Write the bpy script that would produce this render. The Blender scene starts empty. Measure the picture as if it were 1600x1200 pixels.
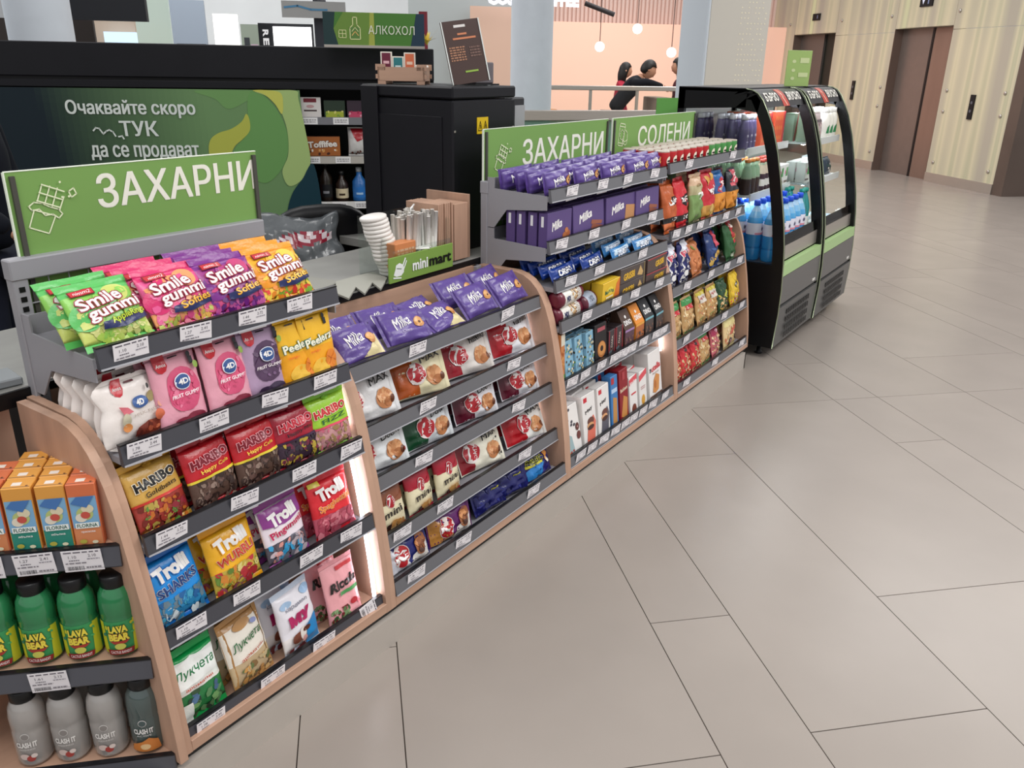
import bpy, bmesh, math, random
from mathutils import Matrix, Vector
random.seed(7)
SC = bpy.context.scene
COL = SC.collection
R = math.radians

# ------------------------------------------------------------------ camera, world, lights, exposure
FPX, PITCH, ROLL, YAW = 1282.25, 0.37072, 0.017538, 0.59619
CAM = Vector((-1.4554, -1.3962, 1.6015))
def cam_axes():
    cy, sy, cp, sp = math.cos(YAW), math.sin(YAW), math.cos(PITCH), math.sin(PITCH)
    f = Vector((cp*cy, cp*sy, -sp)); r = Vector((sy, -cy, 0)); u = r.cross(f)
    cr, sr = math.cos(ROLL), math.sin(ROLL)
    return f, cr*r + sr*u, -sr*r + cr*u
FWD, RGT, UPV = cam_axes()
cd = bpy.data.cameras.new('camera'); cam = bpy.data.objects.new('camera', cd); COL.objects.link(cam)
cd.sensor_width = 36.0; cd.lens = 36.0*FPX/1600.0; cd.clip_start = 0.05; cd.clip_end = 200
m = Matrix((RGT, UPV, -FWD)).transposed().to_4x4(); m.translation = CAM
cam.matrix_world = m
SC.camera = cam
SC.view_settings.view_transform = 'Standard'; SC.view_settings.look = 'None'
SC.view_settings.gamma = 1.0; SC.view_settings.use_curve_mapping = False
SC.view_settings.exposure = 0.20
w = bpy.data.worlds.new('world'); SC.world = w; w.use_nodes = True
w.node_tree.nodes['Background'].inputs[0].default_value = (0.93, 0.93, 0.95, 1)
w.node_tree.nodes['Background'].inputs[1].default_value = 0.58
def area(name, loc, size, energy, color=(1, 0.985, 0.965), rot=(0, 0, 0), sy=None):
    l = bpy.data.lights.new(name, 'AREA'); l.energy = energy; l.color = color
    l.size = size
    if sy: l.shape = 'RECTANGLE'; l.size_y = sy
    o = bpy.data.objects.new(name, l); o.location = loc; o.rotation_euler = rot; COL.objects.link(o); return o
area('hall_light', (2.0, -3.0, 4.2), 3.0, 150, sy=2.0)
area('hall_light', (-2.0, -1.0, 4.2), 2.0, 60)
area('hall_light', (7.5, -1.5, 4.2), 3.0, 95)
area('hall_light', (1.5, 3.0, 4.6), 2.5, 45, (1, 0.98, 0.96))
area('hall_light', (12.0, 5.0, 4.2), 3.0, 85)
area('hall_light', (6.0, 9.0, 5.0), 3.0, 200)  # added area light, brightens the far back walls
area('hall_light', (0.5, 8.0, 4.6), 3.0, 170, (.93, .97, 1))  # second added light, for the far left walls
area('hall_light', (9.5, 2.5, 4.6), 2.5, 110)

# ------------------------------------------------------------------ helpers
def L(h):
    if isinstance(h, tuple): return h
    h = h.lstrip('#'); o = []
    for i in (0, 2, 4):
        c = int(h[i:i+2], 16)/255; o.append(c/12.92 if c <= .04045 else ((c+.055)/1.055)**2.4)
    return (o[0], o[1], o[2], 1.0)
MATS = {}
def mat(name, color='#808080', rough=.5, metal=0., coat=0., vc=False, bump=0., bscale=60., noise=0., nscale=8., emit=0., trans=0., spec=.5, stretch=None, ior=1.45, alpha=1.):
    if name in MATS: return MATS[name]
    M = bpy.data.materials.new(name); M.use_nodes = True; nt = M.node_tree; b = nt.nodes['Principled BSDF']
    N = nt.nodes.new; K = nt.links.new
    b.inputs['Roughness'].default_value = rough; b.inputs['Metallic'].default_value = metal
    b.inputs['Coat Weight'].default_value = coat; b.inputs['Specular IOR Level'].default_value = spec
    b.inputs['Transmission Weight'].default_value = trans; b.inputs['IOR'].default_value = ior
    b.inputs['Alpha'].default_value = alpha
    src = None
    if vc:
        a = N('ShaderNodeAttribute'); a.attribute_name = 'Col'; src = a.outputs['Color']
    else:
        b.inputs['Base Color'].default_value = L(color)
    tc = N('ShaderNodeTexCoord'); vec = tc.outputs['Object']
    if stretch:
        mp = N('ShaderNodeMapping'); mp.inputs['Scale'].default_value = stretch; K(vec, mp.inputs['Vector']); vec = mp.outputs['Vector']
    if noise:
        n = N('ShaderNodeTexNoise'); n.inputs['Scale'].default_value = nscale; n.inputs['Detail'].default_value = 5; K(vec, n.inputs['Vector'])
        r = N('ShaderNodeMapRange'); r.inputs['From Min'].default_value = .25; r.inputs['From Max'].default_value = .75
        r.inputs['To Min'].default_value = 1-noise; r.inputs['To Max'].default_value = 1+noise
        K(n.outputs['Fac'], r.inputs['Value'])
        mx = N('ShaderNodeVectorMath'); mx.operation = 'SCALE'
        if src: K(src, mx.inputs[0])
        else: mx.inputs[0].default_value = L(color)[:3]
        K(r.outputs['Result'], mx.inputs['Scale']); src = mx.outputs[0]
    if src: K(src, b.inputs['Base Color'])
    if bump:
        n = N('ShaderNodeTexNoise'); n.inputs['Scale'].default_value = bscale; n.inputs['Detail'].default_value = 3; K(vec, n.inputs['Vector'])
        bp = N('ShaderNodeBump'); bp.inputs['Strength'].default_value = bump; bp.inputs['Distance'].default_value = .004
        K(n.outputs['Fac'], bp.inputs['Height']); K(bp.outputs[0], b.inputs['Normal'])
    if emit:
        b.inputs['Emission Strength'].default_value = emit
        if vc: K(src, b.inputs['Emission Color'])
        else: b.inputs['Emission Color'].default_value = L(color)
    MATS[name] = M; return M
FILM = mat('printed_film', rough=.30, vc=True, bump=.55, bscale=38, spec=.6)
CARD = mat('printed_card', rough=.42, vc=True)
MATT = mat('matte_print', rough=.65, vc=True)
SIGN = mat('sign_print', rough=.5, vc=True, spec=.35)
WOOD = mat('oak_laminate', '#bb967f', rough=.5, noise=.16, nscale=7, stretch=(3, 3, .35))
WOODX = mat('oak_laminate_across', '#bb967f', rough=.5, noise=.16, nscale=7, stretch=(.35, 3, 3))
GREY = mat('grey_shelf_metal', '#a09ea4', rough=.45, metal=.0, spec=.5)
RAILM = mat('dark_grey_rail', '#67676b', rough=.33, spec=.5)
RAILD = mat('charcoal_rail', '#4a4a50', rough=.3, spec=.5)
BLACK = mat('black_plastic', '#0d0d10', rough=.4, spec=.35)
BLACKM = mat('black_metal', '#17171c', rough=.45, noise=.1, spec=.3)
STEEL = mat('brushed_steel', '#b9b2aa', rough=.32, metal=.75, noise=.05, nscale=30, stretch=(.2, .2, 8))
LED = mat('led_strip', '#f1f3ff', emit=11.)

class MB:
    CH = {}
    def __init__(s): s.v = []; s.f = []; s.c = []; s.s = []
    def add(s, vs, fs, col='#808080', smooth=False):
        o = len(s.v); s.v.extend([tuple(x) for x in vs]); c = L(col)
        for q in fs: s.f.append(tuple(i+o for i in q)); s.c.append(c); s.s.append(smooth)
        return s
    def box(s, x0, y0, z0, x1, y1, z1, col='#808080', ch=0.0):
        if ch <= 0:
            v = [(x0,y0,z0),(x1,y0,z0),(x1,y1,z0),(x0,y1,z0),(x0,y0,z1),(x1,y0,z1),(x1,y1,z1),(x0,y1,z1)]
            return s.add(v, [(0,3,2,1),(4,5,6,7),(0,1,5,4),(1,2,6,5),(2,3,7,6),(3,0,4,7)], col)
        key = (round(x1-x0, 5), round(y1-y0, 5), round(z1-z0, 5), ch)
        if key not in MB.CH:
            bm = bmesh.new(); bmesh.ops.create_cube(bm, size=1.0)
            for v in bm.verts: v.co = ((v.co.x+.5)*key[0], (v.co.y+.5)*key[1], (v.co.z+.5)*key[2])
            bmesh.ops.bevel(bm, geom=bm.edges[:], offset=ch, segments=1, profile=.5, affect='EDGES')
            bm.verts.index_update()
            MB.CH[key] = ([tuple(v.co) for v in bm.verts], [tuple(v.index for v in f.verts) for f in bm.faces]); bm.free()
        vs, fs = MB.CH[key]
        return s.add([(x0+a, y0+b, z0+c) for a, b, c in vs], fs, col)
    def prism(s, prof, x0, x1, col='#808080', axis='x'):
        # closed outline in (y,z) pushed along x (axis x), or (x,z) along y, or (x,y) along z
        n = len(prof)
        def P(a, b, t):
            return (t, a, b) if axis == 'x' else ((a, t, b) if axis == 'y' else (a, b, t))
        v = [P(a, b, x0) for a, b in prof] + [P(a, b, x1) for a, b in prof]
        f = [tuple(range(n)), tuple(range(2*n-1, n-1, -1))] + [(i, i+n, (i+1) % n+n, (i+1) % n) for i in range(n)]
        return s.add(v, f, col)
    def lathe(s, prof, n=20, cx=0, cy=0, cz=0, cols=None, col='#808080', smooth=True, cap=True):
        v = []; m_ = len(prof)
        for r, z in prof:
            for k in range(n):
                a = 2*math.pi*k/n; v.append((cx+r*math.cos(a), cy+r*math.sin(a), cz+z))
        o = len(s.v); s.v.extend(v)
        for j in range(m_-1):
            c = L(cols[j] if cols else col)
            for k in range(n):
                k2 = (k+1) % n; s.f.append((o+j*n+k, o+j*n+k2, o+(j+1)*n+k2, o+(j+1)*n+k)); s.c.append(c); s.s.append(smooth)
        if cap:
            for j, rv in ((0, True), (m_-1, False)):
                q = tuple(o+j*n+k for k in range(n)); s.f.append(q[::-1] if rv else q)
                s.c.append(L(cols[min(j, m_-2)] if cols else col)); s.s.append(False)
        return s
    def tube(s, pts, r, n=8, col='#808080', smooth=True):
        pts = [Vector(p) for p in pts]; rings = []
        for i, p in enumerate(pts):
            d = (pts[min(i+1, len(pts)-1)] - pts[max(i-1, 0)]).normalized()
            up = Vector((0, 0, 1)) if abs(d.z) < .9 else Vector((1, 0, 0))
            a = d.cross(up).normalized(); b = d.cross(a).normalized()
            rr = r[i] if isinstance(r, (list, tuple)) else r
            rings.append([tuple(p + a*rr*math.cos(2*math.pi*k/n) + b*rr*math.sin(2*math.pi*k/n)) for k in range(n)])
        o = len(s.v); c = L(col)
        for g in rings: s.v.extend(g)
        for j in range(len(rings)-1):
            for k in range(n):
                k2 = (k+1) % n; s.f.append((o+j*n+k, o+j*n+k2, o+(j+1)*n+k2, o+(j+1)*n+k)); s.c.append(c); s.s.append(smooth)
        for j, rv in ((0, False), (len(rings)-1, True)):
            q = tuple(o+j*n+k for k in range(n)); s.f.append(q[::-1] if rv else q); s.c.append(c); s.s.append(False)
        return s
    def mesh(s, name, material):
        me = bpy.data.meshes.new(name); me.from_pydata(s.v, [], s.f); me.update()
        a = me.attributes.new('Col', 'FLOAT_COLOR', 'CORNER')
        flat = []
        for q, c in zip(s.f, s.c): flat.extend(list(c)*len(q))
        a.data.foreach_set('color', flat)
        me.polygons.foreach_set('use_smooth', s.s)
        me.materials.append(material); return me
    def obj(s, name, material, parent=None, loc=None, rot=None, **kw):
        o = bpy.data.objects.new(name, s.mesh(name, material)); COL.objects.link(o)
        if parent: o.parent = parent
        if loc: o.location = loc
        if rot: o.rotation_euler = rot
        for k, x in kw.items(): o[k] = x
        return o
def empty(name, loc=(0, 0, 0), rz=0, parent=None, **kw):
    o = bpy.data.objects.new(name, None); COL.objects.link(o); o.location = loc; o.rotation_euler = (0, 0, rz)
    o.empty_display_size = .05
    if parent: o.parent = parent
    for k, x in kw.items(): o[k] = x
    return o

# ---- lettering turned into flat triangles
_T = {}; _CT = {}
import numpy as np
from mathutils.geometry import delaunay_2d_cdt
def contours(txt, shear):
    if (txt, shear) in _CT: return _CT[(txt, shear)]
    cu = bpy.data.curves.new('t', 'FONT'); cu.body = txt; cu.resolution_u = 2; cu.shear = shear; cu.fill_mode = 'NONE'
    ob = bpy.data.objects.new('t', cu); COL.objects.link(ob)
    me = bpy.data.meshes.new_from_object(ob); nx = {}
    vs = [(v.co.x, v.co.y) for v in me.vertices]
    for e in me.edges: nx.setdefault(e.vertices[0], []).append(e.vertices[1]); nx.setdefault(e.vertices[1], []).append(e.vertices[0])
    bpy.data.objects.remove(ob); bpy.data.curves.remove(cu); bpy.data.meshes.remove(me)
    seen, out = set(), []
    for i in range(len(vs)):
        if i in seen or i not in nx: continue
        loop = [i]; seen.add(i); cur = i+1 if (i+1) in nx[i] else nx[i][0]
        while cur not in seen:
            seen.add(cur); loop.append(cur); n_ = [q for q in nx[cur] if q not in seen]
            if not n_: break
            cur = cur+1 if cur+1 in n_ else n_[0]
        pts = []
        for q in loop:
            if not pts or math.hypot(vs[q][0]-pts[-1][0], vs[q][1]-pts[-1][1]) > 1e-4: pts.append(vs[q])
        if len(pts) > 2: out.append(pts)
    _CT[(txt, shear)] = out; return out
def winding(P, loops):
    P = np.asarray(P, float); w_ = np.zeros(len(P), int)
    for lp in loops:
        A = np.asarray(lp, float); B = np.roll(A, -1, 0)
        ay, by = A[None, :, 1], B[None, :, 1]; py = P[:, 1:2]
        cr = (B[None, :, 0]-A[None, :, 0])*(py-ay)-(P[:, 0:1]-A[None, :, 0])*(by-ay)
        w_ += ((ay <= py) & (by > py) & (cr > 0)).sum(1) - ((ay > py) & (by <= py) & (cr < 0)).sum(1)
    return w_
def tmesh(txt, off=0.0, shear=0.0, bold=0.0):
    key = (txt, off, shear, bold)
    if key in _T: return _T[key]
    loops = contours(txt, shear); d = off+bold
    if not loops: _T[key] = ([], []); return _T[key]
    if d:
        nl = []
        for lp in loops:
            n = len(lp); A = np.asarray(lp); B = np.roll(A, -1, 0); e = B-A; ln = np.maximum(np.hypot(e[:, 0], e[:, 1]), 1e-9)[:, None]
            nr = np.stack([-e[:, 1], e[:, 0]], 1)/ln; mid = (A+B)/2
            wl, wr_ = winding(mid+nr*.004, loops), winding(mid-nr*.004, loops)
            sg = -1.0 if ((wl != 0) & (wr_ == 0)).sum() > ((wl == 0) & (wr_ != 0)).sum() else 1.0     # +1: outside lies to the left
            n0 = np.roll(nr, 1, 0); m_ = nr+n0; k = 1+(nr*n0).sum(1); m_ = m_/np.maximum(k, .35)[:, None]
            nl.append([tuple(q) for q in A+m_*d*sg])
        loops2 = nl
    else: loops2 = loops
    vs, ed = [], []
    for lp in loops2:
        o = len(vs); vs += [Vector(p) for p in lp]; ed += [(o+i, o+(i+1) % len(lp)) for i in range(len(lp))]
    r_ = delaunay_2d_cdt(vs, ed, [], 0, 1e-5)
    V, T_ = r_[0], [f for f in r_[2] if len(f) == 3]
    if not T_: _T[key] = ([], []); return _T[key]
    va = np.array([(v.x, v.y) for v in V]); ta = np.array([tuple(f) for f in T_])
    wn = winding(va[ta].mean(1), loops2); ta = ta[wn != 0]
    _T[key] = ([tuple(q) for q in va], [tuple(int(i) for i in t) for t in ta]); return _T[key]
def subdiv(vs, ts, mx):
    vs = list(vs); out = []; st = list(ts); mid = {}
    while st:
        t = st.pop(); best = 0; k = 0
        for i in range(3):
            a, b = vs[t[i]], vs[t[(i+1) % 3]]; d = (a[0]-b[0])**2+(a[1]-b[1])**2
            if d > best: best = d; k = i
        if best <= mx*mx or len(vs) > 6000: out.append(t); continue
        a, b, c = t[k], t[(k+1) % 3], t[(k+2) % 3]; e = (min(a, b), max(a, b))
        if e not in mid: mid[e] = len(vs); vs.append(((vs[a][0]+vs[b][0])/2, (vs[a][1]+vs[b][1])/2))
        m_ = mid[e]; st += [(a, m_, c), (m_, b, c)]
    return vs, out

def smooth(pts, n=5):
    o = []; m_ = len(pts)
    for i in range(m_):
        p0, p1, p2, p3 = pts[i-1], pts[i], pts[(i+1) % m_], pts[(i+2) % m_]
        for k in range(n):
            t = k/n
            o.append(tuple(.5*(2*p1[a]+(p2[a]-p0[a])*t+(2*p0[a]-5*p1[a]+4*p2[a]-p3[a])*t*t+(3*p1[a]-p0[a]-3*p2[a]+p3[a])*t**3) for a in (0, 1)))
    return o
def art(mb, P, W, H, ops, cell=.012, e0=.0007, step=.00035, seed=1):
    """flat print laid on a surface P(u,v,eps); W,H its size in metres"""
    rnd = random.Random(seed); lay = 0
    for op in ops:
        k = op[0]; eps = e0+lay*step; lay += 1
        if k == 'R':
            u0, v0, u1, v1, c = op[1:6]
            nx = max(1, int(abs(u1-u0)*W/cell)); ny = max(1, int(abs(v1-v0)*H/cell)); sl = op[6] if len(op) > 6 else 0
            vs = [P(u0+(u1-u0)*i/nx, v0+(v1-v0)*j/ny + sl*(i/nx), eps) for j in range(ny+1) for i in range(nx+1)]
            mb.add(vs, [(j*(nx+1)+i, j*(nx+1)+i+1, (j+1)*(nx+1)+i+1, (j+1)*(nx+1)+i) for j in range(ny) for i in range(nx)], c, True)
        elif k == 'E':
            cx, cy, rx, ry, c = op[1:6]; rx_, ry_ = rx/W, ry/H; n = 18 if max(rx, ry) > .006 else 8
            rings = [1.0] if max(rx, ry) < .008 else [.5, 1.0]
            vs = [P(cx, cy, eps)]
            for r_ in rings: vs += [P(cx+rx_*r_*math.cos(2*math.pi*i/n), cy+ry_*r_*math.sin(2*math.pi*i/n), eps) for i in range(n)]
            fs = [(0, 1+i, 1+(i+1) % n) for i in range(n)]
            if len(rings) == 2: fs += [(1+i, 1+n+i, 1+n+(i+1) % n, 1+(i+1) % n) for i in range(n)]
            mb.add(vs, fs, c, True)
        elif k in 'PS':
            pts, c = op[1], op[2]
            if k == 'S': pts = smooth(pts)
            from mathutils.geometry import tessellate_polygon
            ts = tessellate_polygon([[Vector((a*W, b*H, 0)) for a, b in pts]])
            vs2, ts2 = subdiv([(a*W, b*H) for a, b in pts], [tuple(t) for t in ts], cell*1.6)
            vs = [P(a/W, b/H, eps) for a, b in vs2]
            fs = []
            for t in ts2:
                a, b, d = (vs2[i] for i in t)
                fs.append(t if (b[0]-a[0])*(d[1]-a[1])-(b[1]-a[1])*(d[0]-a[0]) > 0 else t[::-1])
            mb.add(vs, fs, c, True)
        elif k == 'L':
            pts, wd, c = op[1], op[2], op[3]
            for (a, b) in zip(pts[:-1], pts[1:]):
                ax, ay, bx, by = a[0]*W, a[1]*H, b[0]*W, b[1]*H; d = math.hypot(bx-ax, by-ay) or 1
                nx, ny = -(by-ay)/d*wd/2, (bx-ax)/d*wd/2; ex, ey = (bx-ax)/d*wd/2, (by-ay)/d*wd/2
                n = max(1, int(d/cell)); vs = []
                for i in range(n+1):
                    t = i/n; x = (ax-ex)+(bx-ax+2*ex)*t; y = (ay-ey)+(by-ay+2*ey)*t
                    vs += [P((x-nx)/W, (y-ny)/H, eps), P((x+nx)/W, (y+ny)/H, eps)]
                mb.add(vs, [(2*i, 2*i+2, 2*i+3, 2*i+1) for i in range(n)], c, True)
        elif k == 'G':
            u0, v0, u1, v1, n, sz, cols = op[1:8]
            for _ in range(n):
                cx, cy = rnd.uniform(u0, u1), rnd.uniform(v0, v1); r1 = sz*rnd.uniform(.6, 1.1); r2 = r1*rnd.uniform(.45, .9); a0 = rnd.uniform(0, 3.14)
                e = eps + rnd.uniform(0, .0008); q = []
                for i in range(6):
                    a = 2*math.pi*i/6; x, y = r1*math.cos(a), r2*math.sin(a)
                    uu = cx+(x*math.cos(a0)-y*math.sin(a0))/W; vv = cy+(x*math.sin(a0)+y*math.cos(a0))/H
                    q.append(P(min(max(uu, min(u0, .03)), max(u1, .97)), min(max(vv, v0-.01), v1+.01), e))
                mb.add(q, [tuple(range(6))], rnd.choice(cols), True)
            lay += 2
        elif k == 'T':
            txt, cx, cy, wf, h, c = op[1:7]; o = op[7] if len(op) > 7 else {}
            ol = o.get('ol'); sh = o.get('sh', 0); rot = R(o.get('rot', 0)); bold = o.get('b', .012)
            big = o.get('big', 0)
            if big: bold = 0
            vs0, _ = tmesh(txt, 0, sh, bold)
            if not vs0: continue
            x0, x1 = min(v[0] for v in vs0), max(v[0] for v in vs0); y0, y1 = min(v[1] for v in vs0), max(v[1] for v in vs0)
            sx = wf*W/(x1-x0); sy = h*H/(y1-y0)
            for (off, cc) in (([(ol[1], ol[0])] if ol else []) + [(0, c)]):
                vs, ts = tmesh(txt, off, sh, bold)
                p2 = [((x-(x0+x1)/2)*sx, (y-(y0+y1)/2)*sy) for x, y in vs]
                p2 = [(x*math.cos(rot)-y*math.sin(rot), x*math.sin(rot)+y*math.cos(rot)) for x, y in p2]
                p2, ts = subdiv(p2, ts, max(cell, .006))
                for sx_, sy_ in (((-1, -.5), (1, -.5), (1, .5), (-1, .5)) if big else ((0, 0),)):
                    eps += .00012 if big else 0
                    mb.add([P(cx+(x+sx_*big*h*H)/W, cy+(y+sy_*big*h*H)/H, eps) for x, y in p2], ts, cc, False)
                eps += .00045
            lay += 1
        elif k == 'B':   # barcode / fine print bars
            u0, v0, u1, v1, n, c = op[1:7]
            for i in range(n):
                a = u0+(u1-u0)*(i+rnd.uniform(.1, .4))/n; b = a+(u1-u0)/n*rnd.uniform(.2, .6)
                mb.add([P(a, v0, eps), P(b, v0, eps), P(b, v1, eps), P(a, v1, eps)], [(0, 1, 2, 3)], c)
        elif k == 'D':   # small dashes like lines of print
            u0, v0, u1, v1, n, c = op[1:7]
            for i in range(n):
                v = v1-(v1-v0)*(i+.5)/n; u = u0
                while u < u1:
                    uu = min(u1, u+(u1-u0)*rnd.uniform(.08, .25)); t = (v1-v0)/n*.28
                    mb.add([P(u, v-t, eps), P(uu, v-t, eps), P(uu, v+t, eps), P(u, v+t, eps)], [(0, 1, 2, 3)], c)
                    u = uu+(u1-u0)*.05

def flatP(x0, z0, W, H, y):          # a face looking towards -y
    return lambda u, v, e: (x0+u*W, y-e, z0+v*H)

def clear_glass(name, tint=(1, 1, 1, 1), f=.05):
    M = bpy.data.materials.new(name); M.use_nodes = True; nt = M.node_tree; nt.nodes.clear()
    o = nt.nodes.new('ShaderNodeOutputMaterial'); mx = nt.nodes.new('ShaderNodeMixShader'); t = nt.nodes.new('ShaderNodeBsdfTransparent'); g = nt.nodes.new('ShaderNodeBsdfGlossy')
    t.inputs[0].default_value = tint; g.inputs['Roughness'].default_value = .03; fr = nt.nodes.new('ShaderNodeFresnel'); fr.inputs[0].default_value = 1.25
    nt.links.new(fr.outputs[0], mx.inputs[0]); nt.links.new(t.outputs[0], mx.inputs[1]); nt.links.new(g.outputs[0], mx.inputs[2]); nt.links.new(mx.outputs[0], o.inputs[0]); return M
def at(u, v, depth):
    d = FWD + RGT*((u-800)/FPX) - UPV*((v-600)/FPX)
    return CAM + d*depth
def panel_at(u0, v0, u1, v1, depth, ang=-45.0):
    """an upright rectangle standing at a real distance: bottom-left corner, width, height, heading"""
    c = at((u0+u1)/2, (v0+v1)/2, depth); a = R(ang); dx = Vector((math.cos(a), math.sin(a), 0)); n = Vector((-dx.y, dx.x, 0))
    def hit(u, v):
        d = at(u, v, 1.0)-CAM; t = (c-CAM).dot(n)/d.dot(n); return CAM+d*t
    A = hit(u0, (v0+v1)/2); B_ = hit(u1, (v0+v1)/2); zt = hit((u0+u1)/2, v0).z; zb = hit((u0+u1)/2, v1).z
    A.z = zb
    return A, (B_-A).xy.length, zt-zb, a
# ------------------------------------------------------------------ floor
TILE = mat('floor_tile', '#999088', rough=.27, noise=.06, nscale=2.2, spec=.4)
GROUT = mat('dark_grout', '#4e443c', rough=.9)
b = MB().box(-9, -9, -.2, 26, 30, -.006, '#4e443c')
floor = b.obj('floor', GROUT, kind='structure')
qs = [-2.075, -1.82, -1.3, -.515, -.255, .009, .785, 1.047, 1.567, 2.355, 2.61, 3.13, 3.91, 4.17, 4.69, 5.475, 5.73, 6.25, 7.03, 7.29, 7.81, 8.6, 9.3, 10.9, 12.5, 14.1]
first = {.009: -.564, .785: -.038, 1.047: 1.047, 1.567: -.026, 2.355: 1.04, -.255: -.02}
c45 = math.cos(R(45))
tiles = []
for a, b_ in zip(qs[:-1], qs[1:]):
    cuts = [-2.8, 1.571, 5.925, 10.2, 16.4]
    f0 = first.get(a, random.uniform(-1, 1)); cuts += [f0-1.58, f0]
    if f0 < 0 and a > .9: pass
    f1 = {2.355: 2.113, 3.13: 2.12, 3.91: 3.73, 2.61: 2.9, 1.567: 3.15}.get(a, 1.571+random.uniform(.3, 1.4))
    cuts += [f1, f1+1.6, f1+3.2]
    g = 5.925+random.uniform(.4, 1.5); cuts += [g, g+1.6, g+3.2, 10.2+1.6, 10.2+3.3]
    cuts = sorted(c for c in cuts if c <= 16.4); cc = [cuts[0]]
    for c in cuts[1:]:
        if c-cc[-1] > .2 or c in (1.571, 5.925): cc.append(c)
    for s0, s1 in zip(cc[:-1], cc[1:]):
        if s0 in (1.571, 5.925) or True: tiles.append((a, b_, s0, s1))
G_ = .0016
for (a, b_, s0, s1) in tiles:
    cx, cy = ((s0+s1)/2+(a+b_)/2)*c45, ((s0+s1)/2-(a+b_)/2)*c45
    if cx < -2.6 or cy > 8 and cx < 3: continue
    t = MB(); w_, l_ = (b_-a)/2-G_, (s1-s0)/2-G_
    t.box(-l_, -w_, -.010, l_, w_, 0, '#a3968a')
    o = t.obj('tile', TILE, floor, loc=(cx, cy, 0), rot=(0, 0, R(45)))

# ------------------------------------------------------------------ shelving bays
PROF = [(0, .118), (.004, .18), (.013, .274), (.026, .37), (.038, .45), (.052, .53), (.067, .6), (.083, .675), (.1, .738), (.117, .785), (.136, .822), (.158, .851), (.184, .875), (.215, .891), (.25, .899), (.42, .90), (.42, .118)]
def prof_y(z):
    for (y0, z0), (y1, z1) in zip(PROF[:-2], PROF[1:-1]):
        if z0 <= z <= z1: return y0+(y1-y0)*(z-z0)/(z1-z0+1e-9)
    return .14
def side_panel(parent, x0, x1, name='side_panel'):
    b = MB().prism(PROF, x0, x1, '#b98f76'); return b.obj(name, WOOD, parent)
def tag_mesh(seed):
    b = MB(); Wt, Ht = .076, .053
    b.box(-Wt/2, -.0008, -Ht/2, Wt/2, 0, Ht/2, '#f3eff2')
    P = flatP(-Wt/2, -Ht/2, Wt, Ht, -.0008)
    art(b, P, Wt, Ht, [('D', .06, .86, .94, .96, 1, '#6b6670'), ('T', '1.%02d' % (seed*17 % 90+10), .26, .70, .20, .13, '#6a666e', {'b': 0}), ('T', '2.%02d' % (seed*31 % 90+10), .76, .74, .20, .13, '#6a666e', {'b': 0}), ('D', .16, .50, .42, .58, 1, '#77737b'), ('D', .62, .54, .94, .62, 1, '#9a969e'),
        ('D', .06, .36, .6, .46, 1, '#8a858c'), ('B', .08, .08, .5, .26, 16, '#3c3a40'), ('D', .56, .12, .94, .24, 1, '#8a858c')], e0=.0003, step=.0001, seed=seed)
    return b.mesh('price_tag', CARD)
TAGS = [tag_mesh(i) for i in range(6)]; TN = [0]
def price_tag(parent, x, y, z, lean=.14, vertical=False):
    o = bpy.data.objects.new('price_tag', TAGS[TN[0] % 6]); COL.objects.link(o); TN[0] += 1
    o.parent = parent; o.location = (x, y, z); o.rotation_euler = (lean, R(75 if vertical else random.uniform(-3, 3)), R(random.uniform(-2, 2)))
def shelf(parent, x0, x1, zt, yf, tags, dark=False, yb=.405, bracket=False, wood=False):
    b = MB(); zp = zt-.03
    b.box(x0, yf+.008, zp-.016, x1, yb, zp, '#8f8e94')
    if bracket:      # sheet steel bracket ends that hang from the uprights
        for xa, xb in ((x0-.004, x0), (x1, x1+.004)):
            b.prism([(yf+.012, zp-.045), (yf+.012, zp+.004), (yb-.03, zp+.012), (yb-.03, zp+.05), (yb, zp+.05), (yb, zp-.13), (yb-.03, zp-.13), (yb-.085, zp-.06)], xa, xb, '#98979c')
        b.box(x0, yb-.004, zp, x1, yb, zp+.045, '#98979c')
    sh = b.obj('shelf', mat('shelf_paint', rough=.45, vc=True), parent)
    r = MB(); c = '#46464c' if dark else '#68686c'
    r.prism([(yf, zt-.003), (yf-.007, zt-.045), (yf-.004, zt-.049), (yf+.005, zt-.049), (yf+.010, zt-.003)], x0, x1, c)
    r.prism([(yf-.001, zt-.003), (yf-.001, zt), (yf+.011, zt), (yf+.011, zt-.003)], x0, x1, '#141418')
    r.prism([(yf-.0095, zt-.047), (yf-.0085, zt-.043), (yf-.006, zt-.047)], x0, x1, '#a9a9ae')
    r.obj('price_rail', mat('rail_plastic', rough=.3, vc=True), sh)
    for t in tags: price_tag(sh, t, yf-.0062, zt-.026)
    return sh
def led(parent, x, z0, z1, off=.03):
    n = 8; pts = [(x, prof_y(z0+(z1-z0)*i/n)+off, z0+(z1-z0)*i/n) for i in range(n+1)]
    MB().tube(pts, .0055, 6, '#ffffff').obj('led_strip', LED, parent)
def uprights(parent, xs, ztop, z0=.15):
    for x in xs:
        b = MB(); b.box(x-.016, .405, z0, x+.016, .435, ztop, '#98979c', .002)
        z = ztop-.045
        while z > z0+.03:
            b.box(x-.006, .4035, z-.011, x+.006, .4052, z, '#08080a'); z -= .0215
        b.obj('upright', mat('shelf_paint', rough=.45, vc=True), parent)
def back_mesh(parent, x0, x1, z0, z1):
    b = MB(); n = int((x1-x0)/.042)
    for i in range(1, n): x = x0+(x1-x0)*i/n; b.box(x-.0011, .418, z0, x+.0011, .4202, z1, '#a8a8ad')
    z = z1-.055
    while z > z0: b.box(x0, .4162, z-.0011, x1, .418, z+.0011, '#a8a8ad'); z -= .055
    b.obj('wire_back', mat('shelf_paint', rough=.45, vc=True), parent)
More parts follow.
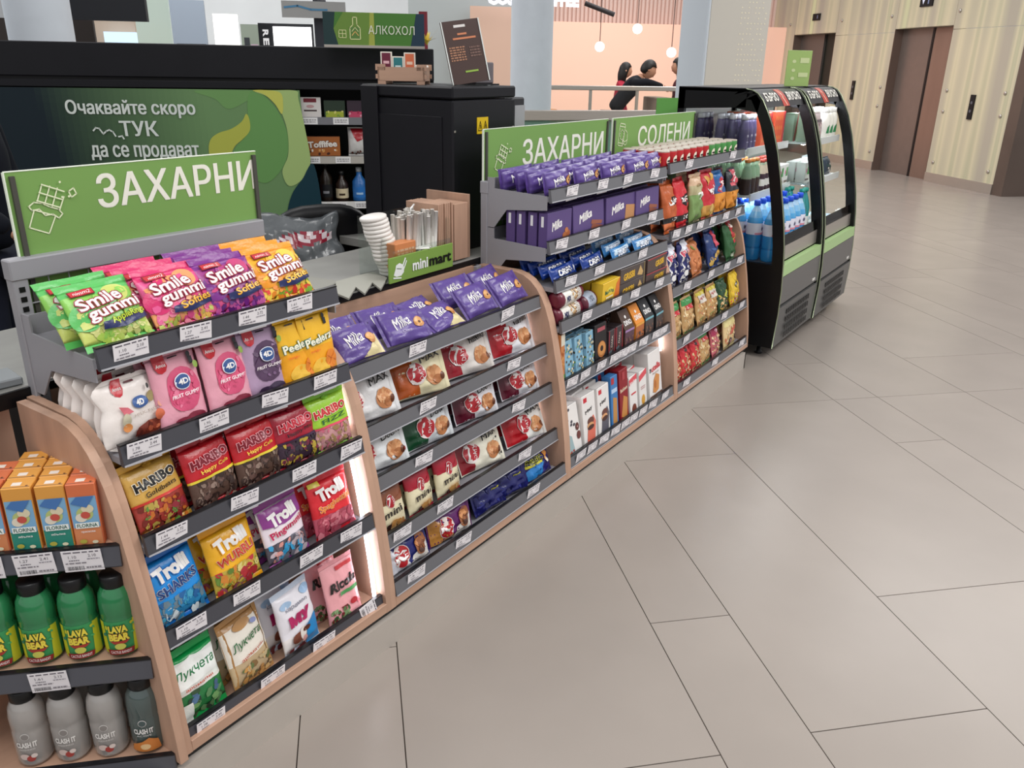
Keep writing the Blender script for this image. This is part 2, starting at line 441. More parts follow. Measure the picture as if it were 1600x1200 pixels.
def sign_board(parent, x0, x1, z0, z1, text, icon, tx, tz, th, name='header_sign'):
    b = MB(); b.box(x0, .428, z0, x1, .433, z1, '#7aa257'); b.box(x0-.003, .427, z0, x0, .434, z1, '#e8efdf'); b.box(x0, .427, z1-.0, x1, .434, z1+.002, '#e8efdf')
    for x in (x0+.012, x1-.010): b.box(x-.005, .421, z0, x+.005, .428, z1-.008, '#4b4a44')
    W_, H_ = x1-x0, z1-z0; P = flatP(x0, z0, W_, H_, .428)
    ops = [('T', text, tx[0]+(tx[1]-tx[0])/2, (tz+th/2-z0)/H_, tx[1]-tx[0], th/H_, '#f0efe2', {'big': .022})]
    def pt(x, z): return ((x*W_*0+x)/1.0, (z-z0)/H_)
    lw = .0028*(W_/.63)**.5
    tl = R(-13 if text[0] == 'З' else -4)
    def rt(a, c): return (.4+(a-.4)*math.cos(tl)-(c-.5)*math.sin(tl), .5+(a-.4)*math.sin(tl)+(c-.5)*math.cos(tl))
    def li(pp): ops.append(('L', [(icon[0]+a*icon[2]/W_, (icon[1]+c*icon[2]-z0)/H_) for a, c in (rt(*q) for q in pp)], lw, '#e6ecc8'))
    if text[0] == 'З':
        li([(.05, .0), (.62, -.12), (.78, .42), (.16, .52), (.05, .0)])
        li([(.0, .60), (.10, .50), (.30, .56), (.48, .40), (.70, .46), (.88, .36), (.98, .5), (.85, .62), (.60, .66), (.38, .74), (.14, .74), (.0, .60)])
        for a in (0, .22, .44): li([(.22+a, .74-a*.12), (.34+a, 1.28-a*.12)])
        li([(.88, .62), (.98, 1.0)])
        for a in (.06, .30, .54): li([(.20+a*.22, .74+a), (.86+a*.2, .62+a)])
        li([(1.2, 1.02), (1.34, 1.14), (1.24, 1.30), (1.10, 1.18), (1.2, 1.02)])
        for q in ((1.02, .86), (1.22, .86), (1.02, 1.3)): ops.append(('E', icon[0]+q[0]*icon[2]/W_, (icon[1]+q[1]*icon[2]-z0)/H_, .0025, .0025, '#e6ecc8'))
    else:
        li([(.1, .0), (.75, -.05), (.9, 1.25), (.2, 1.3), (.1, 0)]); li([(.12, .15), (.77, .1)]); li([(.2, 1.12), (.88, 1.08)])
        li([(.5+.24*math.cos(t/6*math.pi), .62+.3*math.sin(t/6*math.pi)) for t in range(13)])
        li([(.62, -.02), (.62, .35), (.95, .2), (1.25, .35), (1.2, .75), (.98, .9)]); li([(.62, .3), (.95, .0), (1.2, .1), (1.25, .35)])
    art(b, P, W_, H_, ops, cell=.05)
    b.obj(name, SIGN, parent)

def bay(name, label, x0, W, levels, dark=False, rot=0.0, frame=None, leds=(), up=None, piv=None):
    c, s = math.cos(rot), math.sin(rot)
    root = empty(name, (x0*c, x0*s, 0) if rot else (x0, 0, 0), rot, label=label, category='shelving')
    side_panel(root, 0, .02); side_panel(root, W-.02, W)
    MB().box(.02, .42, .118, W-.02, .435, .90, '#b98f76').obj('back_panel', WOODX, root)
    MB().box(.02, .0, .118, W-.02, .42, .148, '#b98f76', .001).obj('base_board', WOODX, root)
    MB().box(.0, .012, .098, W, .43, .118, '#0c0b0a').obj('base_gap', BLACK, root)  # black strip stands in for the shadow under the base board
    for i, (zt, yf, tags, br) in enumerate(levels):
        shelf(root, .022, W-.022, zt, yf, [t-x0 for t in tags], dark=dark, bracket=br)
    if up: uprights(root, (.03, W-.03), up)
    if frame:
        ztop = frame
        MB().box(.012, .402, ztop-.045, W-.012, .437, ztop, '#98979c', .003).obj('top_bar', mat('shelf_paint', rough=.45, vc=True), root)
        back_mesh(root, .05, W-.05, .90, ztop-.045)
    for q in leds: led(root, *q)
    return root
RC = -.0184
candy = bay('gummy_shelving', 'narrow oak gummy sweets bay with five charcoal rails, beside the drinks corner', -.68, .68,
    [(1.069, .125, [-.59, -.44, -.29, -.15], True), (.865, .098, [-.61, -.44, -.27, -.11], False), (.664, .062, [-.6, -.41, -.23, -.07], False), (.435, .038, [-.6, -.45, -.25, -.11], False), (.175, .016, [-.6, -.42, -.25], False)],
    dark=True, rot=RC, frame=1.204, up=1.19, leds=[(.645, .17, .64), (.645, .68, .84)])
crois = bay('croissant_shelving', 'low oak bay of packed croissants with bare oak back, between gummy and biscuit bays', 0.0, 1.0,
    [(.829, .143, [.3, .77], False), (.655, .108, [.3, .76], False), (.507, .078, [.24, .75], False), (.33, .047, [.1, .3, .75], False), (.197, .006, [.11, .34, .75], False)],
    up=.90, leds=[(.974, .22, .8, .13)])
cook = bay('biscuit_shelving', 'tall biscuit bay with six rails and purple packs on top, under the third header', 1.0, 1.0,
    [(1.2, .136, [1.16, 1.39, 1.6, 1.85], True), (1.017, .136, [1.1, 1.34, 1.61, 1.86], True), (.88, .103, [1.12, 1.34, 1.72], False), (.733, .073, [1.2, 1.44, 1.61, 1.85], False), (.503, .055, [1.08, 1.18, 1.31, 1.42, 1.5, 1.58, 1.69, 1.82, 1.9], False), (.198, .012, [1.1, 1.19, 1.29, 1.39, 1.48, 1.56, 1.65, 1.75, 1.88], False)],
    frame=1.204, up=1.19, leds=[(.965, .36, .47, .06), (.035, .2, .44, .05)])
chips = bay('crisps_shelving', 'crisps and nuts bay with five rails, farthest from camera next to the fridges', 2.0, 1.0,
    [(1.208, .141, [2.23, 2.79], True), (.913, .107, [2.07, 2.21, 2.35, 2.51, 2.69, 2.87], False), (.652, .075, [2.18, 2.48, 2.7, 2.89], False), (.405, .034, [2.13, 2.38, 2.63, 2.89], False), (.19, .008, [2.12, 2.49, 2.89], False)],
    frame=1.204, up=1.19)
cook['label'] = 'tall biscuit bay with six rails, purple packs on its upper two shelves'
sign_board(candy, .05, .68, .93, 1.378, 'ЗАХАРНИ', (.052, 1.255, .073), (.30, .985), 1.283, .075)
sign_board(cook, .025, .965, .93, 1.383, 'ЗАХАРНИ', (.075, 1.235, .07), (.27, .955), 1.238, .096)
sign_board(chips, .01, .955, .93, 1.383, 'СОЛЕНИ', (.055, 1.262, .075), (.28, .93), 1.245, .092)
price = None
# vertical tag at the foot of the gummy bay
for o in list(candy.children):
    pass
# kickboard
kick = MB(); kick.box(-.0, -.006, 0, 2.968, .012, .098, '#a9a29a').box(2.955, -.006, 0, 2.968, .42, .098)
kb = kick.obj('kickboard', mat('satin_steel_plinth', '#c2bab1', rough=.38, metal=.25, noise=.03), label='long brushed steel kickboard along the foot of the shelving row', category='kickboard')
MB().box(-1.15, -.006, 0, 0, .012, .098, '#a9a29a').obj('kickboard_section', MATS['satin_steel_plinth'], kb, rot=(0, 0, RC))

# ---- corner bay with drinks, turned 45 degrees
s0 = -.488
def cw(x, y):      # local (x left of the gummy bay, y into the shelf) -> world, x measured leftwards along the front
    pass
cor = empty('drinks_shelving', (-.7, .0, 0), label='oak corner bay of juice cartons and bottles, cut by the left edge of the photo', category='shelving')
CX = -.70
def corner_shelf(zt, s, tagpos, zw=None, wood=True):
    """s = distance of the rail line along the 45 degree axis"""
    y1 = s*math.sqrt(2)-(-.702); A = Vector((-.702, y1)); dl = Vector((-c45, c45)); n = Vector((c45, c45))
    Lr = 1.0; Bp = A+dl*Lr
    pl = [A+n*.01, Vector((-.702, .46)), Bp+n*.33, Bp+n*.01]
    pl = [(p.x+.7, p.y) for p in pl]
    b = MB(); b.prism(pl[::-1], zt-.004-.018, zt-.004, '#b98f76', axis='z')
    sh = b.obj('shelf', WOODX, cor)
    r = MB()
    # rail in its own turned frame
    hold = bpy.data.objects.new('price_rail', None)
    r.prism([(0, zt-.003), (-.005, zt-.048), (-.002, zt-.052), (.006, zt-.052), (.010, zt-.003)], -Lr, 0, '#53545b')
    r.prism([(-.001, zt-.003), (-.001, zt), (.011, zt), (.011, zt-.003)], -Lr, 0, '#17171b')
    o = r.obj('price_rail', mat('rail_plastic', rough=.3, vc=True), sh, loc=(A.x+.7, A.y, 0), rot=(0, 0, R(-45)))
    bpy.data.objects.remove(hold)
    for t in tagpos:
        TN[0] += 1; g = bpy.data.objects.new('price_tag', TAGS[TN[0] % 6]); COL.objects.link(g); g.parent = sh
        pA = A+dl*t - n*.0062
        g.location = (pA.x+.7, pA.y, zt-.027); g.rotation_euler = (.1, R(random.uniform(-2, 2)), R(-45))
    return A, dl, n
MB().prism(PROF, -.00, .02, '#b98f76').obj('side_panel', WOOD, cor)
C1 = corner_shelf(.662, -.431, [.072, .163, .26])
C2 = corner_shelf(.392, -.463, [.205, .42])
C3 = corner_shelf(.142, -.485, [.3])
A = Vector((-.702, .0)); dl = Vector((-c45, c45)); n_ = Vector((c45, c45))
Bp = A+dl*1.0
MB().prism([(p[0]+.7, p[1]) for p in [(-.702, .46), (-.702, .48), tuple(Bp+n_*.36), tuple(Bp+n_*.34)]], .118, .90, '#b98f76', axis='z').obj('back_panel', WOOD, cor)
MB().prism([(p[0]+.7, p[1]) for p in [(-.702, .0), (-.702, .46), tuple(Bp+n_*.34), tuple(Bp)]][::-1], .08, .092, '#b98f76', axis='z').obj('base_board', WOODX, cor)

# ------------------------------------------------------------------ counter behind the bays
STONE = mat('grey_stone_worktop', '#8b8a86', rough=.42, noise=.22, nscale=5)
b = MB()
b.box(-1.7, .445, .885, .98, .90, .92, '#8b8a86', .002)
b.box(.98, .445, .885, 3.05, 1.15, .92, '#8b8a86', .002)
cnt = b.obj('worktop', STONE, label='long grey stone worktop running behind the shelving bays', category='worktop')
MB().box(-1.69, .437, .882, 3.0, .446, .918, '#1a1a1c').obj('edge_strip', BLACK, cnt)
cb = MB().box(-.60, .46, .0, 3.0, .88, .884, '#2a2a2e').obj('counter_base', BLACKM, label='dark counter base under the grey worktop', category='counter')
# ------------------------------------------------------------------ pack builders
def g_of(t, e=.5): return max(0., 4*t*(1-t))**e
class Pack:
    """kind = list of (part name, mesh) ; part 0 is the thing itself"""
    def __init__(s, parts, w, d, h, desc, cat, org=0.): s.parts = parts; s.w = w; s.d = d; s.h = h; s.desc = desc; s.cat = cat
KIND = {}
def pouch(key, desc, w, h, d, bands, ops, seal=None, mode='v', cat='sweets bag', crumple=.0014, wf=None, sealh=.07, stand=False, nu=14, nv=16, mt=None, seed=3, parts=True):
    rnd = random.Random(seed); ph = [rnd.uniform(0, 6.28) for _ in range(6)]
    def B(u, v):
        if mode == 'v':
            s = sealh; t = (v-s*(0 if stand else 1))/(1-s*(1 if stand else 2)); t = min(max(t, 0), 1)
            g = ((1-t**2.6)**.75*min(1, t*9+.25)**.6) if stand else g_of(t, .55)
            a = max(0., 1-abs(2*u-1)**3.2)**.6
            return g*a
        s = sealh; t = min(max((u-s)/(1-2*s), 0), 1); a = max(0., 1-abs(2*v-1)**2.6)**.55
        return g_of(t, .55)*a
    def S(u, v, front, e=0.):
        b_ = B(u, v); y = d/2*b_
        cr = crumple*(math.sin(u*17+v*9+ph[0])+.7*math.sin(u*7-v*23+ph[1])+.6*math.sin(v*31+u*5+ph[2])+.5*math.sin(u*41+ph[3]))*min(1, b_*2+.15)
        ww = w*(wf(v) if wf else 1); hh = h
        if mode == 'v': ww *= 1-.05*g_of(min(max(v, 0), 1), .6); x = (u-.5)*ww; z = v*h
        else:
            x = (u-.5)*ww; z = h/2+(v-.5)*h*(1-.10*g_of(min(max(u, 0), 1), .5)*0)*(1.0+.06*(1-g_of(min(max(u, 0), 1), .3)))
        if mode == 'v' and (v > 1-sealh or (v < sealh and not stand)): cr = crumple*.9*math.sin(u*9+ph[4])
        return (x, (-y-e-cr) if front else (y-cr), z)
    if crumple > .002 or mode == 'h': nu, nv = max(nu, 24), max(nv, 20)
    us = [.5-.5*math.cos(math.pi*i/nu) for i in range(nu+1)]; vs = [.5-.5*math.cos(math.pi*i/nv) for i in range(nv+1)]
    for b0, b1, c in bands: vs += [b0, b1]
    if mode == 'v': vs += [1-sealh] + ([] if stand else [sealh])
    else: us += [sealh, 1-sealh]
    def uniq(a):
        a = sorted(min(max(x, 0), 1) for x in a); o = [a[0]]
        for x in a[1:]:
            if x-o[-1] > .004: o.append(x)
        o[-1] = 1.0; return o
    us, vs = uniq(us), uniq(vs)
    def colr(v, u=.5):
        for b0, b1, c in bands:
            q = v if mode == 'v' or b0 < 1.5 else u
            if b0 <= v <= b1: return c
        return bands[-1][2]
    body, sl, sl2 = MB(), MB(), MB()
    for fr in (True, False):
        for j in range(len(vs)-1):
            for i in range(len(us)-1):
                u0, u1, v0, v1 = us[i], us[i+1], vs[j], vs[j+1]; vm, um = (v0+v1)/2, (u0+u1)/2
                q = [S(u0, v0, fr), S(u1, v0, fr), S(u1, v1, fr), S(u0, v1, fr)]
                if not fr: q = q[::-1]
                isl = (vm > 1-sealh or (vm < sealh and not stand)) if mode == 'v' else (um < sealh or um > 1-sealh)
                ((sl if (vm if mode == 'v' else um) > .5 else sl2) if isl and seal else body).add(q, [(0, 1, 2, 3)], seal if (isl and seal) else (colr(vm, um)), True)
    P = lambda u, v, e: S(u, v, True, e)
    art(body, P, w, h, ops, cell=.008, e0=.0013, step=.0004, seed=seed)
    def weld(b, nm, mtl):
        me = b.mesh(nm, mtl); bm = bmesh.new(); bm.from_mesh(me); bmesh.ops.remove_doubles(bm, verts=bm.verts, dist=.00002); bm.to_mesh(me); bm.free()
        return me
    mt = mt or FILM
    pr = [(key, weld(body, key, mt))]
    if seal:
        pr.append(('seal', weld(sl, 'seal', mt)))
        if sl2.v: pr.append(('seal', weld(sl2, 'seal', mt)))
    KIND[key] = Pack(pr, w, d, h, desc, cat)
def carton(key, desc, w, h, d, base, front=(), top=(), side=(), cat='box', mt=None, flaps=True):
    b = MB(); b.box(-w/2, -d/2, 0, w/2, d/2, h, base, .0016)
    m_ = mt or CARD
    art(b, flatP(-w/2, 0, w, h, -d/2), w, h, list(front), cell=.08, e0=.0004, step=.00025)
    art(b, lambda u, v, e: (-w/2+u*w, -d/2+v*d, h+e), w, d, list(top), cell=.08, e0=.0004, step=.00025)
    art(b, lambda u, v, e: (-w/2-e, d/2-u*d, v*h), d, h, list(side), cell=.08, e0=.0004, step=.00025)
    if flaps: b.box(-w/2+.002, -d/2+.004, h, w/2-.002, -d/2+.0048, h+.0006, '#55555a')
    KIND[key] = Pack([(key, b.mesh(key, m_))], w, d, h, desc, cat)
def roundpack(key, desc, prof, cols, label=None, cap=None, cat='bottle', mtl=None, n=22):
    """prof radius/height list; label=(z0,z1,base,ops)"""
    b = MB(); b.lathe(prof, n, cols=cols); parts = [(key, b.mesh(key, mtl or FILM))]
    Rm = max(r for r, z in prof); H = prof[-1][1]
    def rad(z):
        for (r0, z0), (r1, z1) in zip(prof[:-1], prof[1:]):
            if z0 <= z <= z1 and z1 > z0: return r0+(r1-r0)*(z-z0)/(z1-z0)
        return Rm
    if label:
        z0, z1, base, ops = label; lb = MB(); hh = z1-z0
        if base:
            lb.lathe([(rad(z0+hh*i/6)+.0006, z0+hh*i/6) for i in range(7)], n, col=base, cap=False)
        W_ = Rm*2.4
        def P(u, v, e):
            a = (u-.5)*W_/Rm; r = rad(z0+v*hh)+e+.0005; return (r*math.sin(a), -r*math.cos(a), z0+v*hh)
        art(lb, P, W_, hh, ops, cell=.006, e0=.0007, step=.0004)
        parts.append(('label', lb.mesh('label', CARD)))
    if cap:
        cb_ = MB(); cb_.lathe(cap[0], n, col=cap[1]); parts.append(('cap', cb_.mesh('cap', mat('bottle_cap', rough=.35, vc=True))))
        H = max(H, cap[0][-1][1])
    KIND[key] = Pack(parts, Rm*2, Rm*2, H, desc, cat)
used = {}
def put(key, loc, rz=0., lean=0., roll=0., label=None, group=None, parent_rot=0.):
    k = KIND[key]; root = bpy.data.objects.new(key, k.parts[0][1]); COL.objects.link(root)
    root.location = loc
    root.rotation_euler = (0, 0, 0)
    M = Matrix.Translation(loc) @ Matrix.Rotation(rz, 4, 'Z') @ Matrix.Rotation(-lean, 4, 'X') @ Matrix.Rotation(roll, 4, 'Y')
    root.matrix_world = M
    for nm, me in k.parts[1:]:
        c = bpy.data.objects.new(nm, me); COL.objects.link(c); c.parent = root
    root['category'] = k.cat; root['label'] = label or k.desc
    if group: root['group'] = group
    return root
ORD = ['first', 'second', 'third', 'fourth', 'fifth', 'sixth', 'seventh', 'eighth', 'ninth', 'tenth', 'eleventh', 'twelfth', 'thirteenth', 'fourteenth']
def stock(bayname, shelfname, zt, yf, rows, rot=0.0, axis=None):
    """rows: (kind, [x...], n deep, pitch, lean deg, yaw deg, [options])"""
    tot = {}; seen = {}
    for row in rows: tot[row[0]] = tot.get(row[0], 0)+len(row[1])
    for row in rows:
        key, xs, deep, pitch, lean, yaw = row[:6]; o = row[6] if len(row) > 6 else {}
        k = KIND[key]
        for x in xs:
            i = seen.get(key, 0); seen[key] = i+1
            for j in range(deep):
                for lv in range(o.get('stack', 1)):
                    ln = R(lean+random.uniform(-1, 1)*o.get('jl', 2)); yw = R(yaw+random.uniform(-1, 1)*o.get('jy', 3))
                    half = (o.get('dd') or k.d)/2
                    y = yf+.014+half*math.cos(ln)+j*pitch+o.get('dy', 0)
                    z = zt-.0295+half*abs(math.sin(ln))+o.get('dz', 0)+lv*o.get('sh', k.h+.001)+j*o.get('zj', 0)
                    xx = x+random.uniform(-1, 1)*o.get('jx', .002)+j*o.get('xj', 0)
                    if axis:
                        A_, dl_, nn_ = axis; wp = A_+dl_*xx+nn_*(y-yf); loc = (wp.x, wp.y, z); rz = R(-45)+yw
                    else:
                        c_, s_ = math.cos(rot), math.sin(rot); loc = (xx*c_-y*s_, xx*s_+y*c_, z); rz = rot+yw
                    pos = (ORD[i]+' from left, ') if tot[key] > 1 else ''
                    dep = ('front row, ' if j == 0 else ORD[j]+' row, ') if deep > 1 else ''
                    st = ''
                    if o.get('stack', 1) > 1: st = ('bottom, ' if lv == 0 else ('upper, ' if lv == 1 else 'top, '))
                    put(key, loc, rz, ln, R(o.get('roll', 0)), label='%s, %s%s%s%s of %s' % (k.desc, st, pos, dep, shelfname, bayname), group='%s on the %s of the %s' % (k.desc, shelfname, bayname) if tot[key]*deep*o.get('stack', 1) > 1 else None)

W_ = '#f4f1ee'
RED = '#b3242c'
# -------- gummy bay, top shelf
def smile(key, desc, base, mid, base2, blob, sub, subc):
    pouch(key, desc, .158, .152, .040, [(0, .30, mid), (.30, .80, base), (.80, 1, base2)], [
        ('G', .05, .02, .95, .30, 60, .011, blob), ('E', .7, .72, .03, .022, mid), ('E', .15, .45, .03, .03, base2), ('G', .05, .3, .95, .78, 26, .014, [base, mid, base2]),
        ('R', .10, .765, .44, .865, '#7a1d22'), ('R', .115, .775, .425, .855, '#c9343c'), ('T', 'nimm2', .27, .815, .24, .05, '#f3dcdc', {'sh': .2}),
        ('T', 'Smile', .42, .655, .64, .19, '#f6eeec', {'ol': ('#9a1b34', .05), 'b': .025, 'rot': 8}), ('T', 'gummi', .56, .475, .80, .20, '#f6eeec', {'ol': ('#9a1b34', .05), 'b': .025, 'rot': 8}),
        ('P', [(.30, .31), (.97, .38), (.99, .29), (.60, .20), (.28, .22)], '#1b2559'), ('T', sub, .70, .345, .54, .11, subc, {'ol': ('#5b1620', .04), 'b': .02, 'rot': 10})],
        seal=base2, sealh=.10, seed=len(key))
smile('apple_gummy_bag', 'green apple gummy bag', '#8fd05c', '#c9d26e', '#5fbf62', ['#b9cf63', '#8fc24e', '#d8d98a', '#a8c84f'], 'AppleRings', '#c3e03a')
smile('pink_gummy_bag', 'pink soft gummy bag', '#e65a93', '#f0a06a', '#d92f6e', ['#ef8aa0', '#e6b25a', '#d94f86', '#b9c45c'], 'Softies', '#f4b73a')
smile('purple_gummy_bag', 'purple soft gummy bag', '#a63f8e', '#c9447a', '#7d2c8a', ['#7a2a86', '#b5468c', '#5d2470', '#c15a9a'], 'Softies', '#f4b73a')
smile('yellow_gummy_bag', 'yellow soft gummy bag', '#f6b62c', '#f9cf52', '#f19a1f', ['#e6453c', '#f3d24c', '#ef8d2a', '#7fae3a'], 'Softies', '#fbc53c')
# -------- second shelf
def catwf(v): return 1.0 - .16*math.exp(-((v-.60)/.12)**2) - (.42*max(0, (v-.86)/.14)**1.6) - (.35*max(0, (.10-v)/.10)**1.5)
pouch('white_gummy_bag', 'white shaped gummy bag', .158, .150, .034, [(0, 1, '#efe6e0')], [
    ('P', [(.24, .98), (.42, .98), (.42, .84), (.38, .76), (.33, .74), (.27, .77), (.24, .84)], '#c4222f'), ('T', 'Amos', .33, .86, .14, .05, W_, {'sh': .2}),
    ('R', .47, .90, .62, .925, '#5a1a22'), ('E', .60, .60, .019, .0115, '#3d5f9a'), ('E', .60, .60, .021, .013, '#3d5f9a'), ('T', '4D', .60, .60, .13, .09, W_, {'b': .04}),
    ('E', .80, .63, .0115, .0115, '#9a8a5c'), ('P', [(.22, .62), (.36, .58), (.44, .50), (.30, .48)], '#d9707c'), ('E', .32, .40, .010, .016, '#c9c2a8'), ('E', .32, .30, .011, .009, '#d58a4a'),
    ('T', 'MILK FISH', .64, .44, .42, .04, '#b9aaa0'), ('P', [(.40, .14), (.46, .26), (.62, .31), (.80, .30), (.92, .36), (.95, .24), (.80, .12), (.55, .08)], '#7c3426'), ('G', .45, .12, .9, .3, 14, .010, ['#8a3a28', '#6a2a20', '#a85238', '#c96f4c']),
    ('E', .82, .34, .013, .012, '#cf6a48'), ('E', .745, .79, .004, .006, '#3a3a38'), ('E', .90, .48, .008, .007, '#e9a58f')], seal='#efe6e0', sealh=.06, wf=catwf, seed=11)
def amos(key, desc, base, mid, dk, blob):
    pouch(key, desc, .126, .176, .03, [(0, 1, base)], [
        ('E', .58, .50, .044, .050, mid), ('E', .50, .42, .034, .034, mid), ('G', .3, .3, .85, .68, 18, .009, [mid, mid, blob]),
        ('P', [(.12, .985), (.36, .985), (.36, .84), (.32, .78), (.24, .755), (.16, .78), (.12, .84)], '#c4222f'), ('T', 'Amos', .24, .86, .19, .045, W_, {'sh': .2}),
        ('R', .42, .915, .62, .93, '#1c1016'), ('E', .84, .90, .006, .007, '#26242a'), ('R', .80, .78, .90, .87, '#26242a'), ('E', .56, .60, .022, .018, '#e8edf6'), ('E', .56, .60, .020, .016, '#34558f'), ('T', '4D', .56, .605, .22, .075, W_, {'b': .04}),
        ('T', 'FRUIT GUMMY', .56, .44, .62, .045, '#f8eef0', {'sh': .15, 'b': .02}), ('E', .36, .10, .022, .013, dk), ('E', .62, .13, .026, .012, dk), ('E', .9, .76, .008, .008, '#8fae4c')],
        seal=base, sealh=.05, stand=True, seed=len(key)+3)
amos('pink_peach_gummy_bag', 'pink fruit gummy bag', '#e8a3b3', '#d9567c', '#7e1e36', '#e87f9d')
amos('lilac_grape_gummy_bag', 'lilac grape gummy bag', '#b79ab8', '#5c4260', '#3a2a44', '#8a6a90')
pouch('mango_gummy_bag', 'yellow mango gummy bag', .12, .176, .03, [(0, .5, '#f3a71f'), (.5, 1, '#f7bf2c')], [
    ('E', .42, .20, .032, .022, '#f9c64a'), ('E', .76, .26, .024, .024, '#e8862a'), ('L', [(.62, .32), (.92, .20)], .002, '#c9651c'), ('L', [(.66, .20), (.9, .34)], .002, '#c9651c'), ('R', .26, .90, .48, .92, '#3b2a12'),
    ('E', .76, .90, .006, .007, '#26242a'), ('R', .72, .78, .82, .87, '#26242a'), ('T', 'Peelerz', .48, .60, .82, .12, '#f4f0d8', {'ol': ('#1f6a5a', .04), 'b': .03, 'rot': 5}), ('T', 'mango', .3, .44, .3, .035, '#e86f2a')], seal='#f7bf2c', sealh=.05, stand=True, seed=8)
# -------- third shelf
def hari(key, desc, base, txt, tc, olc, sub, subc, band, blob, top):
    pouch(key, desc, .138, .168, .034, [(0, .44, blob[0]), (.44, .47, band), (.47, 1, base)], [
        ('G', .06, .03, .94, .43, 70, .010, blob), ('R', .02, .44, .98, .475, band),
        ('E', .5, .90, .012, .004, top), ('T', txt, .5, .70, .80, .13, tc, {'ol': (olc, .05), 'b': .045, 'rot': 4}), ('T', sub, .54, .56, .62, .07, subc, {'b': .015, 'rot': 4})],
        seal=top, sealh=.09, seed=len(key)+1)
hari('gold_gummy_bag', 'gold gummy sweets bag', '#cfa24c', 'HARIBO', '#14110f', '#f2e7cf', 'Goldbears', '#2a1c10', '#cf3a30', ['#a13a30', '#7c2e26', '#5c8a3a', '#c96f2c', '#8c2230', '#b9a04c'], '#d8a23a')
hari('red_cola_gummy_bag', 'red cola gummy bag', '#c01d28', 'HARIBO', '#7d1626', '#f0a9b0', 'Happy Cola', '#f0d34c', '#e8d040', ['#5a4238', '#6b5048', '#43302a', '#8a7468', '#3a2a26'], '#b01822')
hari('wine_red_gummy_bag', 'dark red gummy bag', '#a31a30', 'HARIBO', '#c22c3c', '#f0b6bc', 'Happy Mix', '#201018', '#3a1c3c', ['#3c2a3a', '#5a3040', '#7c2a44', '#2c2430', '#b9a13c'], '#8f1529')
hari('lime_gummy_bag', 'lime green gummy bag', '#9fd03a', 'HARIBO', '#c62a34', '#f6e9c8', 'FIZZ', '#245a34', '#e0506a', ['#cf9a9a', '#b97f86', '#e0b9b0', '#a98a5c', '#d36f86'], '#7fc02c')
# -------- fourth shelf
def trol(key, desc, base, base2, txt, tc, blob, win=.38, extra=()):
    pouch(key, desc, .142, .176, .034, [(0, win, blob[0]), (win, 1, base)], [
        ('G', .06, .03, .94, win, 44, .015, blob), *extra, ('T', 'Trolli', .50, .74, .68, .20, W_, {'b': .06, 'rot': 7, 'ol': (base2, .04)}), ('T', txt, .52, .53, .80, .13, tc, {'b': .03, 'rot': 7, 'ol': ('#f3eedd', .02)})],
        seal=base2, sealh=.09, seed=len(key)+5)
trol('blue_gummy_bag', 'blue shark gummy bag', '#1f8fe0', '#1b6fc4', 'SHARKS', '#20407c', ['#2f86b9', '#d9e3e6', '#4aa8c9', '#6a7f8c', '#1c5f9a'])
trol('yellow_worm_gummy_bag', 'yellow worm gummy bag', '#f3b526', '#eda41c', 'WURRLI', '#c9402c', ['#c9b04a', '#b9343a', '#d98a3a', '#6a8a3a', '#a85a6a', '#e8d88a'])
trol('white_purple_gummy_bag', 'white and purple gummy bag', '#f0e4ec', '#8a3a86', 'Pingummi', '#c21f58', ['#5a5560', '#3fa6d8', '#c9b9c0', '#7a7a88', '#e09a90'], extra=[('P', [(.03, .90), (.97, .90), (.97, .66), (.5, .60), (.03, .66)], '#8f3c8c')])
trol('red_string_gummy_bag', 'red sour string gummy bag', '#e02a34', '#c91f2c', 'Spaghettini', '#f08a2c', ['#c2566a', '#a93f52', '#d9808c', '#b04a5c'], extra=[('R', .05, .86, .30, .93, '#e6d23c')])
# -------- bottom shelf
pouch('green_sweets_bag', 'green boiled sweets bag', .135, .19, .034, [(0, .45, '#2c7c44'), (.45, .84, '#eef3ec'), (.84, 1, '#12a04e')], [
    ('R', .02, .43, .98, .47, '#e8e4dc'), ('G', .25, .05, .9, .42, 26, .013, ['#3a5a3c', '#5c8a5a', '#2a3c30', '#7aa86a', '#4c6a8a']), ('R', .05, .04, .28, .30, '#eef3ec'),
    ('P', [(.05, .80), (.5, .86), (.95, .80), (.95, .55), (.05, .50)], '#f4f6f2'), ('T', 'Лукчета', .5, .68, .84, .14, '#1f7a46', {'sh': .25, 'rot': 3}), ('T', 'ароматни', .5, .48, .6, .04, '#c9462c')], seal='#12a04e', sealh=.09, seed=21)
pouch('beige_sweets_bag', 'beige boiled sweets bag', .135, .19, .036, [(0, .38, '#c9b08a'), (.38, .86, '#f0e9dc'), (.86, 1, '#b98a54')], [
    ('R', .0, .0, .10, .97, '#b98a54'), ('R', .90, .0, 1.0, .97, '#b98a54'), ('E', .5, .84, .03, .012, '#b98a54'), ('G', .2, .04, .95, .30, 30, .013, ['#d9a05a', '#6a7a4c', '#c9b48a', '#e0b878', '#8a6a44']),
    ('T', 'Лукчета', .5, .62, .78, .14, '#2f6a3c', {'sh': .25, 'rot': 6}), ('T', 'ароматни', .52, .42, .6, .045, '#b9502c', {'rot': 6}), ('E', .76, .80, .010, .006, '#8a94c0')], seal='#b98a54', sealh=.07, seed=22)
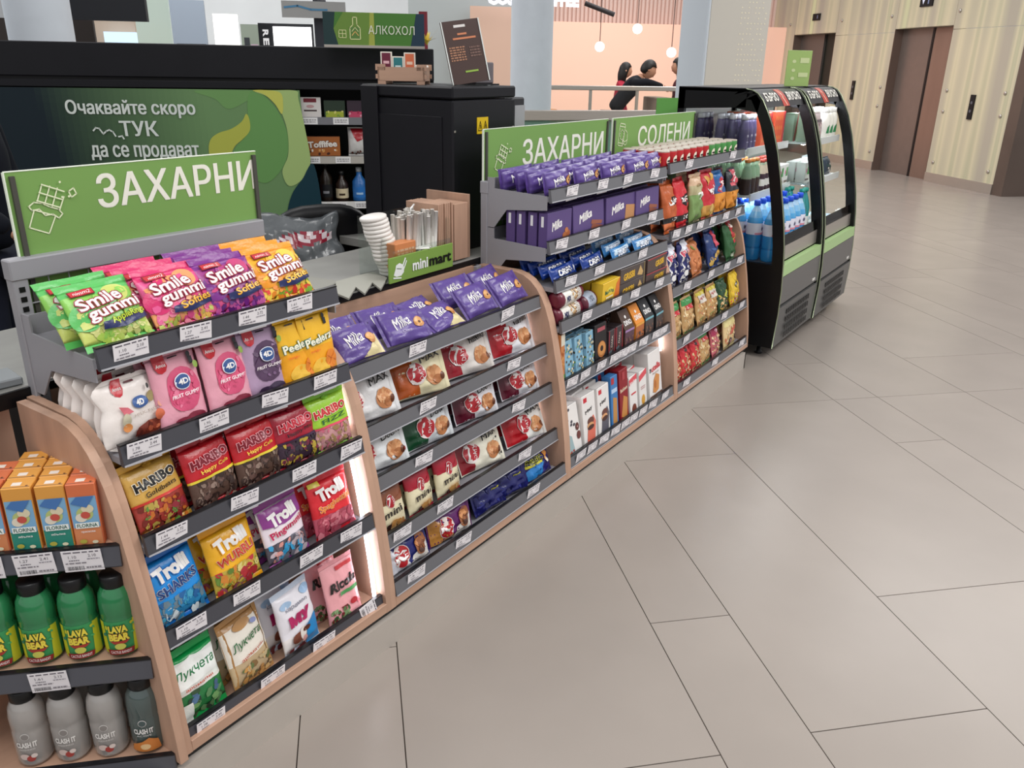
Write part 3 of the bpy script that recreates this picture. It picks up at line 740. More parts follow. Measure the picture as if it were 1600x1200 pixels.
pouch('white_toffee_bag', 'white and blue toffee bag', .132, .185, .034, [(0, .30, '#efe9e6'), (.30, 1, '#edeaf0')], [
    ('E', .25, .78, .02, .010, '#a9c6e4'), ('E', .85, .84, .02, .012, '#9fc0e2'), ('P', [(.60, .02), (.97, .02), (.97, .42), (.62, .34)], '#2f8fd0'), ('T', 'карамел', .5, .70, .6, .06, '#8a8a98', {'sh': .1}),
    ('T', 'МУ', .5, .52, .62, .17, '#b01f5c', {'b': .08}), ('E', .34, .24, .020, .016, '#7a4230'), ('E', .50, .26, .013, .020, '#efe6de'), ('E', .60, .30, .014, .008, '#6a3a2a'), ('E', .52, .16, .010, .009, '#d9a09a'), ('G', .1, .02, .5, .12, 10, .012, ['#7a2c34', '#5a2026'])], seal='#cdd9ea', sealh=.08, seed=23)
pouch('pink_herb_sweets_bag', 'pink herb sweets bag', .122, .185, .03, [(0, 1, '#efa9ae')], [
    ('G', .06, .02, .55, .26, 34, .010, ['#5c7a4a', '#3c5a34', '#7c9a6a', '#7a2c30']), ('E', .72, .26, .012, .010, '#cf3a44'), ('E', .88, .22, .008, .008, '#e0808a'),
    ('R', .42, .84, .92, .90, '#c93f44'), ('T', 'Ricola', .52, .62, .82, .15, '#2a2422', {'sh': .25, 'b': .04, 'rot': 4}), ('R', .36, .44, .92, .50, '#4f9a58')], seal='#eda0a6', sealh=.06, stand=True, seed=24)

RG = RC
def gb(shelfname, zt, yf, rows): stock('gummy bay', shelfname, zt, yf, rows, rot=RG)
gb('top shelf', 1.069, .125, [('apple_gummy_bag', [-.585], 2, .055, 37, 3, {'xj': -.012}), ('pink_gummy_bag', [-.425], 3, .05, 36, 2, {'xj': -.012}), ('purple_gummy_bag', [-.285], 3, .05, 35, 1), ('yellow_gummy_bag', [-.142], 3, .05, 35, 0)])
gb('second shelf', .865, .098, [('white_gummy_bag', [-.595], 6, .042, 10, 4, {'dy': .004, 'xj': .004, 'jx': .008}), ('pink_peach_gummy_bag', [-.485, -.362], 4, .05, 9, 2), ('lilac_grape_gummy_bag', [-.255], 3, .05, 9, 0, {'dy': .01}), ('mango_gummy_bag', [-.155, -.088], 3, .05, 9, 3, {'jx': .001, 'dy': 0})])
gb('third shelf', .664, .062, [('gold_gummy_bag', [-.585], 3, .045, 16, 7, {'xj': -.006}), ('red_cola_gummy_bag', [-.45, -.325], 3, .05, 15, 4, {'xj': -.014}), ('wine_red_gummy_bag', [-.205], 3, .05, 15, 2, {'xj': -.014}), ('lime_gummy_bag', [-.095], 3, .048, 12, 0, {'xj': -.018})])
gb('fourth shelf', .435, .038, [('blue_gummy_bag', [-.59], 3, .045, 17, 5), ('yellow_worm_gummy_bag', [-.44], 3, .05, 16, 6, {'xj': -.012}), ('white_purple_gummy_bag', [-.285], 3, .05, 15, 6, {'xj': -.02}), ('red_string_gummy_bag', [-.125], 3, .048, 14, 2, {'xj': -.018})])
gb('bottom shelf', .175, .016, [('green_sweets_bag', [-.59], 2, .05, 14, 3), ('beige_sweets_bag', [-.445], 3, .05, 14, 9, {'xj': -.016}), ('white_toffee_bag', [-.29], 3, .05, 13, 6, {'xj': -.022}), ('pink_herb_sweets_bag', [-.135], 2, .05, 12, 0, {'xj': -.016})])
price_tag(candy.children[0], .60, .016-.0062, .149, vertical=True)
# ======== croissant bay ========
def milka(key, desc, w, h, d, cream=False, rows=None, **kw):
    ops = [('T', 'Milka', .42, .56, .36, .34, W_, {'sh': .3, 'b': .012, 'rot': 12}), ('T', 'Choco', .46, .28, .16, .07, '#cfc2e6', {'sh': .2})]
    if cream: ops = [('P', [(.45, .02), (.97, .02), (.97, .62), (.80, .40), (.62, .16)], '#e2d3a0')] + ops
    ops += [('E', .78, .48, .020 if w > .12 else .012, .017 if w > .12 else .009, '#c98a4c'), ('E', .775, .50, .016 if w > .12 else .009, .012 if w > .12 else .006, '#e0a868')]
    if not cream: ops += [('E', .78, .46, .006, .004, '#5a3420')]
    pouch(key, desc, w, h, d, [(0, 1, '#5e4890')], ops, seal='#553f84' if w > .12 else None, mode='h', sealh=.07, cat='cake pack', crumple=.0022, seed=len(key), **kw)
milka('purple_cake_pack', 'purple chocolate cake pack', .172, .108, .042)
milka('cream_cake_pack', 'cream cornered purple cake pack', .172, .108, .040, cream=True)
def seven(key, desc, w, h, left, right, txt, tc='#1e1c1c', lc='#b3202c', cw=.30, hz=()):
    pouch(key, desc, w*1.22, h*1.13, .052, [(0, 1, right)], [
        ('R', .02, .03, cw, .97, left), ('P', [(cw-.01, .03), (cw+.10, .03), (cw+.02, .5), (cw+.06, .97), (cw-.01, .97)], left),
        ('E', .72, .34, .036, .030, '#c07e50'), ('E', .66, .40, .018, .022, '#dba678'), ('E', .73, .40, .016, .024, '#cf9262'), ('E', .80, .36, .016, .020, '#d9a070'), ('E', .76, .26, .018, .014, '#b07044'), ('E', .86, .30, .010, .012, '#6a3c26'),
        ('E', cw+.07, .46, .033, .035, '#e8dcd8'), ('E', cw+.07, .46, .031, .033, lc), ('T', '7', cw+.02, .46, .11, .42, W_, {'sh': .12, 'b': .02}), ('T', 'DAYS', cw+.13, .46, .20, .10, W_, {'rot': 84, 'b': .0}),
        ('T', txt, .70, .76, .40, .15, tc, {'rot': 9, 'b': .02}), *hz], seal=None, mode='h', sealh=.07, cat='croissant pack', crumple=.003, seed=len(key)*3)
seven('grey_croissant_pack', 'silver-white croissant pack', .168, .128, '#d3d6dc', '#e3e2e2', 'MAX', cw=.14)
seven('orange_croissant_pack', 'orange and cream croissant pack', .175, .132, '#b5551e', '#e6dcb6', 'MAX', cw=.34)
seven('hazelnut_croissant_pack', 'hazelnut croissant pack with red end', .175, .132, '#9c1c2a', '#d9d2cc', 'hazelnut', cw=.20, hz=[('E', .92, .3, .007, .006, '#8a4a30')])
seven('strawberry_croissant_pack', 'crimson and white croissant pack', .178, .132, '#b01a26', '#ecebef', 'vanilla', cw=.32)
seven('double_croissant_pack', 'white double croissant pack with red spot', .165, .11, '#dfe6ea', '#e8ebec', 'Double', cw=.14, hz=[('E', .9, .3, .008, .007, '#a83a34')])
seven('green_croissant_pack', 'dark green double croissant pack', .17, .112, '#164a2c', '#dfe3e6', 'Double', cw=.30, hz=[('E', .9, .3, .006, .006, '#a83a34')])
seven('maroon_croissant_pack', 'maroon double croissant pack', .165, .112, '#5c1026', '#e4e2e6', 'Double', cw=.30)
seven('cream_croissant_pack', 'cream croissant pack with dark blots', .175, .125, '#8e1a26', '#e6e2d0', 'MAX', cw=.18, hz=[('E', .5, .82, .006, .004, '#2a2420'), ('E', .9, .2, .007, .005, '#2a2420'), ('E', .8, .62, .005, .004, '#2a2420')])
seven('red_croissant_pack', 'bright red croissant pack', .178, .125, '#b5121e', '#e9e7e2', 'MAX', cw=.34, hz=[('E', .93, .64, .006, .005, '#4a2a22')])
def mini(key, desc, top):
    pouch(key, desc,   .122, .150, .04, [(0, .62, '#e9dfbc'), (.62, 1, top)], [('P', [(.03, .60), (.97, .60), (.97, .74), (.5, .62), (.03, .66)], top),
        ('E', .48, .64, .0175, .0205, '#e8dcd8'), ('E', .48, .64, .0162, .019, '#a81c28'), ('T', '7', .44, .64, .12, .17, W_, {'sh': .12, 'b': .02}), ('T', 'DAYS', .56, .64, .17, .05, W_, {'rot': 84, 'b': 0}),
        ('T', 'mini', .50, .42, .62, .15, '#2a2220', {'b': .02, 'rot': 4}), ('G', .45, .05, .94, .24, 12, .013, ['#d9a05c', '#c98a48', '#e6b878']), ('E', .30, .16, .010, .007, '#3c2420')], seal=top, sealh=.07, cat='croissant pack', seed=len(key))
mini('brown_mini_bag', 'brown topped mini croissant bag', '#8a4f34'); mini('crimson_mini_bag', 'crimson topped mini croissant bag', '#a5152c')
def iqp(key, desc, base, base2, txt, tcol, oc, wd=.20):
    pouch(key, desc, wd, .105, .05, [(0, 1, base)], [('P', [(.03, .05), (.5, .05), (.35, .5), (.1, .9), (.03, .95)], base2), ('P', [(.45, .03), (.97, .03), (.97, .5), (.62, .36)], '#e8e2da'),
        ('E', .34, .46, .030, .036, '#eadfd8'), ('E', .34, .46, .028, .034, oc), ('T', txt, .34, .46, .26, .34, tcol, {'b': .06}),
        ('E', .76, .52, .030, .034, '#9a5f3c'), ('E', .74, .60, .022, .014, '#c98a58'), ('E', .78, .46, .020, .014, '#7a4428'), ('E', .76, .34, .014, .010, '#4a2a20')], mode='h', sealh=.06, cat='croissant pack', crumple=.003, seed=len(key)*5)
iqp('blue_end_croissant_pack', 'chocolate croissant pack with blue end', '#20246a', '#dfe0ea', 'iQ', W_, '#b5242c'); iqp('purple_croissant_pack', 'purple and gold croissant pack', '#5a1c5e', '#b9803c', 'iQ', W_, '#b5242c')
pouch('navy_wafer_pack', 'glossy navy blue wafer pack', .165, .10, .045, [(0, 1, '#171a5c')], [('G', .1, .1, .9, .9, 8, .014, ['#23287a', '#10124a']), ('R', .55, .62, .80, .68, '#c9c640')], mode='h', cat='wafer pack', crumple=.004, seed=41)
pouch('blue_yellow_wafer_pack', 'blue and yellow wafer pack', .16, .10, .045, [(0, 1, '#231f66')], [('P', [(.05, .05), (.5, .05), (.62, .5), (.3, .55), (.05, .4)], '#2f7fc4'), ('R', .06, .50, .58, .60, '#d9cf3a'), ('T', 'MAGIC', .34, .70, .5, .22, '#14140f', {'ol': ('#d9d84a', .04), 'b': .03}), ('E', .78, .66, .016, .020, '#c9843c'), ('E', .78, .52, .013, .013, '#f0e6d0')], mode='h', cat='wafer pack', crumple=.003, seed=42)
def cr(shelfname, zt, yf, rows): stock('croissant bay', shelfname, zt, yf, rows)
cr('top shelf', .829, .143, [
    ('cream_cake_pack', [.115], 2, .085, 42, -3, {'dz': .008, 'zj': .002, 'jy': 5}), ('purple_cake_pack', [.31], 2, .085, 46, -8, {'dz': .008, 'zj': .0, 'jy': 6}), ('cream_cake_pack', [.50], 2, .085, 58, 3, {'dz': .004, 'zj': .004, 'jy': 6}),
    ('purple_cake_pack', [.68, .865], 2, .085, 40, -6, {'dz': .012, 'zj': .012, 'jy': 7, 'roll': -4})])
cr('second shelf', .655, .108, [('grey_croissant_pack', [.125], 3, .066, 26, -10, {'dy': .014}), ('orange_croissant_pack', [.355], 3, .066, 24, -14, {'dy': .022, 'zj': .012, 'xj': -.012}), ('hazelnut_croissant_pack', [.60], 3, .066, 26, -12, {'zj': .012, 'dy': .018}), ('strawberry_croissant_pack', [.858], 3, .066, 24, -10, {'zj': .016, 'dy': .02})])
cr('third shelf', .507, .078, [('double_croissant_pack', [.125], 3, .066, 22, -8, {'dy': .014}), ('green_croissant_pack', [.345], 3, .066, 20, -8, {'zj': .008, 'dy': .014}), ('maroon_croissant_pack', [.59, .855], 3, .066, 20, -8, {'zj': .008, 'dy': .014})])
cr('fourth shelf', .33, .047, [('brown_mini_bag', [.10], 3, .05, 14, 0), ('crimson_mini_bag', [.235, .372], 3, .05, 12, 0), ('cream_croissant_pack', [.585], 2, .066, 24, -8, {'zj': .012, 'dy': .014}), ('red_croissant_pack', [.855], 3, .066, 24, -8, {'zj': .012, 'dy': .014})])
cr('bottom shelf', .197, .006, [('blue_end_croissant_pack', [.13], 2, .06, 18, -4, {'dy': .008}), ('purple_croissant_pack', [.345], 2, .06, 14, -4, {'dy': .008}), ('navy_wafer_pack', [.56, .69], 2, .06, 22, -5, {'jx': .002, 'dy': .008}), ('blue_yellow_wafer_pack', [.865], 2, .06, 20, -3, {'dy': .006})])

# ======== biscuit bay ========
milka('purple_biscuit_bag', 'soft purple biscuit bag', .205, .078, .045, parts=False)
def mbox(key, desc, w, ell):
    carton(key, desc, w, .125, .038, '#5b487f', [('T', 'Milka', .38, .62, .42, .26, W_, {'sh': .28, 'b': .03, 'rot': 10}), *ell], [('R', .1, .3, .9, .7, '#6a5790')], [('R', .30, .60, .58, .90, '#efeef2')], cat='biscuit box')
mbox('purple_round_biscuit_box', 'small purple box of round biscuits', .17, [('E', .72, .26, .016, .012, '#b5683a'), ('E', .86, .30, .014, .011, '#a85a30'), ('E', .78, .40, .012, .01, '#c47a48')])
mbox('purple_finger_biscuit_box', 'purple box of finger biscuits', .25, [('P', [(.55, .2), (.9, .1), (.95, .2), (.6, .34)], '#8f4f3a'), ('P', [(.55, .34), (.9, .26), (.93, .36), (.58, .46)], '#9c5a42')])
mbox('purple_square_biscuit_box', 'purple box of square biscuits', .26, [('P', [(.62, .15), (.95, .08), (.97, .6), (.66, .66)], '#c08a5a')])
def roll(key, desc, w, r, base, band, ops, cat='biscuit roll'):
    b = MB(); n = 18
    prof = [(r*.55, -w/2-.004), (r*.8, -w/2), (r, -w/2+.006), (r, -w*.36), (r, w*.36), (r, w/2-.006), (r*.8, w/2), (r*.55, w/2+.004)]
    v = MB(); v.lathe(prof, n, cols=[base, base, base, band, base, base, base])
    b.v = [(z, y, x+r) for x, y, z in v.v]; b.f = [q[::-1] for q in v.f]; b.c = v.c; b.s = v.s
    W0 = w*.72
    def P(u, vv, e):
        a = (vv-.5)*(2*r*1.1)/r+R(18); return ((u-.5)*W0, -(r+e)*math.cos(a), r+(r+e)*math.sin(a))
    art(b, P, W0, 2*r*1.1, ops, cell=.006, e0=.0006)
    KIND[key] = Pack([(key, b.mesh(key, FILM))], w, 2*r, 2*r, desc, cat)
roll('mix_biscuit_roll', 'white and maroon biscuit roll', .185, .033, '#6a1c30', '#e6e2da', [('T', 'MIX', .22, .40, .26, .30, '#2a2f5c', {'b': .04}), ('G', .48, .2, .78, .85, 22, .008, ['#c9a070', '#8a5c3a', '#d9bc90']), ('D', .82, .35, .98, .8, 5, '#b0a49a')])
roll('maroon_biscuit_roll', 'maroon and pale blue biscuit roll', .12, .036, '#5e1e30', '#aab4c4', [('T', 'MIX', .5, .6, .5, .3, '#6a7488', {})])
def bar(key, desc, w, base, txt, tc, ol, extra=()):
    pouch(key, desc, w, .05, .034, [(0, 1, base)], [('P', [(.1, .35), (.95, .55), (.95, .9), (.1, .8)], extra[0]) if extra else ('R', .1, .1, .2, .2, base), ('T', txt, .46, .48, .52, .5, tc, {'ol': (ol, .05), 'b': .05}), ('E', .86, .45, .010, .012, extra[1] if extra else '#d9dce6')], mode='h', sealh=.06, cat='biscuit pack', crumple=.0015, nu=10, nv=8, seed=len(key))
bar('blue_cream_biscuit_pack', 'deep blue biscuit pack', .215, '#14388a', 'OREO', '#f2f2f6', '#0c1c50')
bar('sky_coconut_bar_pack', 'sky blue coconut bar pack', .20, '#3f86c4', 'BOUNTY', '#f0f2f6', '#1c4e8c', ('#c9dff0', '#5a3426'))
carton('yellow_biscuit_box', 'yellow and orange biscuit box', .165, .10, .05, '#e8bd2c', [('P', [(.62, .0), (1, .0), (1, 1), (.80, .8)], '#e0762c'), ('T', 'belVita', .40, .58, .5, .16, '#2f6a48', {'b': .03}), ('E', .42, .62, .03, .016, '#f2d64a'), ('T', 'belVita', .40, .60, .48, .15, '#2f6a48', {'b': .03}), ('R', .2, .34, .6, .40, '#f5ecd0')], [('R', .05, .1, .95, .9, '#edc63a')], [('R', 0, 0, 1, 1, '#eac032')], cat='biscuit box')
carton('brown_filled_biscuit_box', 'dark brown biscuit box', .225, .062, .045, '#4f4440', [('T', 'GRISBI', .34, .42, .44, .48, '#e0b02c', {'b': .04, 'rot': 3}), ('P', [(.66, .25), (.78, .85), (.90, .35), (.86, .12)], '#c9a56a'), ('R', .93, .0, .96, 1, '#8c7a4c')], cat='biscuit box')
carton('brown_red_edged_box', 'red edged brown box', .215, .062, .045, '#51403c', [('T', 'GRISBI', .62, .5, .44, .44, '#e0b02c', {'b': .04, 'rot': 3}), ('R', .0, .93, 1, 1, '#b5303a'), ('G', .6, .05, .95, .2, 5, .008, ['#6a4438'])], cat='biscuit box')
rn = random.Random(5)
carton('blue_spotted_carton', 'light blue spotted carton', .072, .155, .04, '#86b4cc', [('R', .0, .0, 1, .1, '#3a3c34'), *[('E', rn.uniform(.15, .85), rn.uniform(.12, .95), .006, .005, rn.choice(['#d9c48a', '#4a3c2c', '#7a9a4c', '#e6dcc0', '#2c5a74'])) for _ in range(26)]], [*[('E', rn.uniform(.1, .9), rn.uniform(.1, .9), .006, .005, rn.choice(['#d9c48a', '#4a3c2c'])) for _ in range(4)]], [*[('E', rn.uniform(.1, .9), rn.uniform(.1, .95), .005, .005, rn.choice(['#d9c48a', '#4a3c2c', '#7a9a4c'])) for _ in range(12)]], cat='biscuit box')
carton('orange_slim_box', 'slim orange and green box at the left board', .035, .20, .05, '#c9804a', [('R', 0, 0, 1, .2, '#6a9a44'), ('R', 0, .78, 1, 1, '#ddd6c4'), ('G', .1, .3, .9, .7, 8, .007, ['#d9a05a', '#a85a2c'])], cat='biscuit box')
carton('black_ring_biscuit_box', 'black box picturing a ring biscuit', .095, .165, .045, '#1d1a1c', [('E', .55, .36, .034, .034, '#b5713a'), ('E', .55, .38, .028, .028, '#d09050'), ('E', .55, .38, .012, .012, '#2a1a16'), ('R', .2, .82, .85, .92, '#a8505a')], cat='biscuit box')
carton('dark_red_slim_box', 'slim red-sided dark box', .06, .12, .07, '#3a3034', [('R', .0, .0, .14, 1, '#8c2430'), ('R', .86, .0, 1, 1, '#8c2430'), ('T', 'DARK', .5, .6, .85, .12, '#c9b9b0', {'rot': 80}), ('G', .1, .08, .9, .4, 8, .007, ['#5c6a70', '#6a3a30'])], [('R', .1, .1, .9, .9, '#2a2224')], cat='biscuit box')
def wedge(key, desc, base, foot, stripe):
    b = MB(); w, h, d = .085, .165, .075
    pr = [(-d/2, 0), (-d/2, h*.55), (-d/2+.045, h), (d/2, h*.98), (d/2, 0)]
    b.prism(pr, -w/2, w/2, base)
    art(b, flatP(-w/2, 0, w, h*.55, -d/2), w, h*.55, [('R', 0, 0, 1, .86, foot), ('R', 0, .88, 1, .99, stripe), ('G', .08, .1, .92, .6, 16, .009, ['#7a5c50', '#5c4038', '#8c6a58'])], cell=.05)
    def P(u, v, e): return (-w/2+u*w, -d/2+.045*v-e*.8, h*.55+h*.45*v+e*.6)
    art(b, P, w, h*.5, [('T', 'DINO', .55, .32, .74, .26, W_, {'b': .03}), ('E', .5, .62, .008, .007, W_)], cell=.05)
    KIND[key] = Pack([(key, b.mesh(key, CARD))], w, d, h, desc, 'biscuit box')
wedge('purple_sloped_box', 'dark sloped box with purple stripe', '#4f3a30', '#5a3c48', '#a884b4'); wedge('orange_sloped_box', 'orange sloped box', '#e08a2c', '#b5683a', '#e8a84c'); wedge('teal_sloped_box', 'teal striped black box', '#26282c', '#4a403e', '#7ab0bc')
def white_carton(key, desc, w, h, d, ops, base='#e9e5e2', **k): carton(key, desc, w, h, d, base, ops, [('R', .05, .05, .95, .95, base)], [('R', 0, 0, 1, 1, base)], cat='biscuit box', **k)
white_carton('cow_spotted_carton', 'white carton with grey and brown spots', .12, .20, .05, [*[('E', rn.uniform(.1, .7), rn.uniform(.55, .95), .008, .006, '#4a4650') for _ in range(7)], ('E', .82, .52, .014, .016, '#5a2c28'), ('E', .85, .34, .015, .017, '#6a3430'), ('E', .82, .52, .004, .004, '#cc9999'), ('P', [(.0, .0), (.5, .0), (.38, .4), (.1, .5)], '#9cb4b8'), ('G', .02, .0, .4, .12, 8, .008, ['#c9802c', '#b53a2c'])])
def may(key, desc, c):
    white_carton(key, desc, .105, .215, .045, [('R', .12, .86, .38, .95, '#c9303c'), ('T', 'May', .48, .68, .56, .09, '#2a2426', {'rot': 14, 'b': .03}), ('P', [(.2, .05), (.8, .02), (.95, .4), (.8, .55), (.55, .5), (.3, .3)], c), ('E', .56, .46, .026, .016, '#6a4038'), ('E', .52, .38, .026, .012, '#d9a070'), ('E', .54, .34, .026, .010, '#4a2a24')])
may('white_red_wafer_carton', 'white wafer carton with red splash', '#d9705c'); may('white_grey_wafer_carton', 'white wafer carton with grey splash', '#5c5a66')
white_carton('blue_wafer_carton', 'blue carton picturing a wafer', .062, .23, .04, [('P', [(.2, .1), (.8, .08), (.85, .55), (.3, .6)], '#c08a4c'), ('R', .1, .68, .9, .76, '#b9d0ea'), ('R', .1, .85, .5, .97, '#b5303a')], base='#3f7cb8')
white_carton('dark_red_wafer_carton', 'deep red wafer carton', .085, .235, .045, [('P', [(.15, .12), (.8, .02), (.9, .42), (.45, .50)], '#c98a48'), ('T', 'Bahlsen', .5, .62, .8, .07, '#f0dcc0', {'b': .02, 'rot': 4}), ('R', .35, .80, .65, .95, '#a83a40')], base='#8c1620')
white_carton('white_wafer_carton', 'narrow white and red wafer carton', .078, .175, .055, [('R', .0, .78, 1, .93, '#d9505a', .08), ('T', 'kinder', .5, .84, .8, .09, W_, {'b': .02, 'rot': 6}), ('E', .5, .12, .022, .026, '#7a3c2c'), ('R', .2, .52, .8, .56, '#c9303c')])
white_carton('yellow_dot_wafer_carton', 'narrow white carton with a golden biscuit', .078, .175, .055, [('R', .0, .74, 1, .90, '#d9505a', .12), ('E', .5, .22, .018, .024, '#d9a03c'), ('D', .2, .5, .8, .6, 2, '#c9a0a0')])
white_carton('big_white_biscuit_bag', 'large white biscuit packet with red lettering', .135, .225, .07, [('T', 'n', .14, .63, .12, .09, '#1a1616', {'b': .05}), ('T', 'utella', .58, .66, .72, .13, '#cc2430', {'b': .03, 'rot': 4}), ('T', 'BISCUITS', .55, .54, .5, .035, '#a89a90'), ('P', [(.25, .16), (.45, .12), (.72, .16), (.82, .45), (.55, .52), (.35, .40)], '#d08c4c'), ('E', .45, .3, .012, .02, '#b56a34'), ('R', .0, .0, 1, .10, '#6a4a3c')])
def co(sn, zt, yf, rows): stock('biscuit bay', sn, zt, yf, rows)
co('top shelf', 1.2, .136, [('purple_biscuit_bag', [.13+1, .345+1, .56+1, .775+1], 4, .058, 10, 0, {'jy': 4, 'roll': -2}), ('purple_biscuit_bag', [1.925], 3, .058, 14, 4, {'dz': .004})])
for o in [o for o in COL.objects if o.get('category') == 'cake pack' and 'biscuit bay' in o.get('label', '')]: o['category'] = 'biscuit pack'
co('second shelf', 1.017, .136, [('purple_round_biscuit_box', [1.115], 4, .047, 0, 0, {'jy': 1, 'jl': 0}), ('purple_finger_biscuit_box', [1.34], 4, .047, 3, 1, {'jy': 1}), ('purple_square_biscuit_box', [1.605], 4, .047, 3, 1, {'jy': 1}), ('purple_finger_biscuit_box', [1.85], 3, .047, 5, 3, {'jy': 1})])
co('third shelf', .88, .103, [('blue_cream_biscuit_pack', [1.14, 1.36], 4, .042, 25, 5, {'dz': .006, 'zj': .006}), ('sky_coconut_bar_pack', [1.60, 1.81], 3, .042, 22, 4, {'zj': .010, 'dz': .006})])
co('fourth shelf', .733, .073, [('mix_biscuit_roll', [1.125], 2, .07, 0, 3, {'stack': 2, 'sh': .061}), ('maroon_biscuit_roll', [1.28], 2, .076, 0, 10), ('yellow_biscuit_box', [1.425], 3, .055, 0, 2), ('brown_filled_biscuit_box', [1.625], 3, .05, 0, 1, {'stack': 2}), ('brown_red_edged_box', [1.855], 3, .05, 0, 1, {'stack': 2})])
co('fifth shelf', .503, .055, [('orange_slim_box', [1.045], 1, .05, 2, 8), ('blue_spotted_carton', [1.105, 1.182, 1.26], 3, .045, 6, 5), ('black_ring_biscuit_box', [1.35], 3, .05, 6, 0), ('dark_red_slim_box', [1.435, 1.505], 2, .08, 3, 2), ('purple_sloped_box', [1.59], 3, .078, 2, 2), ('orange_sloped_box', [1.69], 3, .078, 2, 2), ('teal_sloped_box', [1.79, 1.895], 3, .078, 2, 1)])
co('bottom shelf', .198, .012, [('cow_spotted_carton', [1.095], 3, .055, 10, 5), ('white_red_wafer_carton', [1.22], 3, .05, 8, 3), ('white_grey_wafer_carton', [1.335], 3, .05, 8, 3), ('blue_wafer_carton', [1.43], 3, .05, 8, 2), ('dark_red_wafer_carton', [1.515], 3, .05, 8, 2), ('white_wafer_carton', [1.61], 3, .06, 8, 2), ('yellow_dot_wafer_carton', [1.70], 3, .06, 8, 2), ('big_white_biscuit_bag', [1.83], 3, .075, 8, 4)])

# ======== crisps bay ========
def tin(key, desc, c):
    prof = [(.034, 0), (.036, .002), (.036, .070), (.0365, .072)]
    roundpack(key, desc, prof, ['#b8b4b0', c, c], label=(.004, .068, None, [('E', .5, .5, .018, .020, '#efe4d0'), ('E', .5, .50, .014, .005, '#2a2022'), ('R', .36, .04, .64, .18, '#e6d9b0')]), cap=([(.0345, .072), (.0348, .077), (.033, .079), (.028, .0765), (.0, .0765)], '#bdb2a4'), cat='crisps tin', n=18)
tin('red_crisps_tin', 'small red crisps tin', '#c4242c'); tin('green_crisps_tin', 'small green crisps tin', '#4f9a50')
def crisp(key, desc, w, h, bands, ops, seed=1): pouch(key, desc, w, h, .055, bands, ops, seal=bands[-1][2], sealh=.06, cat='crisps bag', crumple=.0045, seed=seed)
crisp('orange_corn_chips_bag', 'orange corn chips bag', .15, .235, [(0, .2, '#d9794a'), (.2, .3, '#1e1a1a'), (.3, 1, '#bf5f30')], [('R', .5, .52, .95, .68, '#141214'), ('T', 'Doritos', .62, .6, .66, .12, W_, {'b': .05, 'rot': 6}), ('T', '+20%', .6, .25, .4, .07, W_)], 3)
crisp('red_corn_chips_bag', 'red corn chips bag', .15, .24, [(0, .16, '#c9242c'), (.16, .28, '#1e1a1c'), (.28, 1, '#cf2f38')], [('P', [(.2, .62), (.9, .68), (.85, .52), (.55, .42), (.3, .5)], '#1a1416'), ('T', 'Doritos', .54, .58, .74, .12, W_, {'b': .05, 'rot': 6}), ('T', '+20%', .58, .22, .5, .08, W_)], 4)
crisp('beige_green_crisps_bag', 'beige and green crisps bag', .145, .245, [(0, .6, '#7c9a5c'), (.6, .78, '#b9b088'), (.78, 1, '#d9b898')], [('T', 'Chio', .66, .56, .5, .16, W_, {'b': .04}), ('T', 'Oven', .6, .78, .4, .06, '#a87a48'), ('E', .3, .12, .02, .022, '#b9b89c')], 5)
crisp('red_potato_crisps_bag', 'red potato crisps bag with golden crisps', .15, .25, [(0, .3, '#cf9a4c'), (.3, 1, '#c8303c')], [('G', .1, .02, .95, .3, 12, .022, ['#e0b45c', '#cf9a48', '#e8c474']), ('E', .3, .78, .020, .024, '#d9a04c'), ('E', .66, .84, .022, .020, '#e0ac54'), ("T", "Lay's", .58, .58, .6, .16, W_, {'b': .06, 'rot': 10})], 6)
crisp('blue_corn_snack_bag', 'blue and orange corn snack bag', .125, .23, [(0, .1, '#2c5a94'), (.1, .5, '#e0943c'), (.5, .8, '#3a5c94'), (.8, 1, '#2f6aa8')], [('P', [(.1, .55), (.7, .9), (.8, .85), (.5, .5)], '#c93440'), ('T', 'Rufo', .5, .66, .5, .12, W_, {'rot': 50, 'b': .04}), ('G', .1, .12, .9, .45, 10, .016, ['#e8a44c', '#d98a34'])], 7)
crisp('black_corn_snack_bag', 'black and orange corn snack bag', .13, .23, [(0, .1, '#3a3a40'), (.1, .48, '#e0943c'), (.48, 1, '#33363c')], [('P', [(.15, .6), (.3, .95), (.9, .95), (.7, .6)], '#c9505c'), ('T', 'Rufo', .55, .78, .5, .12, W_, {'rot': 50, 'b': .04}), ('G', .1, .12, .9, .45, 10, .016, ['#e8a44c', '#d98a34', '#6a4a2c'])], 8)
crisp('white_blue_puffs_bag', 'white and navy snack bag', .135, .21, [(0, 1, '#2c2f6a')], [('G', .04, .02, .96, .62, 46, .015, ['#e6e4e2', '#d9d6d4', '#f2f0ee', '#20225a']), ('P', [(.1, .7), (.9, .86), (.85, .98), (.2, .96)], '#dfe0ea'), ('T', 'Pufi', .5, .74, .7, .13, '#d9566a', {'ol': (W_, .05), 'rot': 12, 'b': .03})], 9)
crisp('tan_pretzel_bag', 'tan pretzel bag', .15, .185, [(0, 1, '#c97c4c')], [('G', .05, .05, .95, .7, 40, .011, ['#d98f5c', '#b5683a', '#a85a30']), ('E', .3, .78, .02, .014, '#8a9a4c')], 10)
crisp('blue_nacho_bag', 'dark blue nacho bag', .145, .205, [(0, 1, '#2a3f74')], [('G', .1, .1, .9, .5, 16, .016, ['#d9b45c', '#3f5c94', '#c99a3c']), ('P', [(.4, .5), (.8, .55), (.75, .95), (.45, .9)], '#c9465a')], 11)
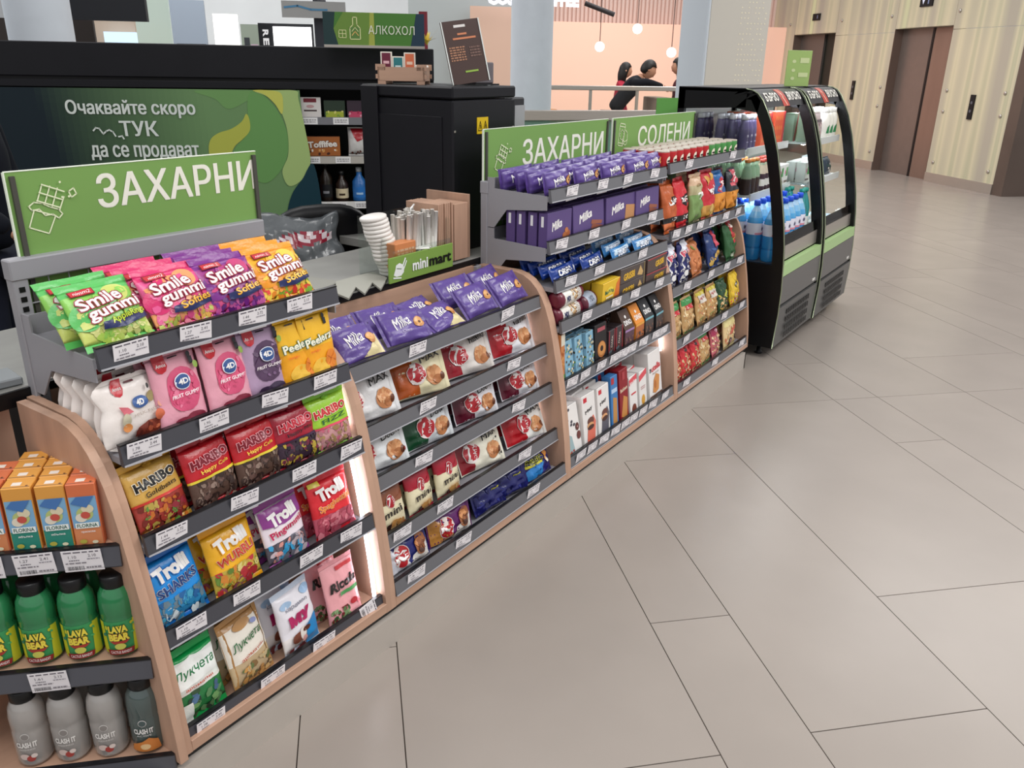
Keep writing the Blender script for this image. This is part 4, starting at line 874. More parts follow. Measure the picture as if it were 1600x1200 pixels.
crisp('green_pepper_crisps_bag', 'dark green crisps bag with red pepper', .15, .215, [(0, 1, '#2f5c34')], [('P', [(.4, .95), (.85, .98), (.9, .5), (.7, .4), (.5, .6)], '#b52a34'), ('E', .56, .86, .018, .012, '#e6dcd0'), ('G', .5, .4, .8, .7, 6, .012, ['#d9b45c']), ('E', .55, .14, .02, .012, '#cfd9c0')], 12)
def nuts(key, desc, w, h, base, ops, cols, seed): pouch(key, desc, w, h, .04, [(0, 1, base)], [('G', .04, .03, .96, .72, 80, .0085, cols), *ops], seal=base, sealh=.06, cat='nuts bag', crumple=.003, seed=seed)
NC = ['#dcb884', '#c99a64', '#e8cf9c', '#b9824c', '#d9c094', '#f0dcb4']
nuts('green_topped_nut_bag', 'green topped nut bag', .135, .185, '#cfa872', [('R', .03, .78, .97, .94, '#3f8f4c'), ('R', .2, .66, .84, .78, '#c9303a'), ('D', .25, .68, .8, .76, 2, '#f0d9d0'), ('R', .03, .03, .97, .08, '#3f8f4c')], NC, 13)
nuts('mixed_seed_bag', 'mixed seed bag with yellow top', .14, .185, '#c9a068', [('R', .03, .84, .97, .93, '#c9b83c'), ('P', [(.2, .62), (.85, .62), (.85, .85), (.2, .85)], '#d9d0c4'), ('T', 'ядки', .5, .74, .5, .08, '#b53a3c')], NC+['#8a9a5c', '#c97c5c'], 14)
nuts('green_black_nut_bag', 'dark green and yellow nut bag', .13, .18, '#2c5234', [('P', [(.03, .95), (.97, .95), (.97, .5), (.6, .38), (.2, .52), (.03, .6)], '#24482c'), ('E', .62, .52, .014, .016, '#c9c84a'), ('E', .78, .56, .012, .014, '#c9c84a')], NC+['#c9b83c'], 15)
nuts('yellow_nut_bag', 'yellow nut bag with black badge', .14, .19, '#e0ba2c', [('P', [(.03, .95), (.97, .95), (.97, .3), (.5, .42), (.03, .3)], '#e3be34'), ('E', .5, .64, .026, .022, '#181614'), ('P', [(.47, .52), (.6, .42), (.64, .56)], '#181614'), ('T', 'Nuts', .5, .64, .3, .08, W_, {'b': .03})], ['#c93a3c', '#d9b45c', '#8a6ab0', '#e6dcc4'], 16)
nuts('red_edged_nut_bag', 'red edged nut bag', .115, .165, '#cf3a3c', [('P', [(.03, .95), (.97, .95), (.97, .62), (.5, .8), (.03, .62)], '#cc2f38'), ('E', .5, .84, .012, .010, '#3a2a24')], NC+['#7a2c34', '#e0d0b0'], 17)
nuts('pink_edged_nut_bag', 'clear nut bag with magenta top', .13, .165, '#c96a74', [('R', .03, .74, .97, .94, '#a01c48'), ('E', .6, .84, .012, .010, '#e8c8d0')], NC+['#b9868a', '#8a4a4c'], 18)
pouch('pistachio_bag', 'large pale bag with two dark ovals', .19, .175, .04, [(0, 1, '#e3c894')], [('R', .03, .74, .97, .93, '#e6d694'), ('G', .05, .1, .95, .72, 34, .012, ['#e8cf9c', '#d9aa74', '#d0805c', '#f0dcb4']), ('E', .80, .36, .019, .027, '#3a3432'), ('E', .80, .36, .012, .016, '#b9848c'), ('E', .34, .24, .016, .022, '#3a3432'), ('E', .34, .24, .010, .012, '#b9848c'), ('P', [(.2, .5), (.7, .7), (.8, .6), (.4, .45)], '#c9604c')], seal='#e6d694', sealh=.06, cat='nuts bag', seed=19)
def ch(sn, zt, yf, rows): stock('crisps bay', sn, zt, yf, rows)
ch('top shelf', 1.208, .141, [('red_crisps_tin', [2.04+.0765*i for i in range(7)], 3, .077, 0, 0, {'jl': 0}), ('green_crisps_tin', [2.04+.0765*i for i in range(7, 12)], 3, .077, 0, 0, {'jl': 0})])
ch('second shelf', .913, .107, [('orange_corn_chips_bag', [2.102], 2, .07, 12, 8), ('red_corn_chips_bag', [2.235], 2, .07, 12, 8), ('beige_green_crisps_bag', [2.385], 2, .07, 6, 4), ('red_potato_crisps_bag', [2.55], 2, .07, 7, 2), ('blue_corn_snack_bag', [2.71], 2, .07, 10, 0), ('black_corn_snack_bag', [2.88], 2, .07, 6, 0)])
ch('third shelf', .652, .075, [('white_blue_puffs_bag', [2.096, 2.24], 2, .07, 10, 5), ('tan_pretzel_bag', [2.41], 2, .07, 18, 6), ('blue_nacho_bag', [2.63], 2, .07, 14, 3), ('green_pepper_crisps_bag', [2.87], 2, .07, 12, 3)])
ch('fourth shelf', .405, .034, [('green_topped_nut_bag', [2.09, 2.25], 3, .055, 12, 3), ('mixed_seed_bag', [2.42, 2.56], 3, .055, 12, 4), ('green_black_nut_bag', [2.715], 3, .055, 14, 3), ('yellow_nut_bag', [2.88], 3, .055, 12, 3)])
ch('bottom shelf', .19, .008, [('red_edged_nut_bag', [2.085, 2.21, 2.335], 3, .055, 12, 4), ('green_topped_nut_bag', [2.46], 2, .055, 14, 3), ('pink_edged_nut_bag', [2.60], 3, .055, 12, 4), ('pistachio_bag', [2.80], 3, .055, 10, 4)])

# ======== drinks bay ========
def florina(key, desc, base, low, wd):
    carton(key, desc, .055, .142, .042, base, [('R', .04, .0, .96, .80, '#7fb0d4'), ('R', .04, .0, .96, .30, low), ('E', .5, .52, .016, .015, '#b9c47c'), ('E', .36, .46, .011, .010, '#e6dcc8'), ('E', .62, .60, .012, .010, '#dfd4b4'), ('E', .52, .50, .009, .008, '#c9564a'), ('P', [(.08, .7), (.6, .62), (.9, .8), (.3, .8)], '#4a78b4'),
        ('R', .12, .29, .92, .38, '#eef3ee'), ('T', 'FLORINA', .52, .335, .70, .06, '#25584a', {'b': .02}), ('T', wd, .52, .23, .48, .035, W_), ('E', .7, .06, .006, .004, '#e9e2c0'), ('E', .3, .08, .007, .005, '#b9b04a')],
        [('R', .3, .25, .62, .6, '#f0e4d8'), ('E', .85, .2, .0025, .0025, '#7a4a2c')], [('R', .1, .2, .9, .8, '#d98a5c')], cat='juice carton')
florina('yellow_juice_carton', 'yellow and teal juice carton', '#e2a04a', '#2f8a78', 'ябълка'); florina('orange_juice_carton', 'orange juice carton', '#d9744a', '#d98a5c', 'праскова')
rp = [(.02, 0), (.034, .003), (.0375, .012), (.0375, .092), (.0362, .098), (.0375, .104), (.0375, .128), (.0345, .150), (.028, .163), (.023, .168), (.023, .176)]
GRB = mat('green_drink_bottle', '#1f8c4a', rough=.12, spec=.6, coat=.5, trans=.45, vc=True)
roundpack('green_drink_bottle', 'green yellow-labelled drink bottle', rp, ['#3fa468']*10, label=(.010, .092, '#3f9a5c', [('P', [(.0, .0), (.22, .0), (.16, 1), (.0, 1)], '#c9c832'), ('P', [(.78, .0), (1, .0), (1, 1), (.84, 1)], '#c9c832'), ('G', .15, .2, .85, .95, 16, .006, ['#2f7f6a', '#4fae6a', '#c9c832']), ('T', 'LAVA', .5, .80, .40, .22, '#ecd84c', {'ol': ('#2a3a20', .05), 'b': .06}), ('T', 'BEAR', .5, .56, .42, .22, '#ecd84c', {'ol': ('#7a2c20', .05), 'b': .06}), ('P', [(.3, .44), (.7, .44), (.62, .36), (.38, .36)], '#a8382c'), ('E', .5, .28, .010, .008, '#c9c85a'), ('P', [(.26, .03), (.74, .03), (.78, .19), (.22, .19)], '#8e2424'), ('T', 'CACTUS BANDIT', .5, .11, .42, .085, '#ecd9d4', {'b': .02})]),
    cap=([(.0245, .166), (.0262, .168), (.0262, .192), (.0240, .195), (0, .195)], '#141416'), mtl=GRB, n=28)
CLB = mat('clear_drink_bottle', '#8a8480', rough=.08, spec=.6, coat=.6, trans=.5, vc=True)
roundpack('clear_drink_bottle', 'clear black-capped drink bottle', [(r*.98, z) for r, z in rp], ['#d2cdc8']*10, label=(.010, .100, None, [('E', .5, .86, .009, .009, '#d0ccc8'), ('E', .5, .86, .0075, .0075, '#8c8682'), ('T', 'CLASH IT', .5, .62, .46, .16, '#eeeae6', {'b': .04}), ('T', 'FRESHNESS', .5, .49, .34, .05, '#cfcac6'), ('E', .42, .28, .009, .008, '#d9c4bc'), ('E', .55, .22, .008, .008, '#a8433c'), ('E', .62, .3, .006, .006, '#e0d0c8')]), cap=([(.0245, .166), (.0262, .168), (.0262, .192), (.0240, .195), (0, .195)], '#141416'), mtl=CLB, n=28)
roundpack('amber_drink_bottle', 'grey-green orange-print drink bottle', [(r*.98, z) for r, z in rp], ['#6a7c7a']*10, label=(.010, .100, None, [('E', .5, .86, .009, .009, '#d0ccc8'), ('E', .5, .86, .0075, .0075, '#4c5a5a'), ('T', 'CLASH IT', .5, .62, .46, .16, '#eeeae6', {'b': .04}), ('T', 'ACTIVE', .5, .49, .34, .05, '#cfcac6'), ('P', [(.15, .0), (.85, .0), (.8, .3), (.6, .42), (.45, .32), (.2, .22)], '#cf7f3c'), ('E', .5, .16, .010, .008, '#e6c08c')]), cap=([(.0245, .166), (.0262, .168), (.0262, .192), (.0240, .195), (0, .195)], '#141416'), mtl=CLB, n=28)
def dr(sn, zt, s, rows, CC): stock('drinks bay', sn, zt+.026, 0.0, rows, axis=CC)
dr('upper shelf', .662, 0, [('orange_juice_carton', [.058], 4, .044, 0, 2, {'jl': 0, 'jy': 1, 'xj': .004}), ('yellow_juice_carton', [.118, .178], 4, .044, 0, 2, {'jl': 0, 'jy': 1, 'xj': .004}), ('orange_juice_carton', [.238, .298], 3, .044, 0, 2, {'jl': 0, 'jy': 1})], C1)
dr('middle shelf', .392, 0, [('green_drink_bottle', [.062, .143, .224, .305], 3, .080, 0, 4, {'jl': 0, 'dy': .004})], C2)
dr('lower shelf', .142, 0, [('amber_drink_bottle', [.062], 2, .080, 0, 0, {'jl': 0}), ('clear_drink_bottle', [.142, .222, .302], 3, .080, 0, 2, {'jl': 0, 'jx': .001})], C3)
# ------------------------------------------------------------------ open fridges
FRONT = [(.25, 1.5), (.215, 1.495), (.18, 1.478), (.15, 1.445), (.115, 1.385), (.08, 1.31), (.035, 1.18), (0, 1.04), (-.03, .90), (-.052, .79), (-.07, .67), (-.08, .56), (-.088, .42), (-.088, .28), (-.078, .07)]
def fr_y(z):
    for (y0, z0), (y1, z1) in zip(FRONT[:-1], FRONT[1:]):
        if z1 <= z <= z0: return y0+(y1-y0)*(z0-z)/(z0-z1+1e-9)
    return .25
GLASS = clear_glass('clear_glass', (.97, .99, .98, 1))
FP = mat('fridge_paint', rough=.35, vc=True, spec=.35)
def fridge(x0, Wf, label, dy=0.0, sy=(.215, .17)):
    r = empty('open_fridge', (x0, dy, 0), label=label, category='fridge')
    k = '#0b0b0d'
    for sx, nm in ((0, 'side_frame'), (Wf-.03, 'side_frame')):
        b = MB(); x1 = sx+.03
        up = [p for p in FRONT if p[1] >= .56]
        inner = [(p[0]+.062, p[1]) for p in up if p[1] < 1.43]
        for (a, c) in zip(up[:-1], up[1:]):
            w_ = .062 if a[1] < 1.44 else .06
            b.prism([a, c, (c[0]+.062, c[1]), (a[0]+.062, a[1]-(.0 if a[1] < 1.45 else .03))], sx, x1, k)
        b.prism([(.24, 1.5), (.24, 1.405), (.64, 1.385), (.64, 1.5)], sx, x1, k)
        b.prism([(.20, 1.49), (.16, 1.44), (.17, 1.38), (.30, 1.40)], sx, x1, k)
        b.prism([(.60, .06), (.60, 1.5), (.64, 1.5), (.64, .06)], sx, x1, k)
        b.prism([p for p in FRONT if p[1] <= .56]+[(.64, .07), (.64, .56)], sx, x1, k)
        o = b.obj(nm, FP, r)
        g = MB(); g.prism([(p[0]+.06, p[1]) for p in up if p[1] < 1.40]+[(.60, .56), (.60, 1.39)], sx+.012, sx+.018, '#ffffff'); g.obj('side_glass', GLASS, o)
        t = MB(); pts = [(sx+.004 if sx < .1 else x1-.004, p[0]-.002, p[1]) for p in FRONT]
        t.tube(pts, .004, 5, '#9aa488'); t.obj('edge_trim', mat('trim_chrome', rough=.25, metal=.6, vc=True), o)
    a, c = .03, Wf-.03
    MB().box(a, .60, .07, c, .64, 1.46, '#d4d2cc').obj('back_wall', FP, r)
    MB().box(0, .25, 1.485, Wf, .64, 1.505, '#26262a').obj('top_panel', FP, r)
    # canopy with lettering
    pr = [(.26, 1.498), (.215, 1.493), (.185, 1.475), (.160, 1.44), (.145, 1.405), (.17, 1.405), (.26, 1.43)]
    cn = MB().prism(pr, a, c, '#3c3b3d')
    seg = [(.215, 1.493), (.185, 1.475), (.160, 1.44), (.145, 1.405)]
    ln = [0]
    for p, q in zip(seg[:-1], seg[1:]): ln.append(ln[-1]+math.hypot(q[0]-p[0], q[1]-p[1]))
    Ht = ln[-1]; Wt = c-a
    def P(u, v, e):
        d = min(max((1-v)*Ht, 0), Ht-1e-6)
        for i in range(3):
            if ln[i] <= d <= ln[i+1]:
                t = (d-ln[i])/(ln[i+1]-ln[i]); p, q = seg[i], seg[i+1]; nx, nz = (q[1]-p[1]), -(q[0]-p[0]); m_ = math.hypot(nx, nz)
                return (a+u*Wt, p[0]+(q[0]-p[0])*t + nx/m_*e, p[1]+(q[1]-p[1])*t + nz/m_*e)
        return (a+u*Wt, .2, 1.48)
    art(cn, P, Wt, Ht, [('P', [(.42, 1), (.56, 1), (.62, 0), (.47, 0)], '#c4493c'), ('L', [(.47, .95), (.52, .5), (.50, .45), (.56, .05)], .012, '#f0c0a8'), ('T', 'БЪРЗО', .24, .5, .30, .46, '#eeeae0', {'b': .03}), ('T', 'ВКУСНО', .79, .5, .34, .46, '#eeeae0', {'b': .03})], cell=.02, e0=.0015, step=.0008)
    cn.obj('canopy', FP, r)
    MB().box(a+.02, .20, 1.398, c-.02, .23, 1.404, '#ffffff').obj('led_lamp', mat('fridge_led', '#eef4ff', emit=22), r)
    for z, yf in ((1.175, sy[0]), (.925, sy[1])):
        s_ = MB().box(a, yf, z-.012, c, .60, z, '#cfd2d2'); o = s_.obj('shelf', FP, r)
        MB().box(a, yf-.008, z-.03, c, yf, z+.012, '#c9ccc8').obj('price_rail', FP, o)
        MB().box(a+.03, yf+.03, z-.018, c-.03, yf+.045, z-.013, '#ffffff').obj('led_lamp', mat('fridge_led', '#eef4ff', emit=22), o)
    MB().box(a, .0, .545, c, .60, .56, '#8f9294').obj('deck', STEEL, r)
    rs = MB().prism([(-.052, .575), (-.048, .66), (-.042, .66), (-.02, .575)], a, c, '#b5b3ae'); rs.obj('front_riser', STEEL, r)
    MB().prism([(-.050, .66), (-.040, .72), (-.036, .72), (-.044, .66)], a, c, '#ffffff').obj('riser_glass', GLASS, r)
    def fp(z0, z1, col, nm, m_=None, out=.004):
        MB().prism([(fr_y(z1)-out, z1), (fr_y(z0)-out, z0), (fr_y(z0)+.03, z0), (fr_y(z1)+.03, z1)], a-.022, c+.022, col).obj(nm, m_ or FP, r)
    fp(.50, .565, '#a3c286', 'green_band'); fp(.335, .497, '#5f5d5c', 'lower_panel'); fp(.318, .335, '#0c0c0c', 'gap', out=-.01)
    pn = MB().prism([(fr_y(.315)-.006, .315), (-.084, .075), (-.05, .075), (-.05, .315)], a-.022, c+.022, '#5a5958')
    pn.obj('grille_panel', FP, r)
    gl = MB()
    for i in range(14):
        x = a+Wf*.16+i*(Wf*.60/14)
        for j in range(4): gl.box(x, -.0975, .105+j*.048, x+.016, -.094, .135+j*.048, '#2c2c2c')
    o = gl.obj('grille_slots', FP, r, kind='stuff')
    MB().box(Wf-.14, fr_y(.35)-.007, .35, Wf-.09, fr_y(.35)-.003, .365, '#d9d7d2').obj('name_badge', FP, r)
    for x in (.09, Wf-.09):
        for y in (.02, .55):
            MB().lathe([(.022, 0), (.024, .01), (.014, .02), (.012, .075)], 12, cx=x, cy=y, col='#0d0d0f').obj('foot', BLACK, r)
    return r
f1 = fridge(3.195, .795, 'black curved open fridge with blue water bottles, directly beside the crisps bay', .0)
f2 = fridge(3.998, .81, 'black curved open fridge farthest away, with white jugs and salads', -.012, (.12, .085))
# ---- contents
BW = mat('blue_water_bottle', '#2f9be0', rough=.1, spec=.6, coat=.4, trans=.3, vc=True)
wp = [(.038, 0), (.046, .01), (.046, .07), (.043, .08), (.046, .09), (.046, .22), (.040, .245), (.027, .28), (.015, .305), (.013, .32)]
roundpack('water_bottle', 'large blue water bottle', wp, ['#2590d8', '#2f9fe6', '#1f86cc', '#2f9fe6', '#3aa6ea', '#57b8f0', '#8fd0f6', '#bfe4fa', '#9ad6f6'], label=(.15, .215, '#e4e2ee', [('R', 0, 0, 1, .18, '#d98a9a'), ('T', 'devin', .5, .56, .34, .4, '#3a3460', {'b': .04})]), cap=([(.019, .312), (.019, .338), (.016, .341), (0, .341)], '#1c4fd0'), cat='bottle', mtl=BW, n=16)
roundpack('teal_water_bottle', 'teal green water bottle', [(r*.8, z*1.05) for r, z in wp], ['#2a9c9c']*9, label=(.125, .18, '#e4e6e4', []), cap=([(.018, .33), (.018, .352), (0, .354)], '#1f8a7a'), mtl=BW, n=14)
roundpack('purple_milk_bottle', 'dark purple chocolate milk bottle', [(.026, 0), (.028, .005), (.028, .11), (.022, .145), (.019, .16)], ['#5c4f78', '#4f4668', '#554a72', '#5c5278'], label=(.02, .11, None, [('T', 'Milka', .5, .6, .4, .16, '#e0dce8', {'sh': .25}), ('R', .3, .2, .7, .26, '#b5aecb')]), cap=([(.021, .16), (.021, .185), (.019, .188), (0, .188)], '#e4e0e6'), n=14)
roundpack('brown_juice_bottle', 'small green-necked brown drink bottle', [(.028, 0), (.031, .006), (.031, .09), (.030, .10), (.024, .14), (.016, .16), (.016, .18)], ['#2a1c1a', '#33221f', '#8a9a80', '#7f9a7c', '#7a9a7c', '#8fae90'], cap=([(.018, .18), (.018, .197), (0, .199)], '#c97c3c'), n=14)
roundpack('dark_juice_bottle', 'slim dark juice bottle', [(.024, 0), (.026, .005), (.026, .10), (.015, .15), (.013, .165)], ['#2a1a22', '#3a2430', '#c9b9a4', '#8a9a80'], label=(.03, .07, '#d9d4cc', []), cap=([(.015, .165), (.015, .182), (0, .183)], '#c24a3c'), n=12)
roundpack('white_milk_bottle', 'white milk bottle with green print', [(.038, 0), (.040, .006), (.040, .12), (.032, .15), (.026, .16)], ['#e6e4da']*4, label=(.02, .10, None, [('P', [(.2, .1), (.8, .1), (.7, .6), (.5, .8), (.3, .6)], '#2f7f4c')]), cap=([(.028, .16), (.028, .19), (0, .193)], '#eeeeea'), n=14)
roundpack('orange_juice_bottle', 'small bottle of orange juice', [(.026, 0), (.028, .006), (.028, .09), (.02, .11)], ['#e8a42c', '#f0b43c', '#f0c45c'], cap=([(.021, .11), (.021, .125), (0, .126)], '#f2efe6'), n=14)
carton('red_can_pack', 'red shrink pack of cans', .17, .19, .10, '#d25a3c', [('R', .86, 0, 1, 1, '#b52a3c'), *[('E', .14+.17*i, .2+.3*j, .009, .013, '#e08a4c') for i in range(4) for j in range(3)]], [('R', .05, .05, .95, .95, '#e6dcd6')], cat='drink pack')
carton('striped_snack_pack', 'green and red striped snack pack', .09, .17, .06, '#9ab09a', [('P', [(.2, 0), (.5, 0), (.95, 1), (.7, 1)], '#c23a3c'), ('P', [(.5, 0), (.6, 0), (1, .7), (1, .9)], '#8aa63c')], cat='snack pack')
pouch('tray_meat_pack', 'grey and pink sliced meat pack', .16, .17, .03, [(0, 1, '#b9a8a4')], [('G', .08, .1, .92, .6, 20, .014, ['#6a4a50', '#c98a8a', '#8a6064', '#d9c4c0']), ('R', .1, .62, .9, .72, '#5a4a4e')], cat='snack pack', seed=51)
carton('white_green_pack', 'white pink-green pack', .085, .125, .06, '#e4e2dc', [('E', .3, .6, .011, .014, '#d9609a'), ('P', [(.4, .4), (.9, .4), (.9, .85), (.5, .8)], '#4f9a50'), ('R', .1, .1, .9, .2, '#6a5a50')], cat='snack pack')
pouch('salad_bag', 'clear bag of mixed salad', .17, .14, .06, [(0, 1, '#c9cfd0')], [('G', .08, .1, .92, .85, 40, .013, ['#b9c9d4', '#e0e2e0', '#7a4038', '#3c6a9a', '#d9c0b0', '#5c8ab0'])], cat='salad bag', seed=52)
pouch('dark_snack_bag', 'dark bag with orange print', .15, .12, .05, [(0, 1, '#1f2c38')], [('G', .1, .1, .9, .6, 16, .014, ['#d97f3c', '#2a4a3c', '#1a2430', '#b9b0a4'])], cat='snack bag', seed=53)
carton('sandwich_box', 'clear wedge box with a filled sandwich', .16, .08, .09, '#e4d4bc', [('G', .05, .1, .95, .6, 18, .010, ['#7a3c2c', '#c9704c', '#5a8a3c', '#e6d8c0', '#3c2420'])], [('R', .05, .05, .95, .95, '#b9d4e4')], cat='sandwich')
def frow(fr, key, xs, ys, z, fn, where, **kw):
    n = 0
    for j, y in enumerate(ys):
        for i, x in enumerate(xs):
            k = KIND[key]; lab = '%s, %s%s%s of %s' % (k.desc, (ORD[i]+' from left, ') if len(xs) > 1 else '', (['front', 'second', 'third', 'back'][j]+' row, ') if len(ys) > 1 else '', where, fn)
            put(key, (fr.location.x+x, fr.location.y+y, z), R(random.uniform(-4, 4)), R(kw.get('lean', 0)), label=lab, group=(k.desc+' in the '+fn) if len(xs)*len(ys) > 1 else None)
N1, N2 = 'near fridge', 'far fridge'
frow(f1, 'purple_milk_bottle', [.075, .14, .205], [.26, .33, .40, .52], 1.176, N1, 'top shelf')
frow(f1, 'red_can_pack', [.36, .60], [.275, .40], 1.176, N1, 'top shelf')
frow(f1, 'brown_juice_bottle', [.075, .145, .215], [.215, .285, .36, .45], .926, N1, 'middle shelf')
frow(f1, 'dark_juice_bottle', [.30, .36, .42, .48, .54], [.205, .275], .926, N1, 'middle shelf'); frow(f1, 'white_green_pack', [.62, .71], [.21, .29], .926, N1, 'middle shelf')
frow(f1, 'water_bottle', [.085, .183, .281, .379, .477, .575], [.035, .135, .235, .335], .561, N1, 'deck'); frow(f1, 'teal_water_bottle', [.665, .735], [.05, .14], .561, N1, 'deck')
frow(f2, 'striped_snack_pack', [.085], [.17, .25], 1.176, N2, 'top shelf'); frow(f2, 'tray_meat_pack', [.22, .40], [.16, .21, .26], 1.176, N2, 'top shelf', lean=8); frow(f2, 'white_milk_bottle', [.56, .65, .74], [.175, .265], 1.176, N2, 'top shelf')
frow(f2, 'white_green_pack', [.09, .19, .29], [.14, .21], .926, N2, 'middle shelf'); frow(f2, 'salad_bag', [.44], [.14, .21], .926, N2, 'middle shelf', lean=10); frow(f2, 'dark_snack_bag', [.66], [.13], .926, N2, 'middle shelf', lean=14)
frow(f2, 'salad_bag', [.13, .31], [.03, .11], .561, N2, 'deck', lean=12); frow(f2, 'sandwich_box', [.50, .69], [.10, .21], .561, N2, 'deck'); frow(f2, 'orange_juice_bottle', [.66, .73], [.015], .561, N2, 'deck')
# raised clear sign on the far fridge
sg = MB().box(-.001, 0, 0, .20, .006, .22, '#9ab56a', .001)
art(sg, flatP(0, 0, .2, .22, 0), .2, .22, [('E', .28, .70, .016, .010, '#c4d09a'), ('E', .28, .46, .016, .010, '#c4d09a'), ('E', .28, .24, .016, .010, '#c4d09a'), ('R', .52, .66, .90, .80, '#c4d09a'), ('R', .50, .28, .90, .40, '#c4d09a')], cell=.1)
o = sg.obj('fridge_top_sign', mat('acrylic_sign', rough=.3, vc=True), loc=(4.13, .33, 1.498), rot=(0, 0, R(-30))); o['label'] = 'pale green acrylic sign standing on the far fridge top'; o['category'] = 'sign'
MB().box(-.03, -.03, 0, .23, .04, .006, '#1a1a1c').obj('sign_base', BLACK, o)
# ------------------------------------------------------------------ things on and behind the worktop
m = MB(); CK = '#1b1b20'
root = empty('coffee_machine', (1.0, .55, .92), label='tall black vending coffee machine standing on the worktop, back towards us', category='coffee machine')
MB().box(0, 0, .0, .40, .45, .558, CK, .006).obj('body', BLACKM, root)
MB().box(-.002, -.002, .562, .402, .452, .605, CK, .006).obj('hood', BLACKM, root)
MB().box(-.004, .05, .02, .0, .44, .50, '#202026', .001).obj('side_door', BLACKM, root)
MB().box(-.012, .36, .02, -.003, .445, .60, '#141418', .002).obj('hinge_strip', BLACKM, root)
s = MB().box(.145, -.0025, .435, .215, 0, .495, '#d9b51c'); P = flatP(.145, .435, .07, .06, -.0025)
art(s, P, .07, .06, [('L', [(.1, .2), (.44, .2), (.27, .75), (.1, .2)], .0028, '#181408'), ('L', [(.56, .2), (.90, .2), (.73, .75), (.56, .2)], .0028, '#181408'), ('L', [(.27, .32), (.27, .52)], .003, '#181408'), ('L', [(.73, .32), (.73, .52)], .003, '#181408')]); s.obj('warning_sticker', SIGN, root)
for x, z in ((.01, .45), (.01, .10), (.385, .45)): MB().box(x-.004, -.004, z-.004, x+.004, 0, z+.004, '#b9b9bd', .001).obj('screw', STEEL, root)
MB().box(.405, .02, .36, .50, .30, .56, '#232328', .006).box(.42, .014, .37, .492, .021, .53, '#9a9a9e').obj('coin_unit', mat('shelf_paint', rough=.45, vc=True), root)
TOP = .92+.605
def wood_tray(loc, rz):
    t = empty('sugar_tray', loc, rz, label='light plywood tray with interlocked corners on the coffee machine', category='tray')
    c = '#c9a27c'
    for nm, (x0, y0, x1, y1) in {'front': (0, 0, .18, .006), 'back': (0, .144, .18, .15), 'left': (0, 0, .006, .15), 'right': (.174, 0, .18, .15)}.items():
        b = MB().box(x0, y0, .012, x1, y1, .062, c)
        if nm in ('front', 'back'): b.box(x0-.008, y0, .05, x0+.03, y1, .072, c).box(x1-.03, y0, .05, x1+.008, y1, .072, c).box(x0, y0, 0, x0+.03, y1, .014, c).box(x1-.03, y0, 0, x1, y1, .014, c).box(x0-.008, y0, .02, x0, y1, .036, c).box(x1, y0, .02, x1+.008, y1, .036, c)
        b.obj('side_board', WOODX if nm in ('front', 'back') else WOOD, t)
    MB().box(.005, .005, .012, .175, .145, .018, c).obj('bottom', WOODX, t)
    return t
wood_tray((1.02, .93, TOP), R(-58))
def sachet(loc, rz, base, mid, lab):
    b = MB().box(-.022, -.004, 0, .022, .004, .085, '#e8e0d4', .001)
    art(b, flatP(-.022, 0, .044, .085, -.004), .044, .085, [('R', .12, .05, .88, .95, base), ('R', .25, .5, .75, .62, mid), ('E', .5, .25, .010, .010, '#d9b48a')], cell=.05)
    o = b.obj('tea_sachet', CARD, loc=loc, rot=(0, 0, rz)); o['label'] = lab; o['category'] = 'tea sachet'
dv = Vector((math.cos(R(-58)), math.sin(R(-58)), 0)); nv = Vector((-dv.y, dv.x, 0)); o0 = Vector((1.02, .93, TOP+.019))
for t, hz, base, mid, lab in ((.03, .012, '#6a2038', '#e0b0b8', 'maroon tea sachet at the left end of the plywood tray'), (.075, -.004, '#2c7a80', '#d0e4e4', 'teal tea sachet in the middle of the plywood tray'), (.12, .010, '#d9724c', '#f0d0b8', 'orange tea sachet right of the teal one in the tray')):
    sachet(o0+dv*t+nv*.03+Vector((0, 0, hz)), R(-55), base, mid, lab)
b = MB()
for i in range(3): b.lathe([(.02, 0), (.024, .045), (.022, .05), (0, .052)], 12, cx=0, cz=0, cy=0, col='#efe8de') if i == 0 else None
for i in range(2):
    p = o0+dv*(.14+.015*i)+nv*(.08+.045*i); o = b.obj('creamer_cup', CARD, loc=tuple(p)); o['label'] = 'white creamer cup in the plywood tray, ' + ('nearer the tea sachets' if i == 0 else 'nearer the menu stand'); o['category'] = 'cup'; o['group'] = 'creamer cups'
mn = empty('menu_stand', (1.12, .645, TOP), R(-30), label='slanted acrylic stand with dark brown price menu on the coffee machine', category='menu stand')
b = MB().box(0, -.002, 0, .155, .002, .225, '#4b3a36')
art(b, flatP(0, 0, .155, .225, -.002), .155, .225, [('R', .32, .89, .62, .93, '#d9d4d0'), ('R', .38, .77, .62, .80, '#c9805c'), ('R', .24, .70, .84, .73, '#c9805c'), ('D', .1, .36, .5, .60, 6, '#a87a60'), ('D', .62, .40, .9, .58, 4, '#7a6058'), ('R', .4, .17, .74, .20, '#8fae4c'), ('R', .0, .0, .03, 1, '#d4d8d4'), ('R', .97, 0, 1, 1, '#d4d8d4')], cell=.2)
o = b.obj('menu_card', mat('menu_gloss', rough=.12, vc=True), mn); o.rotation_euler = (R(-12), R(-8), 0)
MB().box(0, -.005, -.0, .155, .07, .004, '#dfe3e0').obj('foot', GLASS, mn)
b = MB().box(0, 0, .006, .10, .10, .085, '#6a6468', .004).box(-.01, -.01, 0, .12, .11, .006, '#18181a'); o = b.obj('bean_hopper_lid', mat('smoky_plastic', rough=.2, vc=True), loc=(1.285, .66, TOP), rot=(0, 0, R(-10))); o['label'] = 'smoky plastic box on a black plate, right of the menu stand'; o['category'] = 'container'

